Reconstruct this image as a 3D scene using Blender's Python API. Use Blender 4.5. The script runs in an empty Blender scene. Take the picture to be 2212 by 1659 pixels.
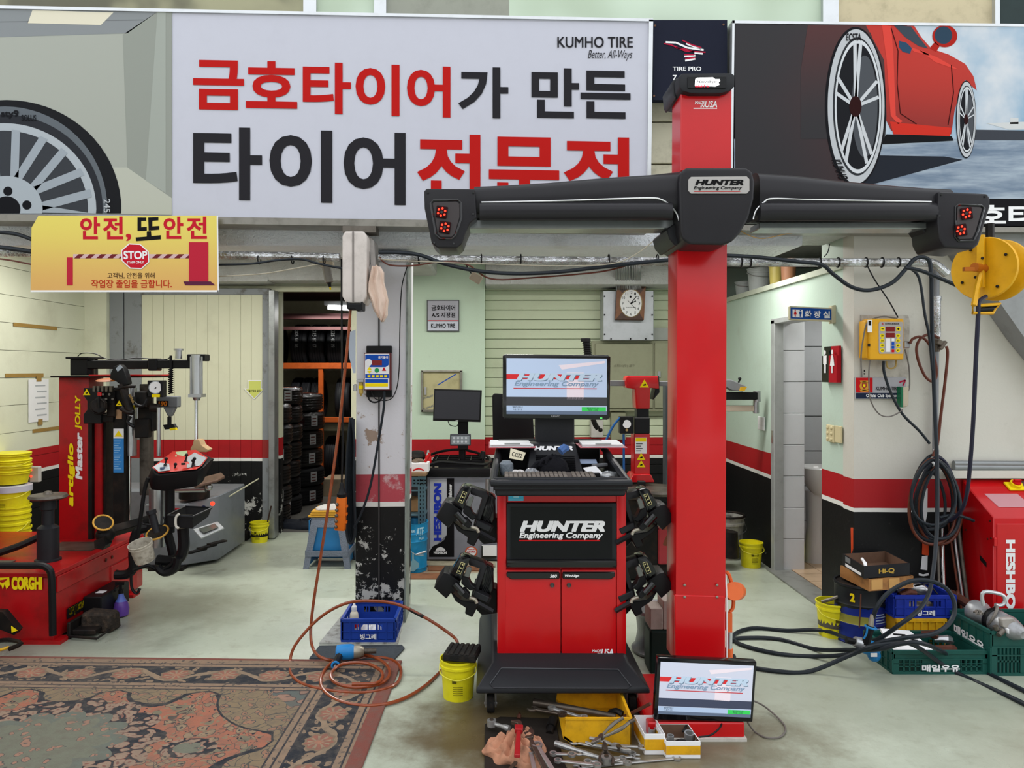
import bpy, bmesh, math, random
from mathutils import Vector as V, Matrix as Mx
R = math.radians
random.seed(7)
S = bpy.context.scene
COL = S.collection
FPX, CX, CY, H = 1600.0, 1060.0, 800.0, 1.6

def P(x, y, d):                    # the point seen at pixel x, y that lies d metres into the room
    return V(((x-CX)/FPX*d, d, H-(y-CY)/FPX*d))
def PZ(x, y, z=0.0):               # the point seen at pixel x, y on a level surface z metres up
    return P(x, y, (H-z)*FPX/(y-CY))

# ---------------- camera, sky, lights, exposure
cam = bpy.data.cameras.new('camera'); co = bpy.data.objects.new('camera', cam); COL.objects.link(co)
co.location = (0, 0, H); co.rotation_euler = (R(90), 0, 0)
cam.sensor_width = 36; cam.lens = FPX/2212*36
cam.shift_x = (1106-CX)/2212; cam.shift_y = -(829.5-CY)/2212
S.camera = co
W = bpy.data.worlds.new('overcast_sky'); S.world = W; W.use_nodes = True
bg = W.node_tree.nodes['Background']; bg.inputs[0].default_value = (0.93, 0.96, 1.0, 1); bg.inputs[1].default_value = 1.85
def area(name, loc, rot, sx, sy, power, col=(1, .98, .94)):
    l = bpy.data.lights.new(name, 'AREA'); l.shape = 'RECTANGLE'; l.size = sx; l.size_y = sy; l.energy = power; l.color = col
    o = bpy.data.objects.new(name, l); COL.objects.link(o); o.location = loc; o.rotation_euler = rot
    return o
area('interior_fill_light', (-2.6, 5.6, 2.58), (0, 0, 0), 1.6, .25, 34)  # unseen fill lamps, added behind the front beam to brighten the interior
area('interior_fill_light', (-.6, 5.6, 2.58), (0, 0, 0), 1.6, .25, 34)
area('interior_fill_light', (1.3, 5.6, 2.58), (0, 0, 0), 1.6, .25, 34)
area('restroom_light', (2.9, 5.7, 2.2), (0, 0, 0), .5, .5, 7)
S.view_settings.view_transform = 'Standard'; S.view_settings.look = 'None'
S.view_settings.gamma = 1; S.view_settings.use_curve_mapping = False
S.view_settings.exposure = 0.0

# ---------------- materials
def lin(c):
    c = c/255
    return c/12.92 if c <= .04045 else ((c+.055)/1.055)**2.4
def C(h):
    h = h.lstrip('#'); return (lin(int(h[0:2], 16)), lin(int(h[2:4], 16)), lin(int(h[4:6], 16)), 1)
class E:                            # arithmetic on shader sockets
    def __init__(s, nt, k): s.nt = nt; s.k = k
    def m(s, op, *a):
        n = s.nt.nodes.new('ShaderNodeMath'); n.operation = op
        for i, v in enumerate((s,)+a):
            if isinstance(v, E): s.nt.links.new(v.k, n.inputs[i])
            else: n.inputs[i].default_value = v
        return E(s.nt, n.outputs[0])
    def __add__(s, o): return s.m('ADD', o)
    def __sub__(s, o): return s.m('SUBTRACT', o)
    def __mul__(s, o): return s.m('MULTIPLY', o)
    def __truediv__(s, o): return s.m('DIVIDE', o)
    def __neg__(s): return s.m('MULTIPLY', -1.0)
    def abs(s): return s.m('ABSOLUTE')
    def gt(s, o): return s.m('GREATER_THAN', o)
    def lt(s, o): return s.m('LESS_THAN', o)
    def mn(s, o): return s.m('MINIMUM', o)
    def mx(s, o): return s.m('MAXIMUM', o)
    def ss(s, a, b):                # smooth 0..1 between a and b
        n = s.nt.nodes.new('ShaderNodeMapRange'); n.interpolation_type = 'SMOOTHSTEP'
        s.nt.links.new(s.k, n.inputs[0]); n.inputs[1].default_value = a; n.inputs[2].default_value = b
        return E(s.nt, n.outputs[0])
class NT:
    def __init__(s, nt, world=False):
        s.nt = nt
        g = nt.nodes.new('ShaderNodeNewGeometry') if world else nt.nodes.new('ShaderNodeTexCoord')
        s.vec = g.outputs['Position'] if world else g.outputs['Object']
        x = nt.nodes.new('ShaderNodeSeparateXYZ'); nt.links.new(s.vec, x.inputs[0])
        s.x, s.y, s.z = [E(nt, x.outputs[i]) for i in range(3)]
    def comb(s, x, y, z):
        n = s.nt.nodes.new('ShaderNodeCombineXYZ')
        for i, v in enumerate((x, y, z)):
            if isinstance(v, E): s.nt.links.new(v.k, n.inputs[i])
            else: n.inputs[i].default_value = v
        return n.outputs[0]
    def noise(s, sc, det=4, rough=.55, vec=None):
        n = s.nt.nodes.new('ShaderNodeTexNoise'); s.nt.links.new(vec or s.vec, n.inputs['Vector'])
        n.inputs['Scale'].default_value = sc; n.inputs['Detail'].default_value = det; n.inputs['Roughness'].default_value = rough
        return E(s.nt, n.outputs[0])
    def vor(s, sc, feat='F1', vec=None, out=0, rnd=1.0):
        n = s.nt.nodes.new('ShaderNodeTexVoronoi'); n.feature = feat; s.nt.links.new(vec or s.vec, n.inputs['Vector'])
        n.inputs['Scale'].default_value = sc; n.inputs['Randomness'].default_value = rnd
        return E(s.nt, n.outputs[out])
    def mix(s, f, a, b):
        n = s.nt.nodes.new('ShaderNodeMix'); n.data_type = 'RGBA'
        for i, v in ((0, f), (6, a), (7, b)):
            if isinstance(v, E): s.nt.links.new(v.k, n.inputs[i])
            elif isinstance(v, str): n.inputs[i].default_value = C(v)
            else: n.inputs[i].default_value = v
        return E(s.nt, n.outputs[2])
MATS = {}
def newmat(name, rough, metal):
    m = bpy.data.materials.new(name); m.use_nodes = True
    b = m.node_tree.nodes['Principled BSDF']; b.inputs['Roughness'].default_value = rough; b.inputs['Metallic'].default_value = metal; b.inputs['Specular IOR Level'].default_value = .32
    return m, b
def bump(nt, b, h, strength, dist=.01):
    n = nt.nodes.new('ShaderNodeBump'); n.inputs['Strength'].default_value = strength; n.inputs['Distance'].default_value = dist
    nt.links.new(h.k, n.inputs['Height']); nt.links.new(n.outputs[0], b.inputs['Normal'])
def mat(name, col, rough=.5, metal=0, dirt=.12, sc=9, emit=0, bmp=0, bsc=60, coat=0, dcol=None, trans=0):
    if name in MATS: return MATS[name]
    m, b = newmat(name, rough, metal); nt = m.node_tree
    c = C(col) if isinstance(col, str) else col
    if 'print' in name or name.startswith(('sign_', 'banner_', 'dark_red', 'navy_')): b.inputs['Specular IOR Level'].default_value = .08; b.inputs['Roughness'].default_value = .7
    elif sum(c[:3]) < .1: b.inputs['Specular IOR Level'].default_value = .2
    if dirt or bmp: t = NT(nt)
    if dirt:
        d = C(dcol) if dcol else (c[0]*.35, c[1]*.33, c[2]*.3, 1)
        k = t.mix(t.noise(sc, 6, .65).ss(.42, .8)*dirt*2.2, c, d)
        nt.links.new(k.k, b.inputs['Base Color'])
    else: b.inputs['Base Color'].default_value = c
    if bmp: bump(nt, b, t.noise(bsc, 3), bmp)
    if emit: b.inputs['Emission Color'].default_value = c; b.inputs['Emission Strength'].default_value = emit
    if coat: b.inputs['Coat Weight'].default_value = coat; b.inputs['Coat Roughness'].default_value = .12
    if trans: b.inputs['Transmission Weight'].default_value = trans
    MATS[name] = m; return m
def fmat(name, fn, rough=.5, metal=0, world=True, coat=0):   # fn(t, bsdf) returns the colour
    if name in MATS: return MATS[name]
    m, b = newmat(name, rough, metal); t = NT(m.node_tree, world)
    m.node_tree.links.new(fn(t, b).k, b.inputs['Base Color'])
    if coat: b.inputs['Coat Weight'].default_value = coat
    MATS[name] = m; return m

# ---------------- mesh building
def cr(pts, n=6, closed=False):     # Catmull-Rom through the points
    pts = [V(p) for p in pts]; out = []; N = len(pts)
    for i in range(N if closed else N-1):
        g = (lambda k: pts[k % N]) if closed else (lambda k: pts[min(max(k, 0), N-1)])
        a, b, c, d = g(i-1), g(i), g(i+1), g(i+2)
        for j in range(n):
            t = j/n
            out.append(.5*((2*b)+(c-a)*t+(2*a-5*b+4*c-d)*t*t+(3*b-a-3*c+d)*t**3))
    if not closed: out.append(pts[-1])
    return out
_txt = {}
def glyphs(s, bold, shear):
    k = (s, bold, shear)
    if k not in _txt:
        c = bpy.data.curves.new('t', 'FONT'); c.body = s; c.offset = bold; c.shear = shear; c.resolution_u = 4; c.size = 1
        o = bpy.data.objects.new('t', c); COL.objects.link(o)
        dg = bpy.context.evaluated_depsgraph_get(); me = o.evaluated_get(dg).to_mesh()
        vs = [(v.co.x, v.co.y) for v in me.vertices]; fs = [tuple(p.vertices) for p in me.polygons]
        o.evaluated_get(dg).to_mesh_clear(); bpy.data.objects.remove(o); bpy.data.curves.remove(c)
        xs = [v[0] for v in vs] or [0]; ys = [v[1] for v in vs] or [0]
        x0, x1, y0, y1 = min(xs), max(xs), min(ys), max(ys)
        _txt[k] = ([((x-x0)/max(x1-x0, 1e-6), (y-y0)/max(y1-y0, 1e-6)) for x, y in vs], fs)
    return _txt[k]
class B:
    def __init__(s): s.v = []; s.f = []
    def add(s, vs, fs):
        n = len(s.v); s.v += [V(v) for v in vs]; s.f += [tuple(i+n for i in f) for f in fs]; return s
    def box(s, c, sz, rot=None):
        c = V(c); a, b, d = [k/2 for k in sz]
        vs = [V((x*a, y*b, z*d)) for x in (-1, 1) for y in (-1, 1) for z in (-1, 1)]
        if rot: vs = [rot @ v for v in vs]
        return s.add([c+v for v in vs], [(0, 1, 3, 2), (4, 6, 7, 5), (0, 4, 5, 1), (2, 3, 7, 6), (0, 2, 6, 4), (1, 5, 7, 3)])
    def bx(s, x0, x1, y0, y1, z0, z1): return s.box(((x0+x1)/2, (y0+y1)/2, (z0+z1)/2), (abs(x1-x0), abs(y1-y0), abs(z1-z0)))
    def pb(s, x0, y0, x1, y1, d, th):   # box whose front is the pixel rectangle at depth d
        a, b = P(x0, y0, d), P(x1, y1, d); return s.bx(a.x, b.x, d, d+th, b.z, a.z)
    def prism(s, pts, ex):
        pts = [V(p) for p in pts]; ex = V(ex); n = len(pts)
        return s.add(pts+[p+ex for p in pts], [tuple(range(n)), tuple(range(2*n-1, n-1, -1))]+[(i, (i+1) % n, (i+1) % n+n, i+n) for i in range(n)])
    def pp(s, px, d, th): return s.prism([P(x, y, d) for x, y in px], (0, th, 0))
    def face(s, pts): return s.add(pts, [tuple(range(len(pts)))])
    def pf(s, px, d): return s.face([P(x, y, d) for x, y in px])
    def ring(s, rings, cap=True, closed=False):
        n = len(rings[0]); m = len(rings); o = len(s.v)
        for r in rings: s.v += [V(p) for p in r]
        for i in range(m if closed else m-1):
            a, b = o+i*n, o+((i+1) % m)*n
            for j in range(n): k = (j+1) % n; s.f.append((a+j, a+k, b+k, b+j))
        if cap and not closed: s.f.append(tuple(o+j for j in reversed(range(n)))); s.f.append(tuple(o+(m-1)*n+j for j in range(n)))
        return s
    def tube(s, pts, r, n=8, sm=0, closed=False):
        pts = cr(pts, sm, closed) if sm else [V(p) for p in pts]
        rings = []; up = None; m = len(pts)
        for i, p in enumerate(pts):
            if closed: t = (pts[(i+1) % m]-pts[i-1])
            else: t = pts[min(i+1, m-1)]-pts[max(i-1, 0)]
            if t.length < 1e-9: t = V((0, 0, 1))
            t.normalize()
            if up is None:
                up = V((0, 0, 1)) if abs(t.z) < .9 else V((0, 1, 0))
            a = (up-t*up.dot(t))
            if a.length < 1e-6: a = t.orthogonal()
            a.normalize(); b = t.cross(a); up = a
            rr = r[i*len(r)//m] if isinstance(r, (list, tuple)) else r
            rings.append([p+(a*math.cos(k*2*math.pi/n)+b*math.sin(k*2*math.pi/n))*rr for k in range(n)])
        return s.ring(rings, True, closed)
    def cyl(s, p0, p1, r0, r1=None, n=16):
        p0, p1 = V(p0), V(p1); t = (p1-p0).normalized(); a = t.orthogonal().normalized(); b = t.cross(a); r1 = r0 if r1 is None else r1
        return s.ring([[p+(a*math.cos(k*2*math.pi/n)+b*math.sin(k*2*math.pi/n))*r for k in range(n)] for p, r in ((p0, r0), (p1, r1))])
    def lathe(s, prof, c=(0, 0, 0), ax=(0, 0, 1), n=24, cap=True, a0=0, sy=1):
        c = V(c); t = V(ax).normalized(); a = (V((0, 1, 0)) if abs(t.z) > .9 else V((0, 0, 1))); a = (a-t*a.dot(t)).normalized(); b = t.cross(a)*sy
        return s.ring([[c+t*z+(a*math.cos(a0+k*2*math.pi/n)+b*math.sin(a0+k*2*math.pi/n))*max(r, 1e-5) for k in range(n)] for r, z in prof], cap)
    def torus(s, c, RR, r, ax=(0, 0, 1), n=24, m=8, sy=1):
        c = V(c); t = V(ax).normalized(); a = t.orthogonal().normalized(); b = t.cross(a)
        return s.tube([c+(a*math.cos(k*2*math.pi/n)+b*math.sin(k*2*math.pi/n)*sy)*RR for k in range(n)], r, m, 0, True)
    def sph(s, c, r, n=12, m=8):
        r = (r, r, r) if not isinstance(r, (tuple, list)) else r; c = V(c)
        return s.ring([[c+V((r[0]*math.sin(p)*math.cos(q*2*math.pi/n), r[1]*math.sin(p)*math.sin(q*2*math.pi/n), r[2]*math.cos(p))) for q in range(n)] for p in [max(.02, min(math.pi-.02, i*math.pi/m)) for i in range(m+1)]])
    def text(s, st, fr, u0, v0, u1, v1, bold=0, shear=0, rot=0):  # left, bottom, right, top
        latin = st.isascii() and bold > 0
        if latin:
            vs0, fs0 = glyphs(st, 0, shear); k = bold*.9/max(.55*len(st), .7); ky = bold*.9/.73; vs, fs = [], []
            for i, (ax, ay) in enumerate(((0, 0), (-k, -ky), (k, -ky), (-k, ky), (k, ky))):
                n0 = len(vs); vs += [((x+ax+k)/(1+2*k), (y+ay+ky)/(1+2*ky)) for x, y in vs0]; fs = fs+[tuple(j+n0 for j in f) for f in fs0]
            nn = len(vs0)
        else: vs, fs = glyphs(st, bold, shear)
        q = []
        for i_, (a, b) in enumerate(vs):
            if rot == 90: a, b = 1-b, a
            elif rot == -90: a, b = b, 1-a
            q.append(fr(u0+(u1-u0)*a, v0+(v1-v0)*b)+(V((0, -.00007*(i_//nn), 0)) if latin else V((0, 0, 0))))
        return s.add(q, fs)
    def tp(s, st, x0, y0, x1, y1, d, bold=0, shear=0, rot=0): # text in the pixel box at depth d
        return s.text(st, lambda x, y: P(x, y, d), x0, y1, x1, y0, bold, shear, rot)
def root_loc(o):
    while o.parent: o = o.parent
    return o.location.copy()
def ob(name, b, m, parent=None, bev=0, seg=1, sub=0, ang=35, label=None, kind=None, thick=0):
    me = bpy.data.meshes.new(name); off = root_loc(parent) if parent else V((0, 0, 0))
    bm = bmesh.new(); vs = [bm.verts.new(v-off) for v in b.v]
    for f in b.f:
        try: bm.faces.new([vs[i] for i in f])
        except ValueError: pass
    if thick or bev or sub: bmesh.ops.remove_doubles(bm, verts=bm.verts, dist=1e-6)
    bmesh.ops.recalc_face_normals(bm, faces=bm.faces)
    if bev:
        es = [e for e in bm.edges if len(e.link_faces) == 2 and e.calc_face_angle(0) > .5]
        bmesh.ops.bevel(bm, geom=es, offset=bev, segments=seg, profile=.6, affect='EDGES', clamp_overlap=True)
    for f in bm.faces: f.smooth = True
    for e in bm.edges:
        if len(e.link_faces) == 2 and e.calc_face_angle(0) > R(ang): e.smooth = False
    bm.to_mesh(me); bm.free()
    me.materials.append(m)
    o = bpy.data.objects.new(name, me); COL.objects.link(o)
    if parent: o.parent = parent
    if label: o['label'] = label
    if kind: o['kind'] = kind
    return o
def tag(o, label, cat, group=None):
    o['label'] = label; o['category'] = cat
    if group: o['group'] = group
    return o
def thing(name, label, cat, loc=(0, 0, 0), group=None, rz=0):
    o = bpy.data.objects.new(name, None); COL.objects.link(o); o.location = loc; o.empty_display_size = .05; o.rotation_euler = (0, 0, rz)
    return tag(o, label, cat, group)
def one(name, b, m, label, cat, group=None, **k):   # a thing that is one mesh, its origin at its own base
    xs = [v.x for v in b.v]; ys = [v.y for v in b.v]; z = min(v.z for v in b.v)
    c = V(((min(xs)+max(xs))/2, (min(ys)+max(ys))/2, z)); b.v = [v-c for v in b.v]
    o = ob(name, b, m, None, **k); o.location = c
    return tag(o, label, cat, group)
def st(name, b, m, parent=None, **k):
    o = ob(name, b, m, parent, **k)
    if not parent: o['kind'] = 'structure'
    return o
def dup(r, loc, rz=None, label=None, rot=None):
    c = r.copy(); COL.objects.link(c); c.location = loc
    if rz is not None: c.rotation_euler = (0, 0, rz)
    if rot is not None: c.rotation_euler = rot
    if label: c['label'] = label
    for ch in list(r.children):
        d = ch.copy(); COL.objects.link(d); d.parent = c
        for g in list(ch.children):
            e = g.copy(); COL.objects.link(e); e.parent = d
    return c
def RX(a): return Mx.Rotation(a, 3, 'X')
def RY(a): return Mx.Rotation(a, 3, 'Y')
def RZ(a): return Mx.Rotation(a, 3, 'Z')

# common materials
RED = mat('red_paint', '#c00a12', .3, 0, .05, 5, coat=.25)
REDW = mat('red_paint_worn', '#ad0f15', .35, 0, .3, 6, coat=.1, dcol='#3a1512')
BLK = mat('black_plastic', '#141416', .42, 0, .05)
BLKG = mat('black_gloss', '#0d0d0f', .12, 0, 0, coat=.5)
BLKM = mat('black_steel', '#171616', .5, .2, .2, dcol='#4a3a2e')
CHAR = mat('charcoal_plastic', '#232427', .4, 0, .05, bmp=.05, bsc=300)
STEEL = mat('steel', '#b5b6b8', .28, .9, .12, dcol='#5a564f')
DSTEEL = mat('dark_steel', '#6a645c', .45, .7, .4, dcol='#2a2320')
ALU = mat('aluminium', '#c9ccce', .35, .75, .08)
WHT = mat('white_print', '#e9e9ea', .55, 0, 0)
YEL = mat('yellow_plastic', '#e6dc1e', .4, 0, .12, 14, dcol='#8a7a20')
YPR = mat('yellow_print', '#f2d818', .5, 0, 0)
BPR = mat('black_print', '#161517', .5, 0, 0)
RPR = mat('red_print', '#c31a1e', .5, 0, 0)
GREY = mat('grey_plastic', '#77797c', .5, 0, .1)
RUB = mat('rubber', '#191919', .75, 0, .2, 20, bmp=.3, bsc=80, dcol='#4a4036')
HOSE = mat('black_hose', '#20262c', .38, 0, .1)
OHOSE = mat('amber_hose', '#8a3f1c', .3, 0, .3, 30, dcol='#4a1f0c', coat=.3)
GLASS = mat('dark_screen', '#101114', .12, 0, 0)
PAPER = mat('paper', '#e4e5e6', .8, 0, .03)
CARD = mat('cardboard', '#b98f62', .8, 0, .15)
# ================= SETTING
def wallmat(name, top, red='#a8151c', chip=.0, line='#e2e2dc', black='#0b0c0d', grime=.3, z0=.735, z1=.765, z2=.94, worn=None, rchip=0):
    def fn(t, b):
        n1 = t.noise(2.2, 6, .6); n2 = t.noise(14, 7, .7)
        c = t.mix(n1.ss(.5, .85)*grime, top, '#8f8a72')
        c = t.mix(n2.ss(.62, .8)*grime, c, '#7c7866')
        if worn: c = t.mix(t.noise(5.5, 6, .7).ss(.56, .6)*t.z.lt(1.5), c, worn)
        zz = t.z+(t.noise(3, 2)-.5)*.006
        rd = t.mix(n1.ss(.5, .8)*.4, red, '#5e1416')
        if rchip: rd = t.mix(t.noise(9, 7, .7).ss(.6-rchip*.1, .66)*.7, rd, '#cdbcbc')
        c = t.mix(zz.lt(z2), c, rd)
        c = t.mix(zz.lt(z1), c, line)
        bk = t.mix(t.noise(30, 6, .7).ss(.6, .75)*.5, black, '#4a4a48')
        thr = t.z*.22+(.64-chip)
        bk = t.mix((t.noise(7, 9, .75)-thr).gt(0), bk, '#b9bab4') if chip > 0 else bk
        c = t.mix(zz.lt(z0), c, bk)
        bump(t.nt, b, t.noise(60, 3), .08)
        return c
    return fmat(name, fn, .55)
WL = wallmat('cream_siding_paint', '#d3d6bf', grime=.35, chip=.03)
WD = wallmat('cream_door_paint', '#d5d6bb', grime=.3, chip=.14)
WM = wallmat('mint_wall_paint', '#bed2bc', grime=.2)
WS = wallmat('shutter_paint', '#c9d3b6', grime=.35)
WR = wallmat('mint_side_wall_paint', '#bccfc1', grime=.3, chip=.05, z0=.725, z1=.755, z2=.93)
WP = wallmat('offwhite_wall_paint', '#cbc8be', red='#a5181e', grime=.25, chip=.02, z0=.72, z1=.745, z2=.925)
WC = wallmat('pillar_paint', '#d3d2d6', red='#b04650', grime=.35, chip=.16, worn='#9c8878', rchip=.7)

def floor_fn(t, b):
    n = t.noise(1.3, 6, .6); f = t.noise(9, 8, .65)
    c = t.mix(n.ss(.35, .7), '#b9c1b0', '#a9b19f')
    c = t.mix(f.ss(.5, .75)*.5, c, '#8c8c7a')
    c = t.mix(t.noise(55, 5, .7).ss(.6, .72)*.4, c, '#7a7a6c')
    def blot(cx, cy, rx, ry, s, col, sharp=.25):
        nonlocal c
        d = ((t.x-cx)/rx).m('POWER', 2.0)+((t.y-cy)/ry).m('POWER', 2.0)
        d = d.m('SQRT')+(t.noise(4, 6, .7)-.5)*1.1
        c = t.mix((d*-1.0+1.0).ss(-sharp, sharp)*s, c, col)
    blot(.1, 3.3, .55, .4, .95, '#54452a', .5)
    blot(.6, 3.2, .8, .35, .85, '#5c4d33', .5)
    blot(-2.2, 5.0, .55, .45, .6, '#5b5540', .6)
    blot(1.9, 3.7, 1.2, .45, .35, '#6c6a58', .6)
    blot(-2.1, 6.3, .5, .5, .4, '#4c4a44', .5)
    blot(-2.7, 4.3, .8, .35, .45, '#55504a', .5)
    blot(-.5, 6.05, .5, .25, .8, '#8d6c4c', .15)
    blot(2.6, 3.0, .9, .35, .35, '#74725e', .6)
    blot(-.65, 4.5, .5, .5, .35, '#d4d5cf', .3)
    sc = t.noise(1, 8, .8, t.comb(t.x*14.0, t.y*50.0, 0.0))
    c = t.mix(sc.ss(.66, .74)*.35, c, '#6f7067')
    b.inputs['Roughness'].default_value = .3
    rn = (n*.3+.16); t.nt.links.new(rn.k, b.inputs['Roughness'])
    bump(t.nt, b, t.noise(45, 5, .7), .12)
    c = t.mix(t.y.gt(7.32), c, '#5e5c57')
    return c
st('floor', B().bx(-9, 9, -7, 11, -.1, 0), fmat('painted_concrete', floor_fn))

# left wall of horizontal sandwich boards
XL, XR, YB = -3.84, 2.26, 7.3
w = st('wall_left', B().bx(XL-.1, XL-.012, 1.5, 7.16, 0, 2.7), mat('board_joint', '#77786a', .8))
zs = [0, .22, .44, .66, .88, 1.1, 1.32, 1.54, 1.76, 1.98, 2.2, 2.42, 2.64]
for a, b_ in zip(zs, zs[1:]): ob('siding_board', B().bx(XL-.012, XL+random.uniform(0, .004), 1.5, 7.15, a+.002, b_-.002), WL, w)
# back wall pieces
st('wall_corner', B().bx(XL, -3.63, 7.0, 7.25, 0, 2.62), WL)
st('wall_back', B().bx(-3.63, -2.06, 7.26, 7.36, 0, 2.7).bx(-2.2, -1.3, 7.2, 7.36, 2.41, 2.7).bx(-1.34, -.83, 7.12, 7.4, 0, 2.7), WD)
trm = mat('cream_trim', '#c8c9ae', .5)
st('trim_door_head', B().bx(-3.4, -1.3, 7.14, 7.2, 2.36, 2.41), trm)
gm = fmat('grey_door_frame', lambda t, b: t.mix((t.z.lt(.94))*(t.z.gt(.765)), t.mix(t.noise(6, 8, .75).ss(.52, .7), '#84898c', '#5c5a55'), '#8a2a28'), .45)
d = st('door_1', B().bx(-3.47, -2.1, 7.1, 7.16, .01, 2.37), mat('door_core', '#a3a48e', .7))
ob('door_frame', B().bx(-3.63, -3.5, 7.05, 7.12, 0, 2.38).bx(-3.49, -3.33, 7.05, 7.12, .01, 2.38), gm, d, bev=.004)
ob('door_frame', B().bx(-3.33, -2.1, 7.05, 7.1, 2.32, 2.38), gm, d, bev=.004)
ob('door_frame', B().bx(-2.175, -2.1, 7.05, 7.1, .01, 2.32), gm, d, bev=.004)
ob('door_edge', B().bx(-2.1, -2.045, 7.0, 7.14, .01, 2.36), mat('galvanised', '#9da1a0', .35, .6, .4, 6), d, bev=.004)
xx = -3.33
for i in range(11):
    wdt = 1.155/11; ob('door_board', B().bx(xx+.001, xx+wdt-.001, 7.065-random.uniform(0, .003), 7.1, .03, 2.32), WD, d); xx += wdt
# middle pillar and roller shutter
st('wall_mid', B().bx(-.84, -.055, 7.1, 7.5, 0, 2.75), WM)
sh = st('door_2', B().bx(-.1, XR+.05, 7.36, 7.4, 0, 2.75), mat('shutter_core', '#878d79', .7))
z = 0
while z < 2.42:
    ob('shutter_slat', B().bx(-.055, XR, 7.325, 7.36, z+.0025, z+.093), WS, sh, bev=.004); z += .0955
# right side wall with the restroom doorway
YA, YD0, YD1 = 4.6, 5.057, 5.95
st('wall_right', B().bx(XR, XR+.06, YD1, 7.4, 0, 2.27).bx(XR, XR+.12, YD0, YD1, 2.0, 2.27).bx(XR, XR+.2, YA+.02, YD0, 0, 2.62), WR)
st('wall_front_right', B().bx(XR-.005, 6, YA, YA+.14, 0, 2.62), WP)
fr = mat('door_jamb_grey', '#a9adac', .4, .2, .15)
st('door_3', B().bx(XR-.01, XR+.065, YD1-.07, YD1, 0, 2.0).bx(XR-.01, XR+.13, YD0, YD1, 1.97, 2.01), fr, bev=.003)
ob('strike_plate', B().bx(XR-.014, XR-.009, YD1-.055, YD1-.02, 1.02, 1.12), STEEL, bpy.data.objects['door_3'])
st('trim_sill', B().bx(XR-.05, XR+.13, YD0, YD1, 0, .012), mat('sill', '#9a9c97', .4, .4, .3))
# restroom
til = mat('white_tile', '#d8dbdf', .15, 0, .04); tilg = mat('grey_tile', '#b9bcc0', .2, 0, .04); gr = mat('grout', '#8d8f90', .8)
wr = st('wall_restroom_left', B().bx(XR+.06, XR+.24, 5.91, 6.0, 0, 2.27), gr)
for i in range(9): ob('tile', B().bx(XR+.065, XR+.238, 5.898, 5.91, .01+i*.25, .01+i*.25+.245), til, wr, bev=.002)
wb = st('wall_restroom_back', B().bx(XR+.12, 4.4, 6.4, 6.5, 0, 2.27), gr)
for i in range(8):
    for j in range(3): ob('tile', B().bx(XR+.21+j*.4, XR+.606+j*.4, 6.388, 6.4, .01+i*.3, .3+i*.3), tilg, wb)
fl = st('floor_restroom', B().bx(XR+.13, 4.4, 4.66, 6.4, 0, .008), mat('grout_brown', '#6d5c48', .8))
ft = mat('beige_floor_tile', '#c3a88a', .3, 0, .25, 6)
for i in range(8):
    for j in range(5): ob('floor_tile', B().bx(XR+.14+j*.205, XR+.34+j*.205, 4.75+i*.205, 4.95+i*.205, .006, .013), ft, fl)
st('wall_rear', B().bx(-.1, 5, 7.42, 7.5, 0, 2.75).bx(4.9, 5, 4.7, 7.5, 0, 2.75), WR)
st('wall_restroom_right', B().bx(3.3, 3.4, 4.64, 6.4, 0, 2.27), tilg)
st('ceiling_restroom', B().bx(XR-.02, 4.6, YA+.14, 7.5, 2.25, 2.29), mat('plaster_edge', '#b9bfae', .7))
# storage room
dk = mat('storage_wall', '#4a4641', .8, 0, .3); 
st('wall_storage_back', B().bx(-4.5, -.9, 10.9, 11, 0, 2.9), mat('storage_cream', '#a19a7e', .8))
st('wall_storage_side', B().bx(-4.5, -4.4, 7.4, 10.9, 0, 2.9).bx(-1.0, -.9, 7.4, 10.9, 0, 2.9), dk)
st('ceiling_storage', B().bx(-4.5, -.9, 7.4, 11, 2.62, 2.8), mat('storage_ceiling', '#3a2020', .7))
# foil-faced insulation on beams and ceiling
def foil_fn(t, b):
    bump(t.nt, b, t.noise(38, 4, .6), .9, .02)
    c = t.mix(t.noise(3, 4).ss(.5, .8)*.5, '#e6eaf0', '#aaa8a4')
    return c
FOIL = fmat('foil_insulation', foil_fn, .42, .1)
FOILG = fmat('grey_insulation', lambda t, b: (bump(t.nt, b, t.noise(30, 4), .9, .02), t.mix(t.noise(3, 4).ss(.4, .8)*.5, '#c0c2c0', '#8a8883'))[1], .6, .1)
st('ceiling', B().bx(-5, 5, 4.6, 7.5, 2.62, 2.75), FOILG)
st('beam_front', B().bx(-5, 1.95, 4.62, 5.1, 2.375, 2.62), FOIL, bev=.02, seg=2)
st('beam_end', B().bx(1.95, XR-.01, 4.5, 5.0, 2.44, 2.62), FOILG, bev=.02, seg=2)
st('beam_back', B().bx(-5, -2.06, 6.85, 7.1, 2.42, 2.64).bx(-2.06, -.84, 6.85, 7.1, 2.43, 2.64).bx(-.05, 2.2, 6.9, 7.3, 2.4, 2.64), FOILG, bev=.015, seg=2)
st('beam_side', B().bx(-.78, -.5, 4.9, 6.9, 2.48, 2.64), FOILG, bev=.02)
# concrete pillar
pc = st('pillar', B().prism([P(767, 1345, 4.7), P(873, 1345, 4.7), P(880, 545, 4.7), P(770, 545, 4.7)], (0, .38, 0)), WC, bev=.01, seg=2)
ob('seam', B().pb(817, 600, 820, 1300, 4.692, .01), mat('seam_dark', '#3a3838', .7), pc)
ob('steel_corner', B().prism([P(873, 1345, 4.695), P(876, 1345, 4.695), P(882, 545, 4.695), P(878, 545, 4.695)], (0, .2, 0)), mat('pillar_corner', '#8d9690', .5, .3, .4), pc)
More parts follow.
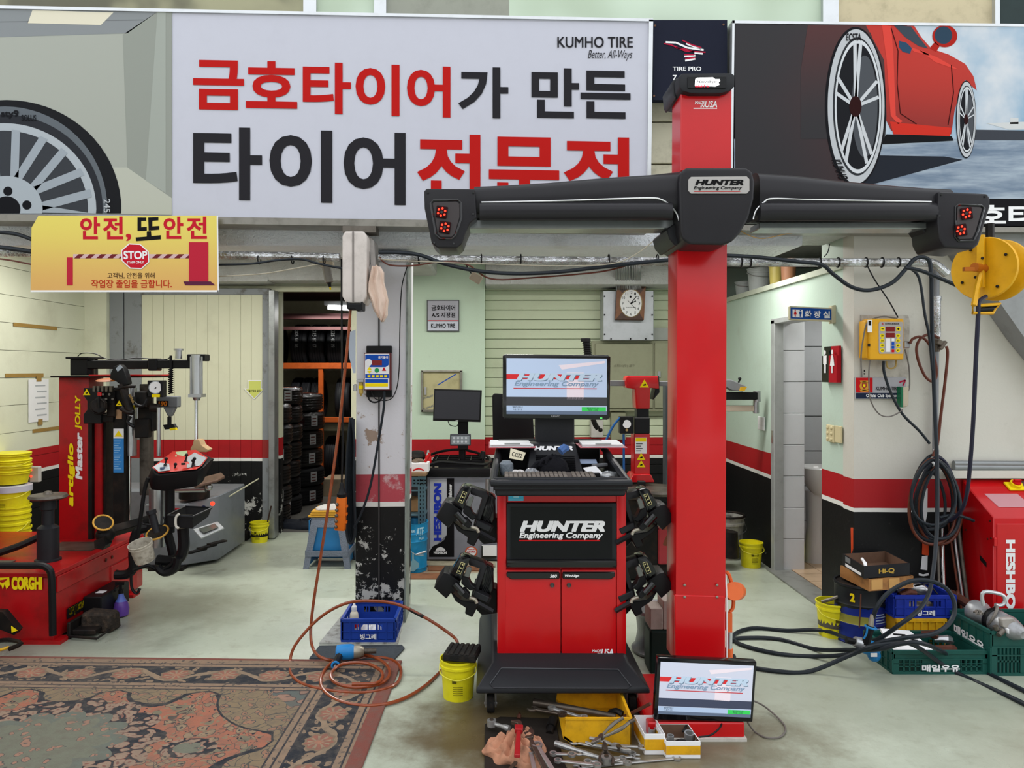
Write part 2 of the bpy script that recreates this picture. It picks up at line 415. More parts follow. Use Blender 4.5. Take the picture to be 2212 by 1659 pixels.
# upper facade above and between the signs
uf = st('wall_upper', B().bx(-7, 6, 4.62, 4.8, 2.62, 5.2), mat('facade_joint', '#5a594f', .8))
cream = mat('cream_facade', '#c9c3ab', .5, 0, .3)
for i in range(4): ob('facade_board', B().bx(P(1395, 0, 4.6).x, P(1480, 0, 4.6).x, 4.585, 4.62, 2.62+i*.262, 2.62+i*.262+.252), cream, uf, bev=.004)
wg = fmat('window_glass_green', lambda t, b: t.mix(t.noise(1.1, 2).ss(.35, .6), '#c3d3be', '#aebda6'), .2)
wgb = fmat('window_glass_brown', lambda t, b: t.mix(t.noise(1.7, 3).ss(.4, .6), '#9a9778', '#5c5a48'), .15)
def upan(n, x0, x1, m, nm='window_1'): st(nm, B().pb(x0, -60, x1, 60, 4.56-n*.01, .05), m)
upan(0, -200, 655, wgb, 'window_1'); upan(0, 683, 830, wg, 'window_2'); upan(0, 833, 1100, mat('window_glass_dim', '#8f9184', .2), 'window_3')
upan(0, 1100, 1778, wg, 'window_4'); upan(0, 1812, 2152, mat('plaster_upper', '#c2b594', .6, 0, .2), 'wall_upper_right'); upan(0, 2156, 2600, mat('window_dark', '#20302f', .1), 'window_5')
st('trim_1', B().pb(655, -60, 683, 60, 4.53, .06).pb(808, -60, 834, 60, 4.53, .06), ALU)
st('trim_2', B().pb(1778, -60, 1812, 60, 4.53, .06).pb(2150, -60, 2160, 60, 4.53, .06), ALU)
# concrete stair flight high on the right
st('stair_underside', B().pp([(2038, 480), (2400, 480), (2400, 960), (2212, 728)], 4.44, .155), mat('grey_concrete', '#8f9191', .7, 0, .15))
st('trim_conduit', B().cyl(P(2060, 1001, 4.57), P(2400, 1003, 4.57), .018).cyl(P(2060, 1009, 4.57), P(2400, 1011, 4.57), .02), mat('conduit_grey', '#8e9192', .4, .5, .1))
st('trim_ledge', B().pb(2050, 1017, 2400, 1033, 4.54, .06), WP)
# plaster patch at the foot of the pillar and dark mat
one('floor_mat', B().prism([PZ(690, 1397, .004), PZ(868, 1395, .004), PZ(874, 1402, .004), PZ(850, 1428, .004), PZ(668, 1424, .004)], (0, 0, .007)), mat('grey_felt', '#3e444a', .95, 0, .2, 40, bmp=.5), 'dark grey felt mat on the floor below the blue crate', 'mat')
st('trim_plaster_foot', B().prism([PZ(690, 1392), PZ(765, 1300), PZ(875, 1330), PZ(860, 1392)], (0, 0, .012)), mat('rough_plaster', '#a9aaa6', .8, 0, .5, 25, bmp=.5))

# unseen shop row added behind the camera to shape sky light and reflections
ow = st('wall_opposite_added', B().bx(-20, 20, -14.5, -14, 0, 7), mat('street_render', '#8a857c', .8, 0, .2))
for i, x in enumerate(range(-18, 19, 6)):
    ob('added_shop_front', B().bx(x-2.4, x+2.4, -14.05, -13.95, .3, 2.9), mat('shop_glass', '#2a3036', .15) if i % 2 else mat('shop_shutter', '#c9ccc8', .6), ow)
    ob('added_shop_fascia', B().bx(x-2.7, x+2.7, -14.1, -13.8, 3.1, 4.0), mat('fascia_%d' % (i % 3), ('#d5d5d0', '#4a5a70', '#b9a58a')[i % 3], .6), ow)
    ob('added_upper_window', B().bx(x-1.5, x+1.5, -14.05, -13.97, 4.8, 6.2), MATS['shop_glass'] if 'shop_glass' in MATS else MATS['shop_shutter'], ow)
# ---------------- carpet
def rug_fn(t, b):
    # coordinates are metres from the carpet's far right corner
    w1 = (t.noise(5, 3)-.5); w2 = (t.noise(5.0, 3, .55, t.comb(t.x+7.3, t.y, 3.1))-.5); fine = t.noise(24, 4, .65)
    dx = -t.x; dy = -t.y; e = dx.mn(dy); al = dx.mx(dy)
    wx = t.x+w1*.16; wy = t.y+w2*.16; wv = t.comb(wx, wy, 0.0)
    tan, olive, sal, navy, rust = '#8d7860', '#706b58', '#98604c', '#22262d', '#77433a'
    def motif(sc_, base, leaf, dark, a=.3, rnd=1.0):
        d = t.vor(sc_, 'F1', wv, 0, rnd); c = t.mix(d.lt(a+.05), base, dark); c = t.mix(d.lt(a), c, leaf)
        return t.mix(d.lt(a*.35), c, dark)
    crack = t.vor(14.0, 'DISTANCE_TO_EDGE', wv)
    field = motif(15.0, sal, tan, '#3a3a3c', .3); field = t.mix(t.vor(33.0, 'F1', wv).lt(.3), field, '#857059'); field = t.mix(t.vor(27.0, 'F1', t.comb(wx+3.3, wy, 1.0)).lt(.17), field, navy); field = t.mix(t.vor(7.0, 'F1', wv).lt(.24), field, motif(34.0, olive, navy, '#8f6a55', .3))
    field = t.mix((crack.lt(.018))*(t.noise(6).gt(.5)), field, '#4a4440')
    outer = motif(18.0, '#7d6c55', '#8f6a55', '#3a4044', .3); outer = t.mix((crack.lt(.02)), outer, '#4c4a44')
    corner = motif(13.0, '#565d5a', '#8f6f60', '#3b3238', .42)
    lob = ((dx*7.0).m('SINE').abs()*.1+(dy*7.0).m('SINE').abs()*.1)+w1*.07
    edge = (e-.40-lob).mn(dx+dy-1.22-lob)
    c = t.mix(edge.gt(0), outer, field); c = t.mix((dx+dy+lob*1.2).lt(1.12), c, corner)
    c = t.mix(edge.abs().lt(.009), c, navy)
    mx_, my_ = dx-1.42, (dy-.97)*1.15
    r = (mx_*mx_+my_*my_).m('SQRT'); a = my_.m('ARCTAN2', mx_)
    r2 = r-(a*7.0).m('SINE').abs()*.07+w1*.05
    band = motif(26.0, navy, '#8d7766', '#7a5348', .5); inner = motif(20.0, '#6b6d5f', '#94705f', '#4a4b48', .3)
    c = t.mix(r2.lt(.46), c, band); c = t.mix(r2.lt(.31), c, '#62675e'); c = t.mix((r2.lt(.31))*(t.vor(24.0, 'F1', wv).lt(.25)), c, '#8a6a5a'); c = t.mix(r2.lt(.24), c, inner)
    px_, py_ = dx-.76, (dy-.965); pr = (px_*px_*1.6+py_*py_*3.0).m('SQRT')+w2*.04
    c = t.mix(pr.lt(.145), c, band); c = t.mix(pr.lt(.08), c, inner)
    # borders
    u = al*3.9+w1*.15; ros = (u.m('FRACT')-.5)*.2564; rv = e-.225+w2*.03
    rr = (ros*ros+rv*rv*1.4).m('SQRT'); an = rv.m('ARCTAN2', ros); rr = rr+(an*9.0).m('SINE')*.006
    bd = motif(21.0, navy, '#85705c', navy, .36)
    curl = ((al*12.25+w1*2).m('SINE')*.06-rv).abs().lt(.017); bd = t.mix(curl, bd, '#8a7661')
    bd = t.mix(rr.lt(.078), bd, '#7a6653'); bd = t.mix(rr.lt(.066), bd, '#8b5a4b'); bd = t.mix(((an*9.0).m('SINE').gt(.3))*rr.lt(.062)*rr.gt(.02), bd, '#8f7c66'); bd = t.mix(rr.lt(.018), bd, '#9a6a56')
    gs = motif(32.0, '#86705d', '#5d5248', '#33343a', .2)
    bb = t.mix(e.lt(.40), c, gs); bb = t.mix(e.lt(.325), bb, bd); bb = t.mix(e.lt(.125), bb, gs)
    for k in (.40, .325, .365, .125, .085): bb = t.mix((e-k).abs().lt(.0045), bb, '#2c2c32')
    bb = t.mix((dx.lt(.068)+dy.lt(.03)).gt(0), bb, rust)
    bb = t.mix(fine.ss(.35, .75)*.45, bb, '#5f574e'); bb = t.mix(t.noise(1.5, 4).ss(.45, .7)*.3, bb, '#6a5f54')
    bump(t.nt, b, t.noise(160, 2), .5)
    return bb
rg = thing('patterned_carpet', 'worn salmon and navy oriental carpet lying on the left foreground floor', 'rug', (-.485, 4.06, 0), rz=R(-1.6))
rm = fmat('carpet_pattern', rug_fn, .95, world=False)
g = B(); g.bx(-4.3, 0, -3.6, 0, .001, .012); o = ob('pile', B(), rm); bpy.data.objects.remove(o)
me_b = B(); me_b.bx(-4.3, 0, -3.6, 0, .001, .012); me_b.v = [v+V((-.485, 4.06, 0)) for v in me_b.v]
ob('pile', me_b, rm, rg, bev=.004)
# ================= SIGN BOARDS
DS = 4.38
SGN = mat('sign_face', '#c0c1cc', .35, 0, .02)
s1 = thing('lightbox_sign', 'long white lightbox sign with red and black Korean lettering and a tyre picture', 'sign', P(700, 480, DS))
ob('sign_box', B().pp([(-120, 12), (1409, 42), (1403, 492), (-120, 466)], DS+.004, .16), SGN, s1)
ob('sign_rim', B().pp([(-120, 9), (1411, 40), (1411, 46), (-120, 16)], DS-.008, .17).pp([(1402, 42), (1411, 42), (1405, 494), (1397, 494)], DS-.008, .17), ALU, s1)
ob('bottom_rail', B().pp([(-120, 461), (1404, 481), (1404, 497), (-120, 475)], DS-.012, .17), mat('rail_metal', '#8b8880', .35, .6, .3), s1)
def hang(name, col, items, bold, d, par):
    for ch, x0, y0, x1, y1 in items:
        xc = (x0+x1)/2; ob(name, B().text(ch, lambda x, y: P(x, y+.018*(x-xc), d), x0, y1, x1, y0, bold), col, par)
SR = mat('sign_red', '#b31a17', .4, 0, 0); SK = mat('sign_black', '#27262a', .4, 0, 0)
hang('red_letter', SR, [('금', 417, 130, 527, 237), ('호', 531, 132, 642, 234), ('타', 654, 135, 758, 246), ('이', 768, 139, 863, 250), ('어', 879, 143, 973, 253), ('전', 901, 290, 1042, 446), ('문', 1056, 296, 1208, 448), ('점', 1218, 296, 1359, 452)], .028, DS, s1)
hang('black_letter', SK, [('가', 990, 145, 1098, 255), ('만', 1148, 147, 1251, 255), ('든', 1254, 153, 1362, 256), ('타', 417, 275, 566, 432), ('이', 582, 281, 718, 437), ('어', 742, 286, 876, 442)], .028, DS, s1)
o = ob('brand_lettering', B().tp('KUMHO TIRE', 1204, 79, 1367, 103, DS, .012).tp('Better, All-Ways', 1270, 108, 1366, 131, DS, 0, .35), SK, s1)
# picture area: grey room with a big alloy wheel (printed flat)
def pr(col, rough=.7): return mat('print_'+col.strip('#'), col, rough, 0, 0)
def L(n): return DS-.0006*n
pic = ob('picture', B().pf([(-120, 14), (371, 22), (371, 464), (-120, 459)], L(0)), pr('#a2a59c'), s1)
ob('picture_ceiling', B().pf([(-120, 14), (345, 22), (275, 72), (-120, 84)], L(1)), pr('#85898b'), pic)
ob('picture_ceiling_joint', B().pf([(-120, 48), (310, 42), (310, 44), (-120, 50)], L(1.5)).pf([(76, 18), (78, 18), (60, 50), (58, 50)], L(1.5)), pr('#6f7274'), pic)
ob('picture_ceiling_light', B().pf([(70, 22), (245, 27), (218, 54), (60, 50)], L(2)), pr('#d8d2bd'), pic)
ob('picture_wall', B().pf([(345, 22), (371, 24), (371, 428), (275, 362), (265, 75)], L(1)), pr('#8f938b'), pic)
ob('picture_wall_light', B().pf([(340, 26), (358, 26), (358, 417), (315, 390)], L(2)), pr('#9ca199'), pic)
ob('picture_floor', B().pf([(-120, 362), (275, 362), (371, 428), (371, 464), (-120, 459)], L(1)), pr('#b3b5a8'), pic)
def ell(cx, cy, rx, ry, n=48, a0=0, a1=360, rot=0):
    o = []
    for i in range(n+1 if a1-a0 < 360 else n):
        a = R(a0+(a1-a0)*i/n); x, y = rx*math.cos(a), ry*math.sin(a); c, s = math.cos(R(rot)), math.sin(R(rot)); o.append((cx+x*c-y*s, cy+x*s+y*c))
    return o
def clipx(pts, xm=None, ym=None, x0=None, y0=None):
    o = []
    for x, y in pts:
        if xm is not None: x = min(x, xm)
        if x0 is not None: x = max(x, x0)
        if ym is not None: y = min(y, ym)
        if y0 is not None: y = max(y, y0)
        o.append((x, y))
    return o
def disc(cx, cy, rx, ry, d, ym=None, xm=None, x0=None, y0=None, rot=0): return B().pf(clipx(ell(cx, cy, rx, ry, 72, rot=rot), xm, ym, x0, y0), d)
WX, WY = 14, 452
ob('picture_tyre', disc(WX, WY, 248, 236, L(3), 461), pr('#1c1d20'), pic)
ob('picture_tyre_wall', disc(WX-4, WY, 222, 222, L(4), 461), pr('#5f656b'), pic)
ob('picture_tyre_wall', disc(WX-6, WY, 214, 205, L(5), 461), pr('#2c2e33'), pic)
ob('picture_rim', disc(WX-6, WY, 200, 186, L(6), 461), pr('#a9b0b6'), pic)
ob('picture_rim_inner', disc(WX-6, WY, 182, 170, L(7), 461), pr('#3a3d42'), pic)
b = B(); b2 = B()
for k in range(6):
    a = R(-2-36*k)
    for s_ in (-1, 1):
        a1 = a+s_*.17
        p0 = (WX+60*math.cos(a), WY+56*math.sin(a)); p1 = (WX+186*math.cos(a1), WY+172*math.sin(a1)); nx, ny = -math.sin(a1), math.cos(a1); wd = 9
        q = [(p0[0]-nx*9, p0[1]-ny*9), (p1[0]-nx*wd, p1[1]-ny*wd), (p1[0]+nx*wd, p1[1]+ny*wd), (p0[0]+nx*9, p0[1]+ny*9)]
        b.pf(clipx(q, ym=461), L(8))
ob('picture_spokes', b, pr('#98a0a8'), pic)
ob('picture_hub', disc(WX, WY, 78, 72, L(9), 461), pr('#a3abb2'), pic)
b = disc(WX, WY, 30, 28, L(10), 461)
for x, y in ((17, 413), (58, 443), (-20, 425)): b.pf(clipx(ell(x, y, 10, 10, 20), ym=461), L(10))
ob('picture_hub_hole', b, pr('#15161a'), pic)
ob('picture_lettering', B().tp('sty9', 2, 238, 40, 256, L(10), .03).tp('SOLUS', 46, 248, 78, 261, L(10), .02), pr('#17181c'), pic)
ob('picture_lettering_light', B().tp('245', 224, 430, 238, 459, L(10), .01, 0, -90), pr('#b8bcc0'), pic)

# dark brand board
s2 = thing('brand_board', 'dark navy board with a red and white winged emblem behind the red post', 'sign', P(1490, 216, DS+.03))
ob('board', B().pb(1411, 43, 1571, 216, DS+.03, .05), mat('navy_board', '#1f2230', .35, 0, .05), s2)
def sw(b, pts, w, d):
    for (x0, y0), (x1, y1) in zip(pts, pts[1:]):
        dx, dy = x1-x0, y1-y0; l = math.hypot(dx, dy); nx, ny = -dy/l*w/2, dx/l*w/2
        b.pf([(x0+nx, y0+ny), (x1+nx, y1+ny), (x1-nx, y1-ny), (x0-nx, y0-ny)], d)
    return b
DB = DS+.028
b = B()
for p in ([(1438, 91), (1460, 92), (1485, 103), (1520, 108)], [(1482, 94), (1500, 101), (1515, 105)], [(1500, 114), (1518, 116)], [(1478, 122), (1502, 120)], [(1480, 131), (1502, 127)]): sw(b, p, 4, DB)
ob('emblem_white', b, WHT, s2)
b = B()
for p in ([(1434, 94), (1450, 97), (1480, 110), (1524, 113)], [(1474, 87), (1495, 97), (1515, 103)], [(1460, 103), (1480, 106), (1500, 112)], [(1478, 118), (1500, 118)], [(1480, 127), (1502, 124)]): sw(b, p, 2.6, DB-.001)
ob('emblem_red', b, mat('crimson_print', '#b01c3c', .5, 0, 0), s2)
ob('lettering', B().tp('TIRE PRO', 1453, 144, 1515, 153, DB, .02).tp('7', 1453, 162, 1462, 173, DB, .02), WHT, s2)
b = B()
for x, y in ((1415, 55), (1563, 53), (1413, 207)): b.cyl(P(x, y, DS+.026), P(x, y, DS+.03), .006)
ob('screws', b, mat('brass_screw', '#7c5a48', .4, .5, 0), s2)

# car picture board
s3 = thing('picture_board', 'wide lightbox picture of a red sports car on a runway beside its front wheel', 'sign', P(1900, 500, DS))
x1 = 2420
ob('sign_box', B().pp([(1586, 48), (x1, 58), (x1, 492), (1586, 480)], DS+.004, .16), pr('#1d1a1e'), s3)
ob('sign_rim', B().pp([(1582, 44), (x1, 54), (x1, 60), (1582, 50)], DS-.004, .16).pp([(1582, 44), (1587, 44), (1583, 400), (1578, 400)], DS-.004, .16), ALU, s3)
ob('bottom_rail', B().pp([(1586, 486), (x1, 492), (x1, 503), (1586, 497)], DS-.012, .17), mat('rail_metal', '#8b8880'), s3)
skym = fmat('printed_sky', lambda t, b: t.mix(t.noise(1.6, 5).ss(.4, .68), '#7da0ba', '#c9ccd0'), .4)
sky = ob('picture_sky', B().pf([(1900, 54), (x1, 60), (x1, 300), (1900, 300)], L(0)), skym, s3)
grd = fmat('printed_runway', lambda t, b: t.mix(t.noise(1, 5, .6, t.comb(t.x*2, 0.0, t.z*14)).ss(.3, .75), '#5c6f85', '#a7b3be'), .4)
ob('picture_runway', B().pf([(1586, 300), (x1, 300), (x1, 436), (1586, 432)], L(0)), grd, s3)
ob('picture_dark_front', B().pf([(1588, 52), (1960, 54), (1880, 300), (1850, 408), (1588, 405)], L(1)), fmat('printed_dark', lambda t, b: t.mix(((t.x-2.2)*1.2-(t.z-3.2).abs()*.5).ss(-.9, .35), '#1a171b', '#3a1315'), .4), s3)
ob('picture_shadow', B().pf([(1860, 335), (2040, 338), (2080, 345), (1870, 402), (1830, 405)], L(1.5)), pr('#22262e'), s3)
ob('picture_horizon', B().pf([(2100, 280), (x1, 285), (x1, 303), (2100, 303)], L(1)), pr('#3c3f46'), s3)
ob('picture_hangar', B().pf([(2130, 266), (2240, 262), (2300, 266), (2300, 280), (2180, 280)], L(1.5)).pf([(2182, 255), (2200, 255), (2200, 268), (2182, 268)], L(1.5)), pr('#c4c6c6'), s3)
cr_ = fmat('printed_car_red', lambda t, b: t.mix(((t.z-2.95)*1.0+(t.x-2.75)*.1).ss(-.35, .5), '#3a0808', '#b02618'), .6)
car = ob('picture_car_body', B().pf([(1835, 54), (1975, 56), (1990, 80), (2012, 105), (2050, 118), (2085, 138), (2103, 165), (2110, 195), (2098, 185), (2085, 172), (2075, 195), (2062, 240), (2055, 290), (1925, 282), (1912, 255), (1900, 120), (1880, 70), (1850, 62)], L(2)), cr_, s3)
ob('picture_car_arch', B().pf([(1745, 54), (1870, 54), (1910, 130), (1915, 250), (1912, 300), (1730, 300), (1730, 150)], L(2.3)), fmat('printed_arch', lambda t, b: t.mix(((t.z-3.2)).ss(-.2, .7), '#19161a', '#4a1512'), .4), car)
ob('picture_sill', B().pf([(1922, 262), (1950, 266), (2056, 276), (2052, 294), (1930, 290)], L(3)), pr('#c23024'), car)
ob('picture_underbody', B().pf([(1915, 290), (2056, 294), (2060, 304), (1900, 312)], L(2.5)), pr('#121316'), car)
ob('picture_highlight', B().pf([(1905, 54), (1925, 56), (1930, 120), (1935, 250), (1950, 262), (1940, 268), (1924, 250), (1915, 130)], L(3)).pf([(1985, 108), (2025, 124), (2070, 150), (2060, 148), (2020, 134)], L(3)).pf([(1960, 100), (2000, 112), (2008, 120), (1975, 112)], L(3)), pr('#d0443a'), car)
ob('picture_door_line', sw(B(), [(1925, 60), (1940, 110), (1938, 180), (1945, 245), (1980, 268)], 2, L(3.5)), pr('#3a0b0b'), car); ob('picture_door_line', sw(B(), [(2055, 140), (2060, 200), (2048, 270)], 2, L(3.5)), pr('#3a0b0b'), car)
ob('picture_window', B().pf([(1930, 54), (1968, 57), (1985, 80), (2005, 105), (1985, 100), (1955, 80)], L(3.2)), pr('#3b444e'), car)
ob('picture_door_handle', B().pf([(1942, 88), (1958, 92), (1970, 104), (1966, 116), (1950, 112), (1942, 102)], L(3.4)), pr('#2b4760'), car)
ob('picture_mirror', B().pf(ell(2041, 78, 27, 24, 32), L(3)).pf([(2020, 90), (2030, 100), (2022, 112), (2008, 104)], L(3)), pr('#a32119'), car)
ob('picture_mirror_glass', B().pf(ell(2038, 76, 19, 19, 32), L(3.4)), pr('#2c4052'), car)
def fwheel(nm, cx, cy, rx, ry, dd):
    w_ = ob(nm, disc(cx, cy, rx, ry, L(dd)), pr('#16161a'), s3)
    ob('tyre_wall', disc(cx+rx*.02, cy, rx*.93, ry*.97, L(dd+.5)), pr('#b4b7bb'), w_)
    ob('tyre_wall', disc(cx+rx*.06, cy, rx*.80, ry*.87, L(dd+1)), pr('#303236'), w_)
    ob('rim', disc(cx+rx*.08, cy, rx*.76, ry*.84, L(dd+1.5)), pr('#c9ccd0'), w_)
    ob('rim_inner', disc(cx+rx*.08, cy, rx*.70, ry*.79, L(dd+2)), pr('#1b1c20'), w_)
    ob('rim_inner', disc(cx+rx*.3, cy, rx*.42, ry*.64, L(dd+2.2)), pr('#4a4d52'), w_)
    b = B()
    for k in range(5):
        a = R(-88+72*k)
        for s_ in (-.13, .13):
            x0, y0 = cx, cy; x1_, y1_ = cx+rx*.72*math.cos(a+s_)+rx*.05, cy+ry*.8*math.sin(a+s_)
            sw(b, [(x0, y0), (x1_, y1_)], rx*.11, L(dd+3))
    ob('spokes', b, pr('#c0c3c7'), w_); ob('hub', disc(cx, cy, rx*.2, ry*.13, L(dd+3.5)), pr('#2a0f0f'), w_)
    return w_
w1 = fwheel('picture_front_wheel', 1848, 230, 66, 172, 4)
ob('tyre_lettering', B().tp('ECSTA', 1828, 72, 1860, 88, L(9), .02, .1).text('KUMHO', lambda x, y: P(x+(y-370)*.4, y, L(9)), 1806, 388, 1826, 345, .02, 0, -90), pr('#17171b'), w1)
fwheel('picture_rear_wheel', 2087, 258, 22, 84, 4)
ob('picture_banner', B().pf([(1586, 428), (x1, 430), (x1, 490), (1586, 482)], L(2)), pr('#151518'), s3)
ob('banner_lettering', B().tp('호타이어', 2112, 442, 2360, 488, L(3), .03), WHT, s3)

# yellow safety banner
DY = 4.33
s4 = thing('safety_banner', 'yellow printed safety banner with a stop sign hung under the white lightbox sign', 'banner', P(270, 630, DY))
ym = fmat('banner_yellow', lambda t, b: t.mix((t.z-2.05).ss(0, .45), '#d9a860', '#e0cf62'), .45)
ob('banner_sheet', B().pp([(83, 466), (470, 466), (472, 630), (66, 630), (68, 492)], DY, .004), ym, s4)
ob('banner_hem', B().pf([(66, 627), (472, 627), (472, 631), (66, 631)], DY-.001).pf([(468, 466), (471, 466), (473, 631), (470, 631)], DY-.001), WHT, s4)
def tb(st_, x0, y0, x1_, y1_, c, nm='lettering', bold=.03): return ob(nm, B().tp(st_, x0, y0, x1_, y1_, DY-.001, bold), c, s4)
RB = mat('banner_red', '#c01f30', .45, 0, 0)
for ch, a, b_, c_, d_, m_ in (('안', 173, 468, 216, 517, RB), ('전', 222, 468, 266, 517, RB), (',', 272, 505, 283, 521, RB), ('안', 353, 468, 396, 516, RB), ('전', 403, 468, 447, 516, RB)): tb(ch, a, b_, c_, d_, m_, bold=.028)
ob('lettering', B().pp([(297, 470), (316, 470), (316, 477), (305, 477), (305, 491), (317, 490), (317, 498), (297, 499)], DY-.0012, .0005).pp([(320, 470), (342, 469), (342, 476), (329, 477), (329, 489), (344, 488), (344, 496), (321, 498)], DY-.0012, .0005).pp([(317, 500), (326, 499), (327, 510), (347, 508), (347, 517), (294, 521), (293, 513), (317, 511)], DY-.0012, .0005), BPR, s4, kind='stuff')
tb('고객님, 안전을 위해', 232, 589, 334, 602, mat('brown_print', '#4a3020', .5, 0, 0), bold=.01)
tb('작업장 출입을 금합니다.', 197, 604, 371, 622, mat('orange_red_print', '#b5321f', .5, 0, 0), bold=.02)
b = B(); b2 = B()
for i in range(11):
    if 4 < i < 7: continue
    x = 160+i*24; (b2 if 0 else b).pf([(x, 558), (x+10, 549), (x+22, 549), (x+12, 558)], DY-.0015)
ob('barrier_bar', B().pb(158, 549, 420, 558, DY-.001, .001), pr('#cdaeb0'), s4); ob('barrier_stripes', b, pr('#6d2730'), s4)
for q in ((408, 523, 450, 610), (144, 556, 157, 616)): ob('barrier_post', B().pb(*q, DY-.002, .002), pr('#b8283c'), s4)
ob('barrier_foot', B().pf([(396, 608), (455, 608), (465, 616), (400, 616)], DY-.0025), pr('#5a2740'), s4)
ob('octagon_border', B().pf(ell(292, 553.5, 33, 29, 8, rot=22.5), DY-.003), WHT, s4)
o = ob('octagon', B().pf(ell(292, 553.5, 30.5, 26.5, 8, rot=22.5), DY-.0035), RB, s4)
ob('lettering', B().tp('STOP', 267, 542, 318, 560, DY-.004, .03).tp('STAFF ONLY', 274, 564, 311, 569, DY-.004, .03), WHT, s4)

# ================= WHEEL-ALIGNMENT POST AND CAMERA BEAM
DP = 3.45
ap = thing('alignment_camera_post', 'tall red steel post carrying a long black camera beam with glowing red lamps', 'alignment machine', (P(1513, 0, DP).x, DP, 0))
ob('upper_column', B().pp([(1471, 190), (1581, 190), (1580, 370), (1470, 370)], DP, .17), RED, ap, bev=.004)
ob('lower_column', B().pp([(1463, 515), (1571, 515), (1567, 1432), (1459, 1432)], DP, .18), RED, ap, bev=.006, seg=2)
ob('column_foot', B().pp([(1457, 1285), (1566, 1288), (1566, 1500), (1460, 1500)], DP-.004, .02), RED, ap, bev=.004)
ob('column_stem', B().bx(P(1465, 0, DP).x, P(1560, 0, DP).x, DP+.02, DP+.15, .05, .35), RED, ap)
ob('base_plate', B().bx(P(1400, 0, 3.2).x, P(1609, 0, 3.2).x, 3.2, 3.72, .012, .078), RED, ap, bev=.006)
ob('base_pad', B().bx(P(1400, 0, 3.2).x+.02, P(1612, 0, 3.2).x, 3.19, 3.6, 0, .014), mat('cracked_white_grout', '#c9c5bd', .8, 0, .4), ap)
b = B()
for x, y in ((1479, 1264), (1549, 1264), (1479, 1290), (1549, 1290)): b.sph(P(x, y, DP-.006), (.007, .004, .007), 10, 6)
ob('rivets', b, mat('rivet', '#8b8378', .4, .6, 0), ap)
ob('made_in_lettering', B().tp('MADE', 1501, 218, 1523, 225, DP-.001, .015, .2).tp('IN', 1513, 226, 1522, 232, DP-.001, .015, .2).tp('USA', 1523, 218, 1549, 232, DP-.001, .015, .2).pf([(1498, 233), (1549, 233), (1549, 235), (1498, 235)], DP-.001), WHT, ap)
cap = ob('top_cap', B().pp([(1466, 165), (1474, 158), (1578, 157), (1588, 162), (1587, 186), (1575, 196), (1560, 201), (1492, 201), (1474, 196), (1468, 188)], DP-.04, .28), CHAR, ap, bev=.008, seg=2)
ob('cap_side', B().pp([(1452, 175), (1466, 166), (1472, 200), (1460, 214), (1455, 205)], DP+.05, .2), CHAR, ap, bev=.004)
ob('cap_window', B().pb(1486, 164, 1569, 190, DP-.047, .006), mat('smoked_window', '#0f1012', .15, 0, 0), cap, bev=.002)
LIT = mat('lit_white', '#ffffff', .5, 0, 0, emit=2.6); LED = mat('red_lamp', '#ff2a18', .4, 0, 0, emit=4)
ob('lit_panel', B().pf([(1502, 171), (1505, 168), (1540, 167), (1545, 171), (1555, 171), (1556, 175), (1552, 178), (1554, 183), (1545, 187), (1530, 186), (1501, 186)], DP-.0485), LIT, cap)
ob('display_lettering', B().tp('HawkEye', 1505, 172, 1548, 182, DP-.05, .01, .15), BPR, cap)
ob('display_red_lettering', B().tp('ELITE', 1502, 183, 1532, 188, DP-.05, .03), mat('lit_red', '#e0203a', .5, 0, 0, emit=1), cap)
# beam arms
BG = mat('beam_plastic', '#242326', .33, 0, .04, bmp=.03, bsc=250)
def arm(secs):
    rings = []
    for x, yt, yb, dep in secs:
        r_ = []
        for k in range(20):
            a = k*2*math.pi/20; ca, sa = math.cos(a), math.sin(a)
            e = .62; r_.append(P(x, (yt+yb)/2-(yb-yt)/2*math.copysign(abs(sa)**e, sa), DP-.03)+V((0, -dep/2*math.copysign(abs(ca)**e, ca), 0)))
        rings.append(r_)
    return B().ring(rings)
bl = ob('beam_arm', arm([(1475, 376, 478, .26), (1400, 384, 477, .25), (1300, 390, 474, .23), (1180, 400, 474, .21), (1080, 406, 474, .2), (1025, 408, 476, .19)]), BG, ap, ang=60)
br_ = ob('beam_arm', arm([(1620, 380, 480, .26), (1700, 385, 480, .25), (1800, 396, 480, .23), (1900, 405, 478, .21), (1980, 411, 478, .2), (2034, 413, 480, .19)]), BG, ap, ang=60)
def afr(x): u = min(abs(x-1547)/480, 1); return DP-.03-(.262-.07*u**.9)/2
def stripe(pts, d, w): return B().tube([P(x, y, afr(x)-.004) for x, y in pts], w, 6, 6)
fd = DP-.03-.118
LNE = mat('highlight_silver', '#dcdcdc', .2, .6, 0)  # bright highlight along each arm, built in as a thin silver tube
ob('highlight_line', stripe([(1467, 478), (1462, 462), (1450, 447), (1430, 432), (1390, 428), (1200, 434), (1040, 437)], fd+.012, .0035), LNE, bl)
ob('highlight_line', stripe([(1627, 474), (1633, 455), (1650, 437), (1670, 429), (1750, 431), (1900, 434), (2012, 436)], fd+.012, .0035), LNE, br_)
ob('lower_bulge', B().ring([[P(x, (438+476)/2-19*math.sin(k*math.pi/6), afr(x)-.004)+V((0, -.028*math.cos(k*math.pi/6)*dd, 0)) for k in range(12)] for x, dd in ((1036, .6), (1060, 1), (1380, 1.25), (1430, 1.3), (1452, .8))]), BG, bl, ang=60)
ob('lower_bulge', B().ring([[P(x, (438+478)/2-20*math.sin(k*math.pi/6), afr(x)-.004)+V((0, -.028*math.cos(k*math.pi/6)*dd, 0)) for k in range(12)] for x, dd in ((1640, .8), (1660, 1.3), (1720, 1.25), (2000, 1), (2026, .6))]), BG, br_, ang=60)
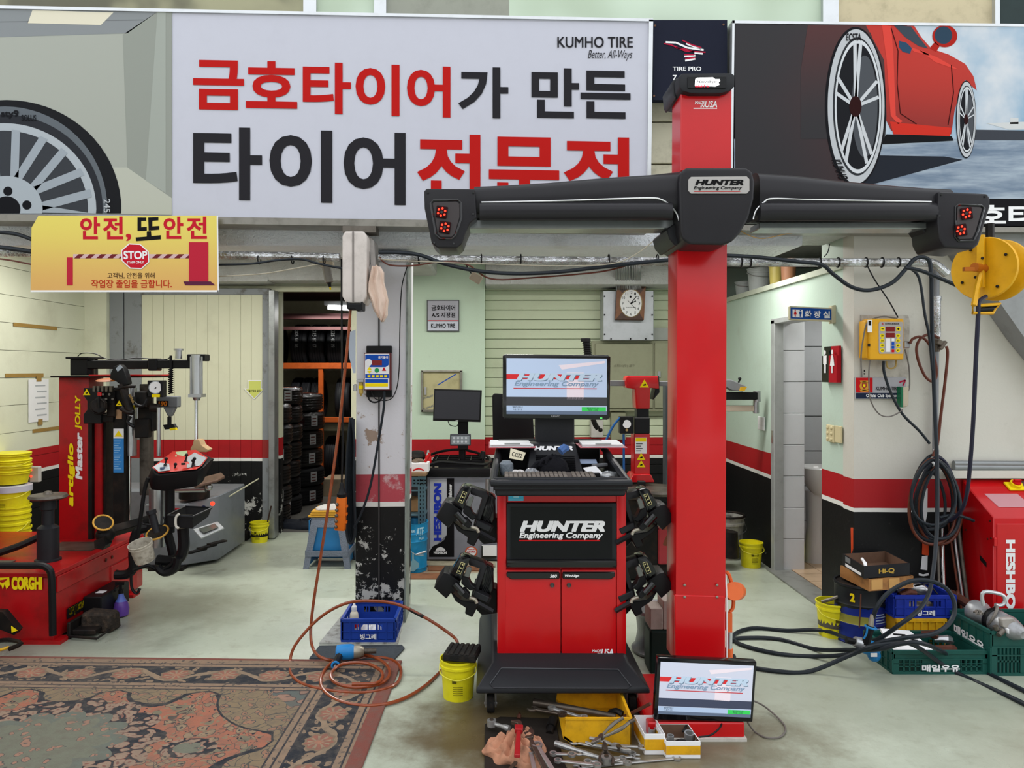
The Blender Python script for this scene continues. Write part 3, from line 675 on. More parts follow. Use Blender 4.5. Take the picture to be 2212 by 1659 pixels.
ob('underside_rail', B().pb(1010, 474, 1460, 494, DP-.06, .12), mat('silver_rail', '#9a9fa0', .25, .7, .1), bl, bev=.004)
ob('underside_rail', B().pb(1640, 480, 2010, 494, DP-.06, .12), mat('silver_rail', '#9a9fa0'), br_, bev=.004)
podL = ob('camera_pod', B().pp([(916, 412), (922, 407), (1026, 408), (1030, 470), (1015, 482), (1005, 505), (998, 526), (988, 535), (944, 535), (932, 524), (917, 450)], DP-.15, .22), BG, ap, bev=.012, seg=3)
podR = ob('camera_pod', B().pp([(2028, 413), (2134, 418), (2140, 428), (2139, 448), (2115, 528), (2102, 539), (2040, 535), (2030, 515), (2026, 480)], DP-.15, .22), BG, ap, bev=.012, seg=3)
ob('pod_back', B().pp([(1988, 488), (2034, 478), (2044, 536), (2018, 530)], DP-.05, .12), CHAR, podR, bev=.004)
def podwin(par, poly, inner, leds, ang):
    dd = DP-.151
    ob('window_frame', B().tube([P(x, y, dd) for x, y in poly], .005, 6, 0, True), BLKG, par)
    ob('window_panel', B().pp(inner, dd-.003, .006), mat('recess_grey', '#3a3536', .4, 0, .05), par, bev=.002)
    for cx, cy in leds:
        rot = Mx.Rotation(ang, 3, 'Y')
        ob('lamp_board', B().box(P(cx, cy, dd-.008), (.05, .01, .052), rot), mat('dark_red_board', '#2a1214', .4, 0, 0), par, bev=.003)
        b = B()
        for k in range(6):
            a = k*math.pi/3+.3; b.sph(P(cx, cy, dd-.016)+V((.0165*math.cos(a), 0, .0165*math.sin(a))), (.0048, .004, .0048), 8, 5)
        ob('lamps', b, LED, par)
        ob('lens', B().cyl(P(cx, cy, dd-.022), P(cx, cy, dd-.008), .006), BLKG, par)
podwin(podL, [(930, 440), (936, 433), (988, 432), (996, 438), (997, 470), (985, 508), (977, 516), (950, 516), (941, 506)], [(934, 440), (938, 436), (986, 435), (993, 440), (993, 469), (982, 506), (975, 512), (952, 512), (945, 504)], [(954, 458), (961, 491)], .15)
podwin(podR, [(2064, 446), (2070, 442), (2120, 444), (2126, 450), (2112, 500), (2103, 520), (2070, 521), (2063, 512)], [(2068, 448), (2072, 445), (2118, 447), (2122, 452), (2108, 500), (2100, 516), (2072, 517), (2067, 510)], [(2088, 461), (2076, 497)], -.15)
b = B()
for x, y in ((924, 416), (1023, 416), (1022, 462), (2034, 420), (2129, 424), (2030, 466), (938, 524), (980, 526)): b.cyl(P(x, y, DP-.156), P(x, y, DP-.148), .0045, n=8)
ob('screws', b, BLKG, ap)
ob('beam_saddle', B().pp([(1467, 395), (1470, 372), (1482, 362), (1612, 362), (1626, 370), (1631, 392), (1629, 430), (1618, 470), (1600, 503), (1582, 522), (1560, 529), (1492, 528), (1476, 518), (1470, 500)], DP-.19, .4), BG, ap, bev=.025, seg=4)
ob('saddle_side', B().pp([(1440, 494), (1473, 472), (1476, 516), (1460, 532), (1446, 516)], DP-.1, .3), CHAR, ap, bev=.006)
pl = ob('name_plate', B().pp([(1493, 382), (1613, 381), (1619, 387), (1619, 412), (1613, 418), (1493, 418), (1487, 412), (1487, 388)], DP-.195, .006), mat('silver_plate', '#a9a5a2', .3, .3, 0), ap)
ob('lettering', B().tp('HUNTER', 1502, 388, 1606, 400, DP-.197, .05, .25).tp('Engineering Company', 1499, 402, 1603, 411, DP-.197, .02, .2), BPR, pl)
ob('underline', B().pf([(1499, 412.5), (1599, 412.5), (1599, 414), (1499, 414)], DP-.197), RPR, pl)
# ================= ALIGNMENT CONSOLE
DC = 3.55
cc = thing('alignment_console', 'red and black wheel alignment console cabinet on casters with a keyboard tray', 'console', (P(1213, 0, DC).x, 3.8, 0))
ob('cabinet_body', B().bx(P(1076, 0, DC).x, P(1350, 0, DC).x, DC+.02, 4.12, .2, 1.03), RED, cc, bev=.01)
for a, b_ in ((1074, 1094), (1332, 1353)): ob('corner_post', B().pb(a, 1058, b_, 1425, DC-.004, .09), RED, cc, bev=.008, seg=2)
ob('top_panel', B().pb(1095, 1061, 1332, 1085, DC+.004, .02), RED, cc, bev=.003)
ob('blue_sticker', B().pb(1098, 1061, 1131, 1082, DC+.001, .003), mat('cyan_sticker', '#3fb4d8', .4, 0, 0), cc)
ob('sticker_print', B().pf([(1109, 1068), (1121, 1068), (1121, 1076), (1109, 1076)], DC).pf([(1101, 1063), (1129, 1063), (1129, 1064), (1101, 1064)], DC).pf([(1101, 1079), (1129, 1079), (1129, 1080), (1101, 1080)], DC), mat('pale_sticker', '#9bd6ea', .4, 0, 0), cc)
wd = ob('window_door', B().pb(1094, 1087, 1333, 1226, DC-.002, .02), CHAR, cc, bev=.004)
ob('smoked_pane', B().pb(1103, 1096, 1322, 1206, DC-.006, .003), mat('smoked_pane', '#0c0c10', .05, 0, 0), wd)
ob('lettering', B().tp('HUNTER', 1123, 1125, 1307, 1149, DC-.008, .05, .25).tp('Engineering Company', 1122, 1150, 1302, 1166, DC-.008, .03, .2), WHT, wd)
ob('red_underline', B().pf([(1121, 1166.5), (1296, 1166.5), (1296, 1169), (1121, 1169)], DC-.008), RPR, wd)
ob('handle', B().pp([(1095, 1210), (1331, 1210), (1331, 1222), (1322, 1226), (1104, 1226), (1095, 1222)], DC-.02, .03), BLKG, wd, bev=.005, seg=2)
for a, b_, s_, ts, l0, l1 in ((1092, 1211, 0, '560', 1188, 1203), (1213, 1331, 1, 'WinAlign', 1220, 1251)):
    d = ob('door', B().pb(a, 1231, b_, 1421, DC-.004, .02), RED, cc, bev=.004, seg=2)
    hp = [(a+2, 1236), (b_-2, 1236), (b_-2, 1251), (a+12, 1252), (a+2, 1246)] if not s_ else [(a+2, 1236), (b_-2, 1236), (b_-2, 1246), (b_-12, 1252), (a+2, 1251)]
    ob('handle', B().pp(hp, DC-.018, .02), BLKG, d, bev=.004)
    ob('lettering', B().tp(ts, l0, 1241, l1, 1248, DC-.0195, .04, .2), WHT, d)
    lx = 1193 if not s_ else 1229
    ob('lock', B().cyl(P(lx, 1264, DC-.012), P(lx, 1264, DC), .011).torus(P(lx, 1264, DC-.012), .008, .0025, (0, 1, 0)), mat('lock_metal', '#4d4845', .35, .8, 0), d)
    if s_: ob('made_in_lettering', B().tp('MADE', 1279, 1403, 1299, 1409, DC-.006, .015, .2).tp('IN', 1290, 1410, 1298, 1415, DC-.006, .015, .2).tp('USA', 1299, 1402, 1325, 1415, DC-.006, .03, .2).pf([(1276, 1416), (1325, 1416), (1325, 1418), (1276, 1418)], DC-.006), WHT, d)
x0, x1, X0, X1 = .012, .64, -.068, .722
bs = ob('base', B().add([(X0, 3.34, .14), (X1, 3.34, .14), (X1, 4.3, .14), (X0, 4.3, .14), (X0+.005, 3.34, .165), (X1-.005, 3.34, .165), (X1-.005, 4.3, .165), (X0+.005, 4.3, .165), (x0, 3.46, .24), (x1, 3.46, .24), (x1+.01, 4.25, .3), (x0-.01, 4.25, .3)], [(0, 3, 2, 1), (0, 1, 5, 4), (1, 2, 6, 5), (2, 3, 7, 6), (3, 0, 4, 7), (4, 5, 9, 8), (5, 6, 10, 9), (6, 7, 11, 10), (7, 4, 8, 11), (8, 9, 10, 11)]), CHAR, cc, bev=.012, seg=3)
def sl(x, y): # point on the sloping front of the base
    t = (1490-y)/55; return P(x, y, 3.335+.115*t)
ob('base_inset', B().tube([sl(*p)+V((0, -.004, .002)) for p in ((1058, 1478), (1083, 1443), (1335, 1446), (1363, 1482), (1355, 1487), (1066, 1486))], .003, 5, 0, True), mat('inset_line', '#3a3b3f', .3), bs)
def caster(x, y):
    c = ob('caster', B().cyl((x-.018, y, .042), (x+.018, y, .042), .042, n=24), RUB, cc, bev=.004)
    ob('caster_fork', B().bx(x-.027, x-.02, y-.02, y+.03, .03, .12).bx(x+.02, x+.027, y-.02, y+.03, .03, .12).bx(x-.027, x+.027, y-.03, y+.03, .115, .14).cyl((x-.03, y, .042), (x+.03, y, .042), .009), STEEL, c)
for x, y in ((0.0, 3.47), (.66, 3.47), (0, 4.15), (.66, 4.15)): caster(x, y)
# tray
tr = ob('tray', B().bx(.02, .622, 3.4, 4.0, 1.02, 1.075), CHAR, cc, bev=.018, seg=3)
TX0, TX1 = .012, .632
rimp = [(TX0+.04, 3.38, 1.085), (TX1-.04, 3.38, 1.085), (TX1-.008, 3.4, 1.088), (TX1, 3.44, 1.09), (TX1-.02, 3.75, 1.15), (TX1-.04, 4.0, 1.2), (TX1-.08, 4.03, 1.21), (TX0+.08, 4.03, 1.21), (TX0+.04, 4.0, 1.2), (TX0+.02, 3.75, 1.15), (TX0, 3.44, 1.09), (TX0+.008, 3.4, 1.088)]
ob('tray_rim', B().tube(rimp, .017, 10, 3, True), CHAR, tr)
ob('tray_wall', B().pb(1066, 1032, 1357, 1060, 3.385, .03).add([(TX0, 3.44, 1.03), (TX0+.02, 4.0, 1.03), (TX0+.03, 4.0, 1.2), (TX0, 3.44, 1.09)], [(0, 1, 2, 3)]).add([(TX1, 3.44, 1.03), (TX1-.02, 4.0, 1.03), (TX1-.03, 4.0, 1.2), (TX1, 3.44, 1.09)], [(0, 1, 2, 3)]).bx(TX0+.04, TX1-.04, 4.0, 4.03, 1.04, 1.2), CHAR, tr, bev=.006)
rs = ob('vented_riser', B().add([(.18, 3.72, 1.075), (.47, 3.72, 1.075), (.44, 3.86, 1.22), (.21, 3.86, 1.22), (.19, 3.98, 1.075), (.46, 3.98, 1.075), (.44, 3.96, 1.225), (.21, 3.96, 1.225)], [(0, 1, 2, 3), (3, 2, 6, 7), (4, 7, 6, 5), (0, 3, 7, 4), (1, 5, 6, 2), (0, 4, 5, 1)]), CHAR, cc, bev=.01, seg=2)
b = B()
for i in range(9):
    t = .1+.062*i; y = 3.72+.14*t-.004; z = 1.075+.145*t
    b.bx(.23, .43, y-.004, y+.006, z-.002, z+.003)
ob('vents', b, BLKG, rs, kind='stuff')
ob('lettering', B().text('HUNTER', lambda u, v: V((u, 3.72+.14*v-.003, 1.077+.145*v)), .225, .76, .425, .9, .05, .2), WHT, rs)
ob('monitor_stand', B().pb(1157, 900, 1241, 958, 3.93, .1), CHAR, cc, bev=.006)
EM = dict(dirt=0, emit=.55)
def scr(c): return mat('screen_'+c.strip('#'), c, .3, 0, 0, emit=.28)
def screen(fr, par, tint, band):
    def rect(u0, v0, u1, v1, k): return B().face([fr(u0, v0, k), fr(u1, v0, k), fr(u1, v1, k), fr(u0, v1, k)])
    s_ = ob('display', rect(0, 0, 1, 1, 0), scr(tint), par)
    ob('display_ghost', rect(.6, .25, .77, .73, 1).face([fr(.52, .12, 1), fr(.98, .04, 1), fr(.98, .08, 1), fr(.55, .2, 1)]), scr('#cdb9cc' if band == '#47484c' else '#e0d4dc'), s_)
    ob('display_band', rect(0, .69, 1, .845, 1), scr(band), s_)
    ob('display_menu', rect(0, .85, 1, .94, 1), scr('#a9bcd6'), s_); ob('display_taskbar', rect(0, .94, 1, 1, 1), scr('#5d6b80'), s_)
    ob('display_green_button', rect(.75, .865, .99, .94, 2), scr('#35c654'), s_)
    ob('display_red_bar', rect(0, .285, .82, .375, 1.2), scr('#c9282c'), s_)
    f2 = lambda u, v: fr(u, v, 2.5); f1 = lambda u, v: fr(u+.006, v+.012, 2)
    ob('display_shadow', B().text('HUNTER', f1, .1, .40, .95, .26, .05, .25), scr('#5b7288'), s_)
    ob('display_lettering', B().text('HUNTER', f2, .1, .40, .95, .26, .05, .25), scr('#b4c6d8'), s_)
    ob('display_lettering', B().text('Engineering Company', f2, .08, .52, .92, .41, .025, .25), scr('#7d93ab'), s_)
    ob('display_underline', rect(.07, .53, .9, .545, 2), scr('#b8282e'), s_)
    ob('display_menu_text', B().text('얼라이너', f2, .06, .89, .16, .858, .01).text('나가기', f2, .07, .93, .15, .9, .01).text('얼라인먼트', f2, .8, .9, .92, .868, .01).text('작업 시작', f2, .81, .935, .91, .905, .01), scr('#2a3545'), s_)
DM = 3.88
mo = thing('monitor', 'large black monitor with a lit alignment program standing on the red console', 'monitor', P(1200, 905, DM))
ob('housing', B().pp([(1086, 768), (1092, 765), (1313, 767), (1319, 771), (1317, 902), (1312, 907), (1090, 904), (1086, 900)], DM, .035), BLKG, mo, bev=.004, seg=2)
screen(lambda u, v, k: P(1094+(1311-1094)*u, 773.5+(894.5-773.5)*v+1.5*u, DM-.001-.0005*k), mo, '#b3c4de', '#3c3d41')
ob('lettering', B().tp('XAVVIO', 1190, 897, 1210, 901, DM-.002, .02), mat('grey_print', '#9a9a9a', .4, 0, 0), mo)
ob('power_lamp', B().pb(1296, 902, 1301, 904, DM-.003, .003), mat('green_lamp', '#50e060', .4, 0, 0, emit=1.5), mo)
# keyboard, mouse and the rest of the tray
zt = 1.079
def T(x, y, z=zt): return PZ(x, y, z)
kb = thing('keyboard', 'brown-grey film-covered keyboard lying at the front of the console tray', 'keyboard', (.3, 3.5, zt))
KX0, KX1, KY0, KY1 = .065, .495, 3.42, 3.56
ob('keyboard_body', B().add([(KX0, KY0, zt), (KX1, KY0, zt), (KX1, KY1, zt), (KX0, KY1, zt), (KX0, KY0, zt+.018), (KX1, KY0, zt+.018), (KX1, KY1, zt+.032), (KX0, KY1, zt+.032)], [(0, 3, 2, 1), (4, 5, 6, 7), (0, 1, 5, 4), (1, 2, 6, 5), (2, 3, 7, 6), (3, 0, 4, 7)]), mat('keyboard_brown', '#5d554f', .5, 0, .1), kb, bev=.003)
km = mat('key_taupe', '#857c74', .45, 0, .2)
kmesh = ob('key', B().box((KX0+.01, KY0+.012, zt+.023), (.0165, .0175, .008)), km, kb, bev=.0015)
for j in range(5):
    for i in range(20):
        if (i, j) == (0, 0) or i in (14,): continue
        k = kmesh.copy(); COL.objects.link(k); k.parent = kb; k.location = (i*.0211, j*.026, j*.0027); 
ms = one('computer_mouse', B().sph(T(1310, 1020)+V((0, 0, .0)), (.03, .05, .025), 16, 8), BLKG, 'small glossy black mouse right of the keyboard on the console tray', 'mouse')
ms.location = (T(1308, 1026).x, 3.47, zt)
for v in ms.data.vertices: v.co.z = max(v.co.z-.025, 0)
def blob(cx, cy, z, rx, ry, rz, seed, n=18, m=9, amp=.35, fold=0):
    rnd = random.Random(seed); ph = [rnd.uniform(0, 6) for _ in range(6)]; rings = []
    for i in range(m+1):
        p = max(.04, min(math.pi/2, (i/m)*math.pi/2)); r_ = []
        for q in range(n):
            a = q*2*math.pi/n; f = 1+amp*(.5*math.sin(3*a+ph[0])+.3*math.sin(5*a+ph[1]+3*p)+.25*math.sin(8*a+ph[2]+p*4))
            h = 1+amp*(.5*math.sin(4*a+ph[3]+5*p)+.4*math.sin(7*a+ph[4])+fold*math.sin(9*a+ph[5]-6*p)+fold*.7*math.sin(5*a+11*p))
            r_.append((cx+rx*f*math.sin(p), cy, 0) and V((cx+rx*f*math.sin(p)*math.cos(a), cy+ry*f*math.sin(p)*math.sin(a), z+max(0, rz*math.cos(p)*h))))
        rings.append(r_)
    return B().ring(rings)
def stack(p0, w, d_, n, rz, lab, nm='paper_stack', m=PAPER, cat='papers', group=None):
    t_ = thing(nm, lab, cat, p0, group, rz)
    for i in range(n):
        a = random.uniform(-.06, .06); b = B().box((random.uniform(-.01, .01), random.uniform(-.01, .01), .002+i*.0035), (w, d_, .0025), RZ(a))
        b.v = [v+V(p0) for v in b.v]; ob('sheet', b, m, t_)
    return t_
for sx, lab in ((1105, 'stack of loose papers on a pink clipboard left of the console screen stand'), (1295, 'stack of loose papers on a pink clipboard right of the console screen stand')):
    p = P(sx, 963, 3.93); t_ = stack((p.x, p.y, 1.206), .21, .26, 4, 0, lab)
    bb = B().box((p.x, p.y, 1.205), (.24, .3, .003)); ob('clipboard', bb, mat('pink_board', '#c06a74', .5, 0, 0), t_)
    bb = B().box((p.x, p.y-.13, 1.224), (.08, .012, .006)); ob('clip', bb, STEEL, t_)
one('soap_bottle', B().lathe([(.002, 0), (.03, .005), (.036, .03), (.034, .06), (.02, .075)], (T(1090, 1002).x+.0, 3.66, zt), n=16), mat('crazed_grey', '#6f7880', .4, 0, .2, bmp=.5), 'grey crinkled bottle lying at the left of the console tray', 'bottle')
cd = thing('paper_tag', 'cream paper tag with code C032 leaning in the left of the console tray', 'tag', (P(1113, 0, 3.66).x, 3.68, zt))
q = [P(1103, 968, 3.74), P(1136, 978, 3.74), P(1129, 995, 3.68), P(1100, 990, 3.68)]
ob('card', B().prism(q, (0, .003, 0)), mat('cream_card', '#c9c2a6', .6, 0, .1), cd)
ob('lettering', B().text('C032', lambda u, v: q[0]*(1-u)*(1-v)+q[1]*u*(1-v)+q[2]*u*v+q[3]*(1-u)*v+V((0, -.002, .001)), .15, .75, .85, .3, .01), BPR, cd)
one('crumpled_paper', blob(P(1120, 0, 3.62).x, 3.62, zt, .055, .03, .03, 4), mat('receipt_white', '#d8d4d2', .7, 0, .05), 'crumpled white receipt below the cream tag in the console tray', 'paper')
gl = thing('work_glove', 'black work glove with blue cuff lying on the vented riser of the console', 'glove', (P(1203, 0, 3.7).x, 3.7, 1.1))
gx = P(1195, 0, 3.7).x
g0 = (gx, 3.7, 1.1)
ob('palm', blob(gx, 3.68, 1.1, .075, .05, .075, 9, amp=.18), mat('black_knit', '#15151a', .9, 0, .1, bmp=.5), gl)
for i, (dx, dz) in enumerate(((-.03, .075), (-.055, .06), (-.078, .045), (-.09, .02))):
    ob('finger', B().tube([(gx+dx*.3, 3.665, 1.12+dz*.6), (gx+dx, 3.65, 1.115+dz*.75), (gx+dx*1.35, 3.645, 1.1+dz*.5)], [.011, .010, .008], 8, 3), MATS['black_knit'], gl)
ob('cuff', B().tube([P(1210, 975, 3.66), P(1219, 968, 3.67), P(1222, 972, 3.675)], .022, 8, 3), mat('blue_knit', '#4a6aa0', .9, 0, .1, bmp=.5), gl)
one('plastic_bag', blob(P(1150, 0, 3.62).x, 3.63, zt, .05, .03, .035, 15, amp=.4), mat('clear_film', '#8e9094', .15, 0, .2), 'crinkled clear plastic wrapper between the keyboard and the black glove', 'wrapper')
one('folded_receipt', B().box((P(1280, 0, 3.7).x, 3.68, zt+.02), (.07, .09, .004), RX(.35) @ RZ(.3)), PAPER, 'small white folded paper at the right of the console tray', 'paper')
one('blue_note', B().box((P(1270, 0, 3.82).x, 3.82, zt+.05), (.09, .05, .005), RX(.3)), mat('pale_blue_note', '#a9bcd8', .6, 0, 0), 'pale blue note at the back right of the console tray', 'paper')
one('foil_pouch', blob(P(1315, 0, 3.66).x, 3.66, zt, .055, .06, .02, 21, amp=.3), mat('silver_pouch', '#a6a9ab', .3, .4, .1), 'silver plastic pouch at the far right of the console tray', 'pouch')
one('black_case', B().box((P(1283, 0, 3.6).x, 3.6, zt+.013), (.06, .03, .02)), BLK, 'small black case beside the mouse on the console tray', 'case', bev=.004)
one('brush', B().box((P(1298, 0, 3.72).x, 3.76, zt+.04), (.09, .022, .016), RZ(.5)), GREY, 'grey flat brush behind the silver pouch on the console tray', 'brush', bev=.003)

# ================= WHEEL CLAMPS
def clamp(sgn, ox, oy, lab, cat='wheel clamp'):
    def X(x): return (x+ox) if sgn > 0 else (2*1199.5-x+ox)
    def pp(b, pts, d, th): return b.pp([(X(x), y+oy) for x, y in pts], d, th)
    D = 3.66
    t_ = thing('wheel_clamp', lab, cat, P(X(1060), 1100+oy, D), 'alignment wheel clamps hung on the console')
    ob('target_head', pp(B(), [(941, 1117), (962, 1084), (972, 1086), (999, 1104), (991, 1112), (968, 1141)], D-.12, .14), BLK, t_, bev=.006, seg=2)
    ob('head_hood', pp(B(), [(962, 1083), (978, 1083), (1001, 1100), (990, 1124), (982, 1130), (948, 1102)], D-.09, .13), BG, t_, bev=.01, seg=2)
    fr_ = ob('frame', pp(B(), [(978, 1084), (997, 1052), (1004, 1049), (1020, 1053), (1017, 1062), (1003, 1092), (1000, 1102)], D-.13, .1), BLKG, t_, bev=.006, seg=2)
    ob('frame', pp(B(), [(1018, 1052), (1050, 1063), (1056, 1070), (1036, 1128), (1028, 1122), (1042, 1076), (1016, 1068)], D-.1, .08), BG, t_, bev=.006, seg=2)
    ob('frame', pp(B(), [(1052, 1064), (1070, 1073), (1071, 1120), (1052, 1145), (1034, 1132)], D-.05, .08), BLKG, t_, bev=.008, seg=2)
    b = B()
    for k in range(4): b.tube([P(X(1058+k*4), 1072+oy+k, D-.053), P(X(1052+k*4), 1105+oy, D-.055), P(X(1040+k*4), 1136+oy-k, D-.053)], .003, 5, 3)
    ob('frame_ribs', b, CHAR, t_, kind='stuff')
    lb = pp(B(), [(1000, 1061), (1009, 1064), (999, 1088), (990, 1084)], D-.1315, .001)
    ob('label_border', lb, mat('cream_print', '#c9c08a', .5, 0, 0), t_)
    ob('label', pp(B(), [(1000.8, 1062.5), (1007.6, 1064.8), (998.4, 1086.6), (991.4, 1083.6)], D-.133, .001), BPR, t_)
    b = B()
    for k, (x, y) in enumerate(((1003, 1067), (999, 1074), (996, 1081))): pp(b, [(x-2, y-2), (x+2, y-1), (x+2, y+2), (x-1, y+1)], D-.134, .0008)
    ob('label_marks', b, MATS['cream_print'], t_)
    ob('lever', pp(B(), [(1012, 1073), (1019, 1071), (1024, 1075), (1017, 1096), (1006, 1092)], D-.15, .012), mat('grey_lever', '#6b6d6a', .3, .6, .1), t_, bev=.003)
    ob('jaw_block', pp(B(), [(1002, 1090), (1016, 1096), (1022, 1110), (1032, 1118), (1020, 1124), (1000, 1108)], D-.13, .06), BLK, t_, bev=.004)
    ob('grip', B().tube([P(X(985), 1108+oy, D-.17), P(X(994), 1118+oy, D-.17), P(X(1003), 1128+oy, D-.165)], .018, 10, 3), BLKG, t_)
    ob('knuckle', pp(B(), [(998, 1124), (1008, 1120), (1020, 1134), (1012, 1142), (1000, 1134)], D-.17, .05), BLK, t_, bev=.003)
    ob('rail', pp(B(), [(1030, 1124), (1062, 1138), (1056, 1150), (1026, 1136)], D-.12, .06), CHAR, t_, bev=.003)
    ob('rail_tip', pp(B(), [(1056, 1136), (1066, 1140), (1060, 1152), (1052, 1148)], D-.11, .05), BLK, t_, bev=.002)
    ob('silver_hook', B().tube([P(X(1018), 1138+oy, D-.15), P(X(1030), 1142+oy, D-.15), P(X(1034), 1150+oy, D-.15)], .008, 8, 3), mat('worn_alu', '#a8a293', .4, .6, .2), t_)
    ob('lower_bracket', pp(B(), [(976, 1124), (1000, 1144), (1040, 1150), (1024, 1181), (1008, 1173), (1012, 1162), (988, 1146)], D-.08, .09), BLK, t_, bev=.004)
    ob('release_bar', B().tube([P(X(1036), 1150+oy, D-.13), P(X(1068), 1168+oy, D-.12)], .012, 4), CHAR, t_)
    ob('mount_arm', pp(B(), [(1030, 1110), (1078, 1120), (1078, 1172), (1044, 1176), (1020, 1150)], D+.02, .12), BLK, t_, bev=.004)
clamp(1, 0, 0, 'upper of the two black wheel clamps hung on the left side of the console')
clamp(1, -4, 153, 'lower of the two black wheel clamps hung on the left side of the console')
clamp(-1, 0, 5, 'upper of the two black wheel clamps hung on the right side of the console')
clamp(-1, -2, 152, 'lower of the two black wheel clamps hung on the right side of the console')

# ================= FLOOR MONITOR in front of the post
DF = 3.2
fm = thing('floor_monitor', 'black monitor standing on the red post base on the floor, screen lit', 'monitor', P(1525, 1562, DF))
qs = [P(1421, 1420, DF+.02), P(1635, 1430, DF+.02), P(1626, 1560, DF), P(1412, 1555, DF)]
ob('housing', B().prism(qs, (0, .04, .0)), BLKG, fm, bev=.005, seg=2)
iq = [P(1427, 1429, DF+.016), P(1628, 1438, DF+.016), P(1621, 1550, DF-.002), P(1421, 1542, DF-.002)]
screen(lambda u, v, k: iq[0]*(1-u)*(1-v)+iq[1]*u*(1-v)+iq[2]*u*v+iq[3]*(1-u)*v+V((0, -.0012-.0004*k, 0)), fm, '#c3c6d6', '#3c4256')
ob('power_cable', B().tube([P(1488, 1556, DF+.03), P(1483, 1566, DF+.0), P(1477, 1578, DF-.03), P(1474, 1580, DF-.03)], .004, 6, 4).tube([P(1560, 1558, DF+.03), P(1555, 1572, DF-.03), P(1535, 1588, DF-.06), P(1510, 1592, DF-.08)], .004, 6, 4), BLK, fm)
# ================= shared builders
def bucket(x, y, r, h, lab, m=YEL, z=0, lid=False, handle=True, group=None, name='plastic_bucket', txt=None, inside=None, tilt=None, wall=.004):
    t_ = thing(name, lab, 'bucket', (x, y, z), group)
    prof = [(r*.84, 0), (r*.86, .004), (r*.97, h*.86), (r*1.04, h*.86), (r*1.05, h*.8), (r*1.0, h*.79), (r*1.06, h*.93), (r*1.06, h), (r*1.0, h)]
    prof = [(r*.84, 0), (r*.96, h*.8), (r*1.03, h*.8), (r*1.03, h*.86), (r*.985, h*.87), (r*1.0, h*.95), (r*1.05, h*.955), (r*1.05, h)]
    if lid: prof += [(r*1.02, h+.004)]; b = B().lathe(prof, (x, y, z), n=32)
    else: prof += [(r*.98, h), (r*.95, h*.85), (r*.8, .02)]; b = B().lathe(prof, (x, y, z), n=32)
    bd = ob('bucket_body', b, m, t_)
    if not lid and inside: ob('contents', B().cyl((x, y, z+h*.3), (x, y, z+h*.78), r*.9, r*.93, 24), inside, t_)
    if handle: ob('bail_handle', B().tube([(x-r*1.04, y, z+h*.84), (x-r*.9, y-r*.7, z+h*.68), (x, y-r*1.12, z+h*.6), (x+r*.9, y-r*.7, z+h*.68), (x+r*1.04, y, z+h*.84)], .003, 6, 5), mat('bail_yellow', '#d9d23a', .4, 0, .1) if m is YEL else STEEL, t_)
    if txt is not None:
        f = lambda u, v: V((x+r*.985*math.sin(u), y-r*.985*math.cos(u), z+v*h))
        q = B()
        for i in range(6):
            u0 = -.35+.15*i; q.add([f(u0, .18), f(u0+.15, .18), f(u0+.15, .6), f(u0, .6)], [(0, 1, 2, 3)])
        g = lambda u, v: V((x+(r*1.0)*math.sin(u), y-(r*1.0)*math.cos(u), z+v*h))
        L_ = B()
        for k in range(5): L_.add([g(-.25, .2+k*.05), g(.0, .2+k*.05), g(.3, .2+k*.05), g(.3, .215+k*.05), g(0, .215+k*.05), g(-.25, .215+k*.05)], [(0, 1, 4, 5), (1, 2, 3, 4)])
        if txt: L_.text(txt, g, .0, .5, .4, .58, .01)
        L_.add([g(-.3, .5), g(-.05, .5), g(-.05, .6), g(-.3, .6)], [(0, 1, 2, 3)])
        ob('label_print', L_, mat('bucket_print', '#5c551a', .5, 0, 0), t_)
    return t_
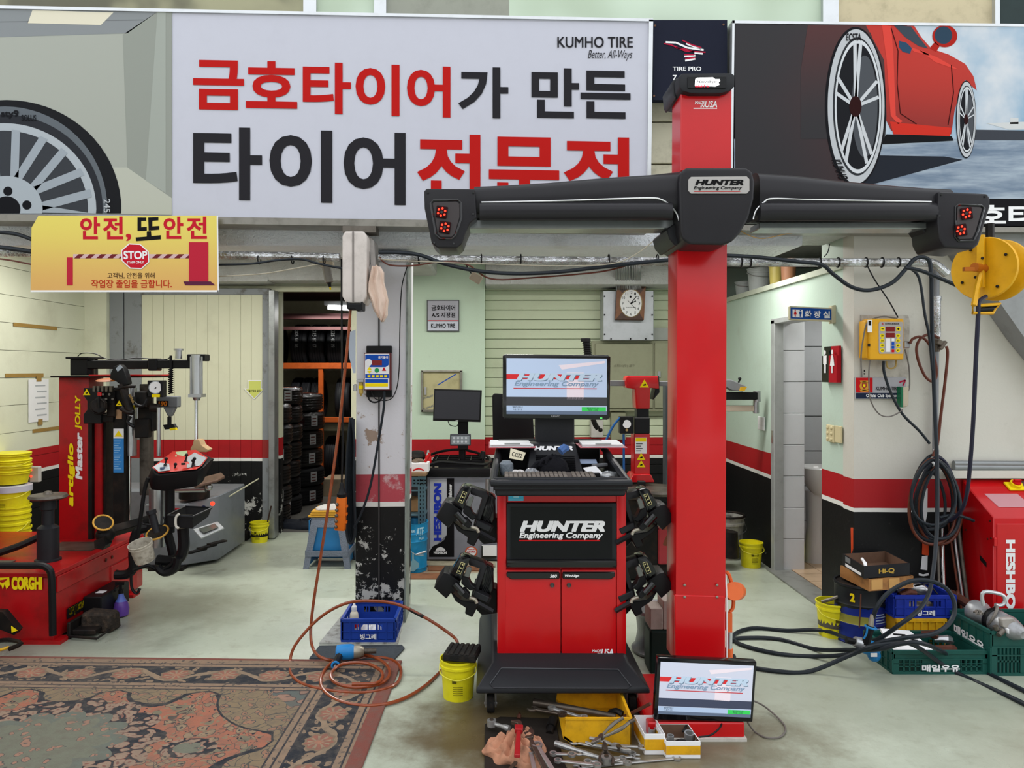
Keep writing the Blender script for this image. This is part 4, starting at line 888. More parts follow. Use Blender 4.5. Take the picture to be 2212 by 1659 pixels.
def crate(x, y, z, w, d_, h, rz, m, lab, text=None, nslots=5, group=None, tcol=WHT, handle=True, name='crate', th=.012):
    t_ = thing(name, lab, 'crate', (x, y, z), group)
    def W_(b): b.v = [RZ(rz) @ v+V((x, y, z)) for v in b.v]; return b
    ob('crate_bottom', W_(B().bx(-w/2, w/2, -d_/2, d_/2, .004, .016)), m, t_)
    def wall(L, place, nm, hole):
        b = B(); q = lambda u0, u1, v0, v1, a=0, c=th: b.add([place(u, v, n_) for u in (u0, u1) for n_ in (a, c) for v in (v0, v1)], [(0, 1, 3, 2), (4, 6, 7, 5), (0, 4, 5, 1), (2, 3, 7, 6), (0, 2, 6, 4), (1, 5, 7, 3)])
        q(-L/2, L/2, h-.018, h, -.006, th); q(-L/2, L/2, 0, .014, -.003, th)
        if hole == 'slots':
            q(-L/2, L/2, h*.62, h*.66, -.004); q(-L/2, L/2, h*.66, h-.016)
            q(-L*.2, L*.22, .012, h*.62)
            for s_ in (-1, 1):
                q(s_*L/2-.006 if s_ < 0 else L/2-.03, -L/2+.03 if s_ < 0 else L/2, .012, h*.62, -.004)
                n_ = nslots; u0, u1 = (-L/2+.03, -L*.2) if s_ < 0 else (L*.22, L/2-.03)
                for k in range(n_+1):
                    u = u0+(u1-u0)*k/n_; q(u-.004, u+.004, .012, h*.62)
                q(u0, u1, h*.3, h*.34)
        elif hole == 'grip':
            q(-L/2, L/2, .012, h*.5); q(-L/2, L/2, h*.76, h-.016); q(-L/2, -L*.3, h*.5, h*.76); q(L*.3, L/2, h*.5, h*.76)
            q(-L*.17, -L*.14, h*.5, h*.76); q(L*.14, L*.17, h*.5, h*.76); q(-L*.22, -L*.2, h*.5, h*.76); q(L*.2, L*.22, h*.5, h*.76)
            q(-L*.3, -L*.26, h*.5, h*.76); q(L*.26, L*.3, h*.5, h*.76)
        else: q(-L/2, L/2, .012, h-.016)
        for k in range(7):
            u = -L/2+L*k/6; q(max(u-.003, -L/2), min(u+.003, L/2), .01, h-.01, -.005, 0) if hole != 'slots' or k in (0, 6) else None
        q(-L/2, L/2, h*.44, h*.47, -.004, 0)
        return ob(nm, W_(b), m, t_)
    hk = 'slots' if nslots else 'grip'
    fw = wall(w, lambda u, v, n_: V((u, -d_/2+n_, v)), 'crate_wall', hk)
    wall(w, lambda u, v, n_: V((u, d_/2-n_, v)), 'crate_wall', hk)
    lw = wall(d_, lambda u, v, n_: V((-w/2+n_, u, v)), 'crate_wall', 'grip' if nslots == 0 else 'plain'); wall(d_, lambda u, v, n_: V((w/2-n_, u, v)), 'crate_wall', 'plain')
    if text:
        tw = w*.4 if nslots else w*.3
        b = B().text(text, lambda u, v: V((u, -d_/2-.0065, v)), -tw/2, h*.12 if nslots else h*.12, tw/2, h*.42 if nslots else h*.36, .04)
        ob('lettering', W_(b), tcol, fw)
    return t_
def tyre_proto(name, R_, w, m=RUB, tread=True):
    r_in = R_*.62
    prof = [(r_in, -w*.36), (r_in+.02, -w*.42), (R_*.8, -w*.5), (R_*.93, -w*.47), (R_*.985, -w*.38), (R_, -w*.3)]
    for k in (-.2, -.05, .1, .25):
        prof += [(R_, w*k-.006), (R_-.009, w*k-.004), (R_-.009, w*k+.004), (R_, w*k+.006)]
    prof += [(R_, w*.3), (R_*.985, w*.38), (R_*.93, w*.47), (R_*.8, w*.5), (r_in+.02, w*.42), (r_in, w*.36)]
    return prof
TYR = mat('tyre_rubber', '#1c1d20', .55, 0, .1)
WRP = fmat('wrapped_tyre', lambda t, b: (bump(t.nt, b, t.noise(1, 5, .7, t.comb(t.x*6, t.y*6, t.z*70)), .8, .02), t.mix(t.noise(20).gt(2), '#131315', '#131315'))[1], .18, 0, False, coat=.6)
def tyre(x, y, z, R_, w, lab, m, grp, ax=(0, 0, 1), sticker=None, txt=None):
    t_ = thing('tyre', lab, 'tyre', (x, y, z), grp)
    ob('tyre_body', B().lathe(tyre_proto('', R_, w), (x, y, z+w/2) if ax[2] else (x, y, z+R_), ax, 40, False), m, t_)
    if sticker is not None:
        f = lambda u, v: V((x+(R_+.002)*math.sin(u), y-(R_+.002)*math.cos(u), z+v*w))
        b = B()
        for i in range(4): b.add([f(sticker+.07*i, .25), f(sticker+.07*i+.07, .25), f(sticker+.07*i+.07, .8), f(sticker+.07*i, .8)], [(0, 1, 2, 3)])
        s_ = ob('sticker', b, mat('label_white', '#b9bbbd', .4, 0, .1), t_)
        g = lambda u, v: V((x+(R_+.004)*math.sin(u), y-(R_+.004)*math.cos(u), z+v*w)); b = B()
        for k in range(3): b.add([g(sticker+.04, .3+.16*k), g(sticker+.22, .3+.16*k), g(sticker+.22, .36+.16*k), g(sticker+.04, .36+.16*k)], [(0, 1, 2, 3)])
        ob('sticker_print', b, mat('sticker_dark', '#5b2c2a', .5, 0, 0) if sticker > .6 else BPR, s_)
    if txt:
        f = lambda u, v: V((x+u, y-R_-.003+.0, z+R_+v)); ob('chalk_number', B().text(txt, f, -.035, -.02, .015, .21, .01, 0, -90), mat('chalk', '#a9abad', .8, 0, 0), t_)
    return t_
# ---- storage room
OR = mat('orange_rack', '#b5531d', .45, 0, .2)
rk = thing('storage_rack', 'orange steel rack with tyres at the back of the dark storage room', 'rack', (-1.9, 10.0, 0))
for z0, z1 in ((1.62, 1.7),): ob('rack_beam', B().bx(-3.1, -1.5, 9.95, 10.0, z0, z1), OR, rk, bev=.004)
ob('rack_beam', B().bx(-2.32, -1.5, 9.95, 10.0, .9, .97), OR, rk, bev=.004); ob('rack_beam', B().bx(-2.32, -1.5, 9.95, 10.0, .08, .16), OR, rk, bev=.004)
for x in (-2.32, -3.1, -1.5): ob('rack_post', B().bx(x, x+.06, 9.96, 10.03, 0, 1.65), OR, rk, bev=.004)
ob('rack_shelf', B().bx(-3.1, -1.45, 10.0, 10.7, 1.6, 1.62).bx(-3.1, -1.45, 10.0, 10.7, .88, .9).bx(-3.1, -1.45, 10.0, 10.7, .07, .09), DSTEEL, rk)
for i, (px, tx) in enumerate(((590, None), (650, '205 66 16'), (688, '215 60 17'), (727, '235 40 19'), (765, None))):
    x = P(px, 0, 10.2).x
    tyre(x, 10.32, 1.62, .31, .22, ('upright tyre on the rack top shelf, %s' % (('second from left, chalk numbers low on tread', 'middle one, chalk numbers high on tread', 'fourth from left, chalk numbers on tread')[i-1] if tx else ('farthest left, half hidden' if i == 0 else 'farthest right, behind the hoses'))), TYR, 'tyres on the top rack shelf', (1, 0, 0), None, tx)
for i, px in enumerate((640, 662, 684)): tyre(P(px, 0, 10.2).x, 10.35, .9, .3, .13, '%s of three narrow upright tyres on the middle rack shelf' % ('left one', 'middle one', 'right one')[i], TYR, 'tyres on the middle rack shelf', (1, 0, 0))
for i, (px, zz) in enumerate(((718, .09), (742, .9))): tyre(P(px, 0, 10.2).x, 10.35, zz, .3, .2, ('dark upright tyre on the lower rack shelf behind the orange cable', 'dark upright tyre on the middle rack shelf beside the pillar')[i], TYR, 'tyres on the rack', (1, 0, 0))
random.seed(3)
for nm, px, d, n, R_, w, off in (('right', 642, 9.0, 6, .32, .222, .75), ('middle', 591, 8.35, 7, .315, .203, .62), ('left', 563, 7.71, 6, .315, .21, .8)):
    for k in range(n):
        x = P(px, 0, d).x+random.uniform(-.02, .015)
        pos = ('bottom' if k == 0 else 'top' if k == n-1 else ('%s from the bottom' % ('', 'second', 'third', 'fourth', 'fifth', 'sixth')[k]))
        tyre(x, d+random.uniform(-.01, .01), k*w, R_, w*.97, 'black %styre in the %s storage stack, %s' % ('plastic-wrapped ' if k > 1 else '', nm, pos), WRP if k > 1 or nm == 'left' else TYR, 'tyre stacks in the storage room', (0, 0, 1), off if random.random() < .8 else None)
tl = thing('tube_light', 'lit fluorescent tube light under the storage room ceiling', 'light', (P(728, 0, 9.3).x, 9.3, 2.35))
ob('tube', B().cyl(P(709, 664, 9.3), P(790, 667, 9.3), .03), mat('tube_glow', '#ffffff', .5, 0, 0, emit=9), tl)
ob('tube_housing', B().bx(P(700, 0, 9.3).x, P(800, 0, 9.3).x, 9.3, 9.36, 2.42, 2.47), ALU, tl)
one('ceiling_beam', B().bx(-4.3, -1.0, 9.4, 9.5, 2.25, 2.32).bx(-4.3, -1.0, 9.5, 9.6, 2.12, 2.16), mat('beam_maroon', '#4a2a2a', .6, 0, .1), 'maroon and grey roof rails over the storage rack', 'beam')
l_ = area('storage_tube_lamp', (-1.9, 9.2, 2.3), (0, 0, 0), .9, .1, 30)
one('rag_heap', blob(P(655, 0, 7.7).x, 7.62, 0, .3, .2, .06, 5), mat('navy_cloth', '#22262e', .95, 0, .2), 'dark navy cloth heap on the floor at the storage doorway', 'cloth')
one('cardboard_box', B().bx(P(698, 0, 9.4).x, P(742, 0, 9.4).x, 9.4, 9.8, 0, .22), mat('tan_box', '#9c8c74', .8, 0, .2), 'tan cardboard box on the storage room floor under the rack', 'box', bev=.004)
# ---- left yellow bucket by the door, stacks of buckets
bucket(P(563, 0, 6.95).x, 6.92, .085, .185, 'small yellow bucket by the sliding door with a stick in it', inside=RUB, txt='')
one('wooden_stick', B().cyl((P(570, 0, 6.9).x, 6.92, .06), P(586, 1093, 6.9), .007), mat('dark_wood', '#3a2b22', .7), 'dark stick standing in the small yellow bucket by the sliding door', 'stick')
one('dark_block', B().bx(P(513, 0, 7).x, P(538, 0, 7).x, 6.95, 7.04, 0, .08), mat('charred_block', '#2c2927', .9, 0, .3), 'dark brown block on the floor left of the small yellow bucket', 'block', bev=.01)
def pails(x, y, z, n, r, h, first, lab0):
    for k in range(n):
        bucket(x+random.uniform(-.006, .006), y, r, h, lab0[k], z=z+first*k, lid=False, handle=(k % 2 == 0), group='stacked yellow pails', txt='' if k == 0 else None)
xb = P(24, 0, 5.75).x
pails(xb, 5.75, 0, 4, .13, .30, .085, ['yellow pail at the bottom of the stack behind the red machine', 'second yellow pail from the bottom of the left stack', 'yellow pail with a white rim below the upper group', 'yellow pail just under the white-rimmed pail group'])
bucket(xb, 5.75, .137, .2, 'yellow pail with a grey-white lid rim in the middle of the left stack', z=.50, txt='', group='stacked yellow pails')
ob('lid', B().lathe([(.14, 0), (.145, .0), (.145, .045), (.13, .05)], (xb, 5.75, .665), n=32), mat('pale_lid', '#b9bac6', .4, 0, .1), bpy.data.objects['plastic_bucket.005'])
for k in range(4): bucket(xb+random.uniform(-.005, .005), 5.75, .135, .1, 'yellow lidded pail top group of the left stack, %s' % ('lowest', 'second', 'third', 'topmost')[k], z=.725+k*.042 if k < 3 else .86, lid=True, handle=(k == 2), group='stacked yellow pails')
ps = thing('socket_outlet', 'white multi-socket outlet with red lamps beside the yellow pails', 'outlet', P(72, 1020, 5.56))
ob('outlet_body', B().pb(63, 1008, 84, 1042, 5.86, .04), mat('old_white', '#b9b7b2', .5), ps, bev=.006)
ob('outlet_lamps', B().sph(P(67, 1015, 5.86), .009).sph(P(67, 1029, 5.86), .009), LED, ps)
# paper notes on the left wall
nt = thing('taped_note', 'handwritten paper note taped to the left cream wall', 'note', (XL, 6.28, 1.3))
ob('note_sheet', B().box((XL+.008, 6.28, 1.345), (.002, .28, .36)), PAPER, nt)
ob('tape', B().box((XL+.01, 6.28, 1.53), (.002, .07, .05)), mat('brown_tape', '#9a7a3e', .4, 0, .1), nt); ob('tape', B().box((XL+.01, 6.3, 1.16), (.002, .06, .05)), MATS['brown_tape'], nt)
b = B()
for k in range(6): b.box((XL+.0095, 6.3+.02*(k % 2), 1.47-k*.05), (.001, .14, .012))
ob('handwriting', b, mat('pencil', '#a9adb0', .7, 0, 0), nt, kind='stuff')
for i, (ya, yb, z, lab) in enumerate(((5.95, 6.55, 1.97, 'long torn brown tape strip high on the left cream wall'), (5.85, 6.35, 1.56, 'brown tape strip left of the taped note'), (6.2, 6.7, 1.09, 'torn tape strip below the taped note'))):
    one('tape_strip', B().box((XL+.006, (ya+yb)/2, z), (.002, yb-ya, .03)), MATS['brown_tape'], lab, 'tape', 'tape remnants on the left wall')
an = thing('arrow_sign', 'yellow downward arrow sticker on the cream sliding door', 'sign', P(548, 860, 7.06))
ob('arrow_border', B().pf([(535, 821), (565, 821), (565, 839), (572, 839), (549, 863), (526, 839), (535, 839)], 7.055), WHT, an)
ob('arrow', B().pf([(537, 823), (563, 823), (563, 841), (568, 841), (549, 860), (531, 841), (537, 841)], 7.052), mat('arrow_green', '#c9cf6a', .5, 0, 0), an)
ob('lettering', B().tp('물건적치 금지', 537, 842, 562, 847, 7.05, .02), BPR, an)

# ================= BIG RED TYRE CHANGER (left)
tc = thing('tyre_changer', 'large red tyre changer with a tall column, black arms and lever console', 'tyre changer', (-3.0, 4.8, 0))
XB = -2.56
ob('chassis', B().bx(-4.2, XB, 4.34, 5.45, .02, .40), REDW, tc, bev=.008, seg=2)
ob('chassis_lid', B().bx(-4.2, XB+.008, 4.33, 5.45, .385, .415), REDW, tc, bev=.005)
ob('chassis_flange', B().bx(XB-.02, XB+.012, 4.36, 5.45, .29, .385), REDW, tc, bev=.004)
ob('side_plate', B().bx(XB-.02, XB+.008, 4.98, 5.35, .04, .28), REDW, tc, bev=.006)
b = B()
for y, z in ((4.9, .345), (4.98, .345), (5.3, .35), (5.05, .23), (5.05, .1), (5.3, .23)): b.cyl((XB, y, z), (XB+.018, y, z), .011)
ob('bolts', b, mat('rust_bolt', '#5c2a20', .5, .4, .2), tc)
ob('foot', B().bx(-2.75, XB+.05, 4.32, 4.42, 0, .022).bx(-2.6, XB+.05, 5.2, 5.3, 0, .022), REDW, tc)
ob('brand_lettering', B().tp('CORGHI', 25, 1246, 91, 1274, 4.329, .06), YPR, tc)
ob('brand_emblem', B().pf([(-6, 1248), (20, 1247), (21, 1264), (14, 1273), (10, 1262), (6, 1273), (2, 1262), (-4, 1271)], 4.328), YPR, tc)
ob('emblem_swoosh', B().pf([(-4, 1254), (8, 1252), (17, 1250), (10, 1257), (4, 1260)], 4.327), mat('red_line_print', '#a8281c', .5, 0, 0), tc)
stp = ob('pedal_sticker', B().add([(XB+.01, 4.46, .1), (XB+.01, 4.7, .1), (XB+.01, 4.7, .165), (XB+.01, 4.46, .165)], [(0, 1, 2, 3)]), BPR, tc)
ob('lettering', B().text('UP | DOWN', lambda u, v: V((XB+.012, 4.48+.2*u, .105+.055*v)), 0, 0, 1, 1, .03), YPR, stp)
# column
CXm = lambda px, d=5.2: P(px, 0, d).x
ob('column', B().bx(CXm(127), CXm(192), 5.2, 5.4, .41, 1.55), REDW, tc, bev=.006, seg=2)
ob('column_side', B().bx(CXm(200), CXm(217), 5.22, 5.4, .41, 1.3), REDW, tc, bev=.004)
ob('column_rail', B().bx(CXm(192), CXm(200), 5.19, 5.38, .41, 1.3).bx(CXm(217), CXm(223), 5.24, 5.38, .41, 1.3), BLKM, tc)
ob('column_lettering', B().tp('artiglio', 146, 958, 162, 1094, 5.196, .05, .15, 90), YPR, tc); ob('column_lettering', B().tp('JOLLY', 162, 854, 177, 928, 5.196, .03, .1, 90), YPR, tc)
ob('column_lettering', B().tp('Master', 163, 934, 178, 1036, 5.196, .05, .15, 90), WHT, tc)
ob('top_plate', B().bx(CXm(118), CXm(345), 5.15, 5.42, 1.55, 1.562), BLKM, tc)
ob('top_plate_red', B().bx(CXm(205), CXm(346), 5.12, 5.4, 1.56, 1.57), RED, tc)
ob('arm_pivot', B().bx(CXm(151), CXm(188), 5.2, 5.35, 1.565, 1.68).cyl((CXm(182), 5.25, 1.565), (CXm(182), 5.25, 1.69), .04).bx(CXm(146), CXm(196), 5.17, 5.38, 1.68, 1.695), BLK, tc, bev=.004)
ob('swing_arm', B().pb(186, 778, 320, 797, 5.2, .07), BLK, tc, bev=.006)
ob('swing_arm', B().pb(318, 777, 415, 796, 5.17, .07).pb(319, 774, 338, 801, 5.16, .09), BLK, tc, bev=.006)
ob('arm_hose', B().tube([P(x, y, 5.18) for x, y in ((168, 770), (178, 763), (205, 764), (230, 775), (262, 777), (295, 773), (335, 776), (360, 776), (368, 770))], .0035, 6, 5), BLK, tc)
ob('valve', B().cyl(P(386, 775, 5.15), P(386, 757, 5.15), .022).cyl(P(386, 757, 5.15), P(386, 753, 5.15), .032), STEEL, tc)
ob('coil_spring', B().tube([P(369+4.8*math.cos(k*.9), 796+k*.62, 5.16)+V((0, .016*math.sin(k*.9), 0)) for k in range(90)], .0035, 5).cyl(P(369, 768, 5.16), P(369, 850, 5.16), .009), BLK, tc)
ob('cylinder_bracket', B().pb(403, 765, 442, 780, 5.15, .1), BLK, tc, bev=.006)
cy = ob('air_cylinder', B().cyl(P(425, 767, 5.17), P(425, 856, 5.17), .04, n=20), ALU, tc)
ob('cylinder_rods', B().cyl(P(412, 770, 5.14), P(412, 856, 5.14), .006).cyl(P(436, 770, 5.14), P(436, 856, 5.14), .006).bx(P(410, 0, 5.15).x, P(438, 0, 5.15).x, 5.12, 5.21, P(0, 858, 5.15).z, P(0, 851, 5.15).z).cyl(P(425, 857, 5.17), P(425, 865, 5.17), .03, .02), STEEL, cy)
ob('piston_rod', B().cyl(P(424, 863, 5.17), P(424, 954, 5.17), .011), mat('chrome', '#d5d6d8', .12, 1, 0), cy)
ob('rubber_foot', B().pp([(418, 950), (430, 950), (435, 962), (450, 972), (445, 977), (414, 976), (410, 970), (416, 960)], 5.13, .09), mat('tan_rubber', '#bd9d74', .6, 0, .15), cy, bev=.008, seg=2)
# drill-like grey tool head
gh = ob('grey_head', B().pb(337, 856, 384, 880, 5.2, .06).pp([(352, 880), (378, 880), (368, 900), (362, 900)], 5.2, .05), mat('grey_cast', '#83878a', .4, .3, .15), tc, bev=.006)
ob('head_display', B().pb(340, 866, 363, 878, 5.192, .006), BPR, gh)
ob('head_lettering', B().tp('190', 342, 867, 361, 877, 5.19, .05, .1), mat('orange_print', '#e0812a', .5, 0, 0), gh)
ob('head_shank', B().cyl(P(366, 900, 5.22), P(366, 922, 5.22), .014).pp([(352, 918), (374, 916), (380, 926), (356, 928)], 5.2, .04), BLK, gh)
ob('head_tip', B().pp([(366, 925), (378, 924), (380, 929), (368, 930)], 5.19, .03), YPR, gh)
# black tool column with blue decal
ob('tool_column', B().pb(244, 838, 269, 1150, 5.12, .1), BLKM, tc, bev=.004)
ob('decal', B().pb(245, 930, 267, 1021, 5.115, .003), mat('decal_blue', '#2d7fc4', .45, 0, 0), tc)
ob('decal_header', B().pb(245, 926, 267, 947, 5.113, .003), WHT, tc)
ob('decal_triangle', B().pf([(256, 930), (265, 943), (247, 943)], 5.111), YPR, tc); 
b = B()
for k in range(13): b.pf([(247, 952+k*5), (262-3*(k % 3), 952+k*5), (262-3*(k % 3), 953.4+k*5), (247, 953.4+k*5)], 5.113)
ob('decal_print', b, mat('decal_pale', '#8fc0e6', .5, 0, 0), tc, kind='stuff')
ob('wood_label', B().pb(250, 885, 263, 905, 5.112, .006), mat('tan_label', '#a88462', .6, 0, .1), tc)
ob('chrome_tube', B().cyl(P(284, 838, 5.18), P(284, 984, 5.18), .034, n=20), STEEL, tc)
ob('thin_rod', B().cyl(P(280, 984, 5.16), P(280, 1130, 5.16), .01), MATS['chrome'], tc)
ob('rear_mast', B().pb(301, 830, 322, 1070, 5.25, .08), DSTEEL, tc, bev=.004)
def tri(cx, cy, s_, d, par, flip=1):
    ob('warning_triangle', B().pp([(cx, cy-s_*flip), (cx+s_, cy+s_*.7*flip), (cx-s_, cy+s_*.7*flip)], d, .002), YPR, par)
    ob('triangle_mark', B().pf([(cx-s_*.35, cy+s_*.1), (cx+s_*.3, cy-s_*.1), (cx+s_*.35, cy+s_*.25), (cx-s_*.2, cy+s_*.35)], d-.001), BPR, par)
# bead-breaker head cluster
ob('head_plate', B().pp([(180, 838), (218, 838), (218, 915), (180, 915), (180, 895), (188, 885), (188, 866), (180, 855)], 5.08, .03), BLK, tc, bev=.003)
tri(187, 848, 8, 5.075, tc); tri(257, 872, 7, 5.05, tc); tri(289, 880, 7, 5.04, tc, -1)
ob('head_ring', B().torus(P(213, 877, 5.05), .055, .006, (0, 1, 0)).torus(P(213, 877, 5.03), .045, .004, (0, 1, 0)), BLKM, tc)
ob('head_core', B().cyl(P(213, 876, 5.03), P(213, 876, 5.14), .05).pb(196, 838, 248, 868, 5.1, .1).pb(230, 860, 248, 900, 5.09, .1).pb(196, 896, 244, 912, 5.1, .08), BLKM, tc, bev=.004)
ob('red_knob', B().pb(210, 848, 217, 856, 5.02, .02), RED, tc, bev=.003)
ob('head_spoke', B().tube([P(213, 855, 5.02), P(214, 880, 5.02)], .008).pb(211, 904, 217, 909, 5.02, .01), BLK, tc)
b = B()
for k in range(5): b.pb(200+k*9, 834, 205+k*9, 846, 5.07, .03)
for k in range(4): b.cyl(P(222+7*k, 852+10*(k % 2), 5.06), P(222+7*k, 852+10*(k % 2), 5.1), .008)
ob('clamp_fittings', b, DSTEEL, tc, kind='stuff')
ob('orange_disc', B().lathe([(.001, -.006), (.06, -.004), (.075, 0), (.06, .006), (.001, .008)], P(233, 821, 5.02), (0, -.15, 1), 28), mat('orange_ring', '#b5652a', .5, 0, .2), tc)
ob('visor', B().pp([(238, 806), (245, 792), (258, 787), (266, 796), (272, 812), (276, 830), (262, 834), (247, 822), (236, 818)], 4.98, .07), BLK, tc, bev=.01, seg=2)
ob('visor_window', B().pp([(250, 796), (258, 788), (265, 794), (254, 803)], 4.974, .004), mat('pale_visor', '#aab4c4', .2, .3, 0), tc)
ob('tilt_arm', B().tube([P(262, 830, 5.0), P(272, 858, 5.0), P(282, 890, 5.0)], .026, 10, 4).tube([P(248, 842, 4.98), P(270, 836, 4.98), P(292, 835, 4.98)], .01, 8, 4).tube([P(262, 882, 4.99), P(275, 890, 4.98), P(288, 892, 4.98)], .016, 8, 4), BLKM, tc)
ob('spring', B().tube([P(280+k*.25+3*math.cos(k*1.1), 852+k*.55, 4.96) for k in range(34)], .003, 5), mat('brass', '#b5a06a', .35, .7, .1), tc)
ob('right_head', B().pb(290, 846, 316, 880, 5.02, .1).pb(290, 905, 320, 946, 5.06, .06).pb(297, 880, 330, 932, 5.1, .08).cyl(P(325, 880, 5.05), P(345, 882, 5.05), .03), BLKM, tc, bev=.006)
ob('linkage', B().tube([P(290, 858, 5.0), P(292, 872, 4.98), P(308, 877, 4.98), P(318, 862, 4.99)], .009, 8, 4).tube([P(282, 900, 5.0), P(276, 912, 5.0), P(290, 922, 5.0)], .012, 8, 4), BLK, tc)
gb = ob('gauge_box', B().pb(318, 822, 352, 858, 5.02, .06), BLK, tc, bev=.004)
ob('gauge', B().cyl(P(336, 837, 5.01), P(336, 837, 5.02), .043, n=28), STEEL, gb); ob('gauge_face', B().cyl(P(336, 837, 5.007), P(336, 837, 5.012), .038, n=28), WHT, gb)
ob('gauge_needle', B().pf([(330, 842), (337, 836), (338, 838), (331, 843)], 5.004), BPR, gb); ob('gauge_label', B().pb(328, 852, 345, 858, 5.014, .004), YPR, gb)
ob('support_rod', B().cyl(P(343, 880, 5.0), P(343, 985, 5.0), .013), STEEL, tc)
# lever console
DL = 4.75
lc = ob('lever_console', B().ring([[P(x, y, DL)+V((0, dy, 0)) for x, y, dy in q] for q in ([(318, 1034, 0), (330, 1057, -.02), (360, 1060, -.03), (428, 1050, -.02), (436, 1042, .02), (436, 1000, .22), (390, 985, .25), (345, 990, .2)], [(330, 1010, -.02), (342, 1021, -.05), (352, 1024, -.06), (435, 1015, -.05), (441, 1008, -.01), (430, 999, .2), (390, 980, .25), (345, 982, .2)])]), BLK, tc, bev=.008, seg=2)
LP = [(334, 1010, -.03), (352, 1021, -.057), (432, 1013, -.052), (437, 1007, 0), (425, 998, .19), (392, 982, .235), (346, 984, .19)]
lift = V((0, -.004, .006))
ob('lever_panel', B().face([P(x, y, DL)+V((0, dy, 0))+lift for x, y, dy in LP]), mat('panel_red', '#cf3a30', .4, 0, 0), lc)
pg = mat('panel_grey', '#aeb3b5', .4, 0, 0); q = lift*1.6
ob('panel_patch', B().face([P(x, y, DL)+V((0, dy, 0))+q for x, y, dy in ((337, 1010, -.03), (352, 1019, -.055), (376, 1016, -.053), (362, 1006, .03), (344, 1003, .02))]), pg, lc)
ob('panel_patch', B().face([P(x, y, DL)+V((0, dy, 0))+q for x, y, dy in ((388, 995, .13), (394, 988, .2), (424, 999, .18), (434, 1008, 0), (410, 1012, -.04))]), pg, lc)
ob('panel_patch', B().face([P(x, y, DL)+V((0, dy, 0))+q for x, y, dy in ((354, 986, .19), (376, 984, .21), (382, 990, .17), (374, 996, .12), (362, 994, .12))]), mat('panel_pale_green', '#b9c79a', .4, 0, 0), lc)
for x, y in ((357, 1004), (377, 1016), (401, 996), (418, 1004), (415, 1008)): ob('lever', B().cyl(P(x, y, DL-.02), P(x+2, y-11, DL-.02), .005).sph(P(x+2, y-13, DL-.02), .011).cyl(P(x, y+1, DL-.02), P(x, y-2, DL-.02), .013, .006), BLK, lc)
ob('blue_knob', B().cyl(P(351, 1014, DL-.04), P(351, 1009, DL-.04), .015), mat('blue_grey_knob', '#51607a', .3), lc); ob('black_knob', B().cyl(P(396, 1004, DL-.03), P(396, 1000, DL-.03), .013), BLK, lc)
ob('console_neck', B().cyl(P(341, 1055, 4.95), P(341, 1180, 4.95), .055, n=24), STEEL, tc)
ob('console_post', B().cyl(P(367, 1056, 4.9), P(367, 1150, 4.9), .03), BLK, tc)
ob('hose_bundle', B().tube([P(x, y, 4.7) for x, y in ((320, 1032), (312, 1060), (305, 1110), (297, 1160), (292, 1190))], .013, 8, 5).tube([P(x, y, 4.8) for x, y in ((322, 1140), (295, 1150), (288, 1190), (288, 1225), (275, 1240), (250, 1242))], .03, 10, 5), BLK, tc)
# lower arms, discs, tray and cable loops
ob('lower_arm', B().tube([P(228, 1150, 4.72), P(262, 1142, 4.8), P(330, 1122, 5.0)], .04, 4, 0), BLKM, tc, bev=.004)
ob('arm_joint', B().sph(P(228, 1155, 4.68), (.06, .06, .05)).pp([(203, 1168), (224, 1160), (228, 1178), (222, 1188), (204, 1184)], 4.6, .08).cyl(P(218, 1150, 4.64), P(214, 1128, 4.64), .02), BLKM, tc)
dsc = mat('yellow_disc_edge', '#cf9a3a', .5, 0, .2)
ob('bead_disc', B().lathe([(.001, -.004), (.05, -.006), (.058, 0), (.05, .006), (.001, .004)], P(223, 1129, 4.62), (.45, -.5, .7), 24), BLKM, tc)
ob('disc_ring', B().torus(P(223, 1129, 4.615), .056, .006, (.45, -.5, .7)), dsc, tc)
ob('bead_disc', B().lathe([(.001, -.004), (.055, -.006), (.068, 0), (.055, .006), (.001, .004)], P(340, 1150, 4.66), (-.1, -.45, .8), 24), BLKM, tc)
ob('disc_ring', B().torus(P(340, 1150, 4.655), .066, .006, (-.1, -.45, .8)), dsc, tc)
ob('short_mast', B().cyl(P(339, 1150, 4.6), P(328, 1108, 4.6), .022).cyl(P(328, 1110, 4.6), P(326, 1102, 4.6), .031, n=8), CHAR, tc)
ob('wire_bracket', B().tube([P(x, y, 4.6) for x, y in ((308, 1122), (310, 1132), (350, 1134), (356, 1124), (352, 1116))], .005, 6, 3), BLK, tc)
ty = ob('tool_tray', B().pp([(362, 1112), (415, 1112), (416, 1142), (364, 1138)], 4.62, .01).add([P(362, 1114, 4.62), P(400, 1094, 4.95), P(457, 1097, 4.95), P(416, 1117, 4.62), P(366, 1138, 4.62), P(402, 1112, 4.9), P(450, 1116, 4.9), P(414, 1142, 4.62)], [(0, 1, 5, 4), (1, 2, 6, 5), (2, 3, 7, 6), (4, 5, 6, 7)]), BLK, tc)
ob('tray_rim', B().tube([P(362, 1113, 4.615), P(400, 1094, 4.95), P(457, 1097, 4.95), P(416, 1116, 4.615)], .006, 6, 0, True), CHAR, ty)
ob('white_strap', B().tube([P(387, 1110, 4.6), P(380, 1118, 4.6), P(380, 1136, 4.6), P(386, 1141, 4.6)], .008, 6, 3), mat('strap_white', '#c9c5ba', .6), ty)
ob('frame_loop', B().tube([P(x, y, 4.75) for x, y in ((395, 1140), (397, 1180), (388, 1205), (365, 1212), (340, 1210))], .035, 10, 5).tube([P(x, y, 4.9) for x, y in ((362, 1150), (372, 1190), (374, 1205))], .03, 8, 3), BLK, tc)
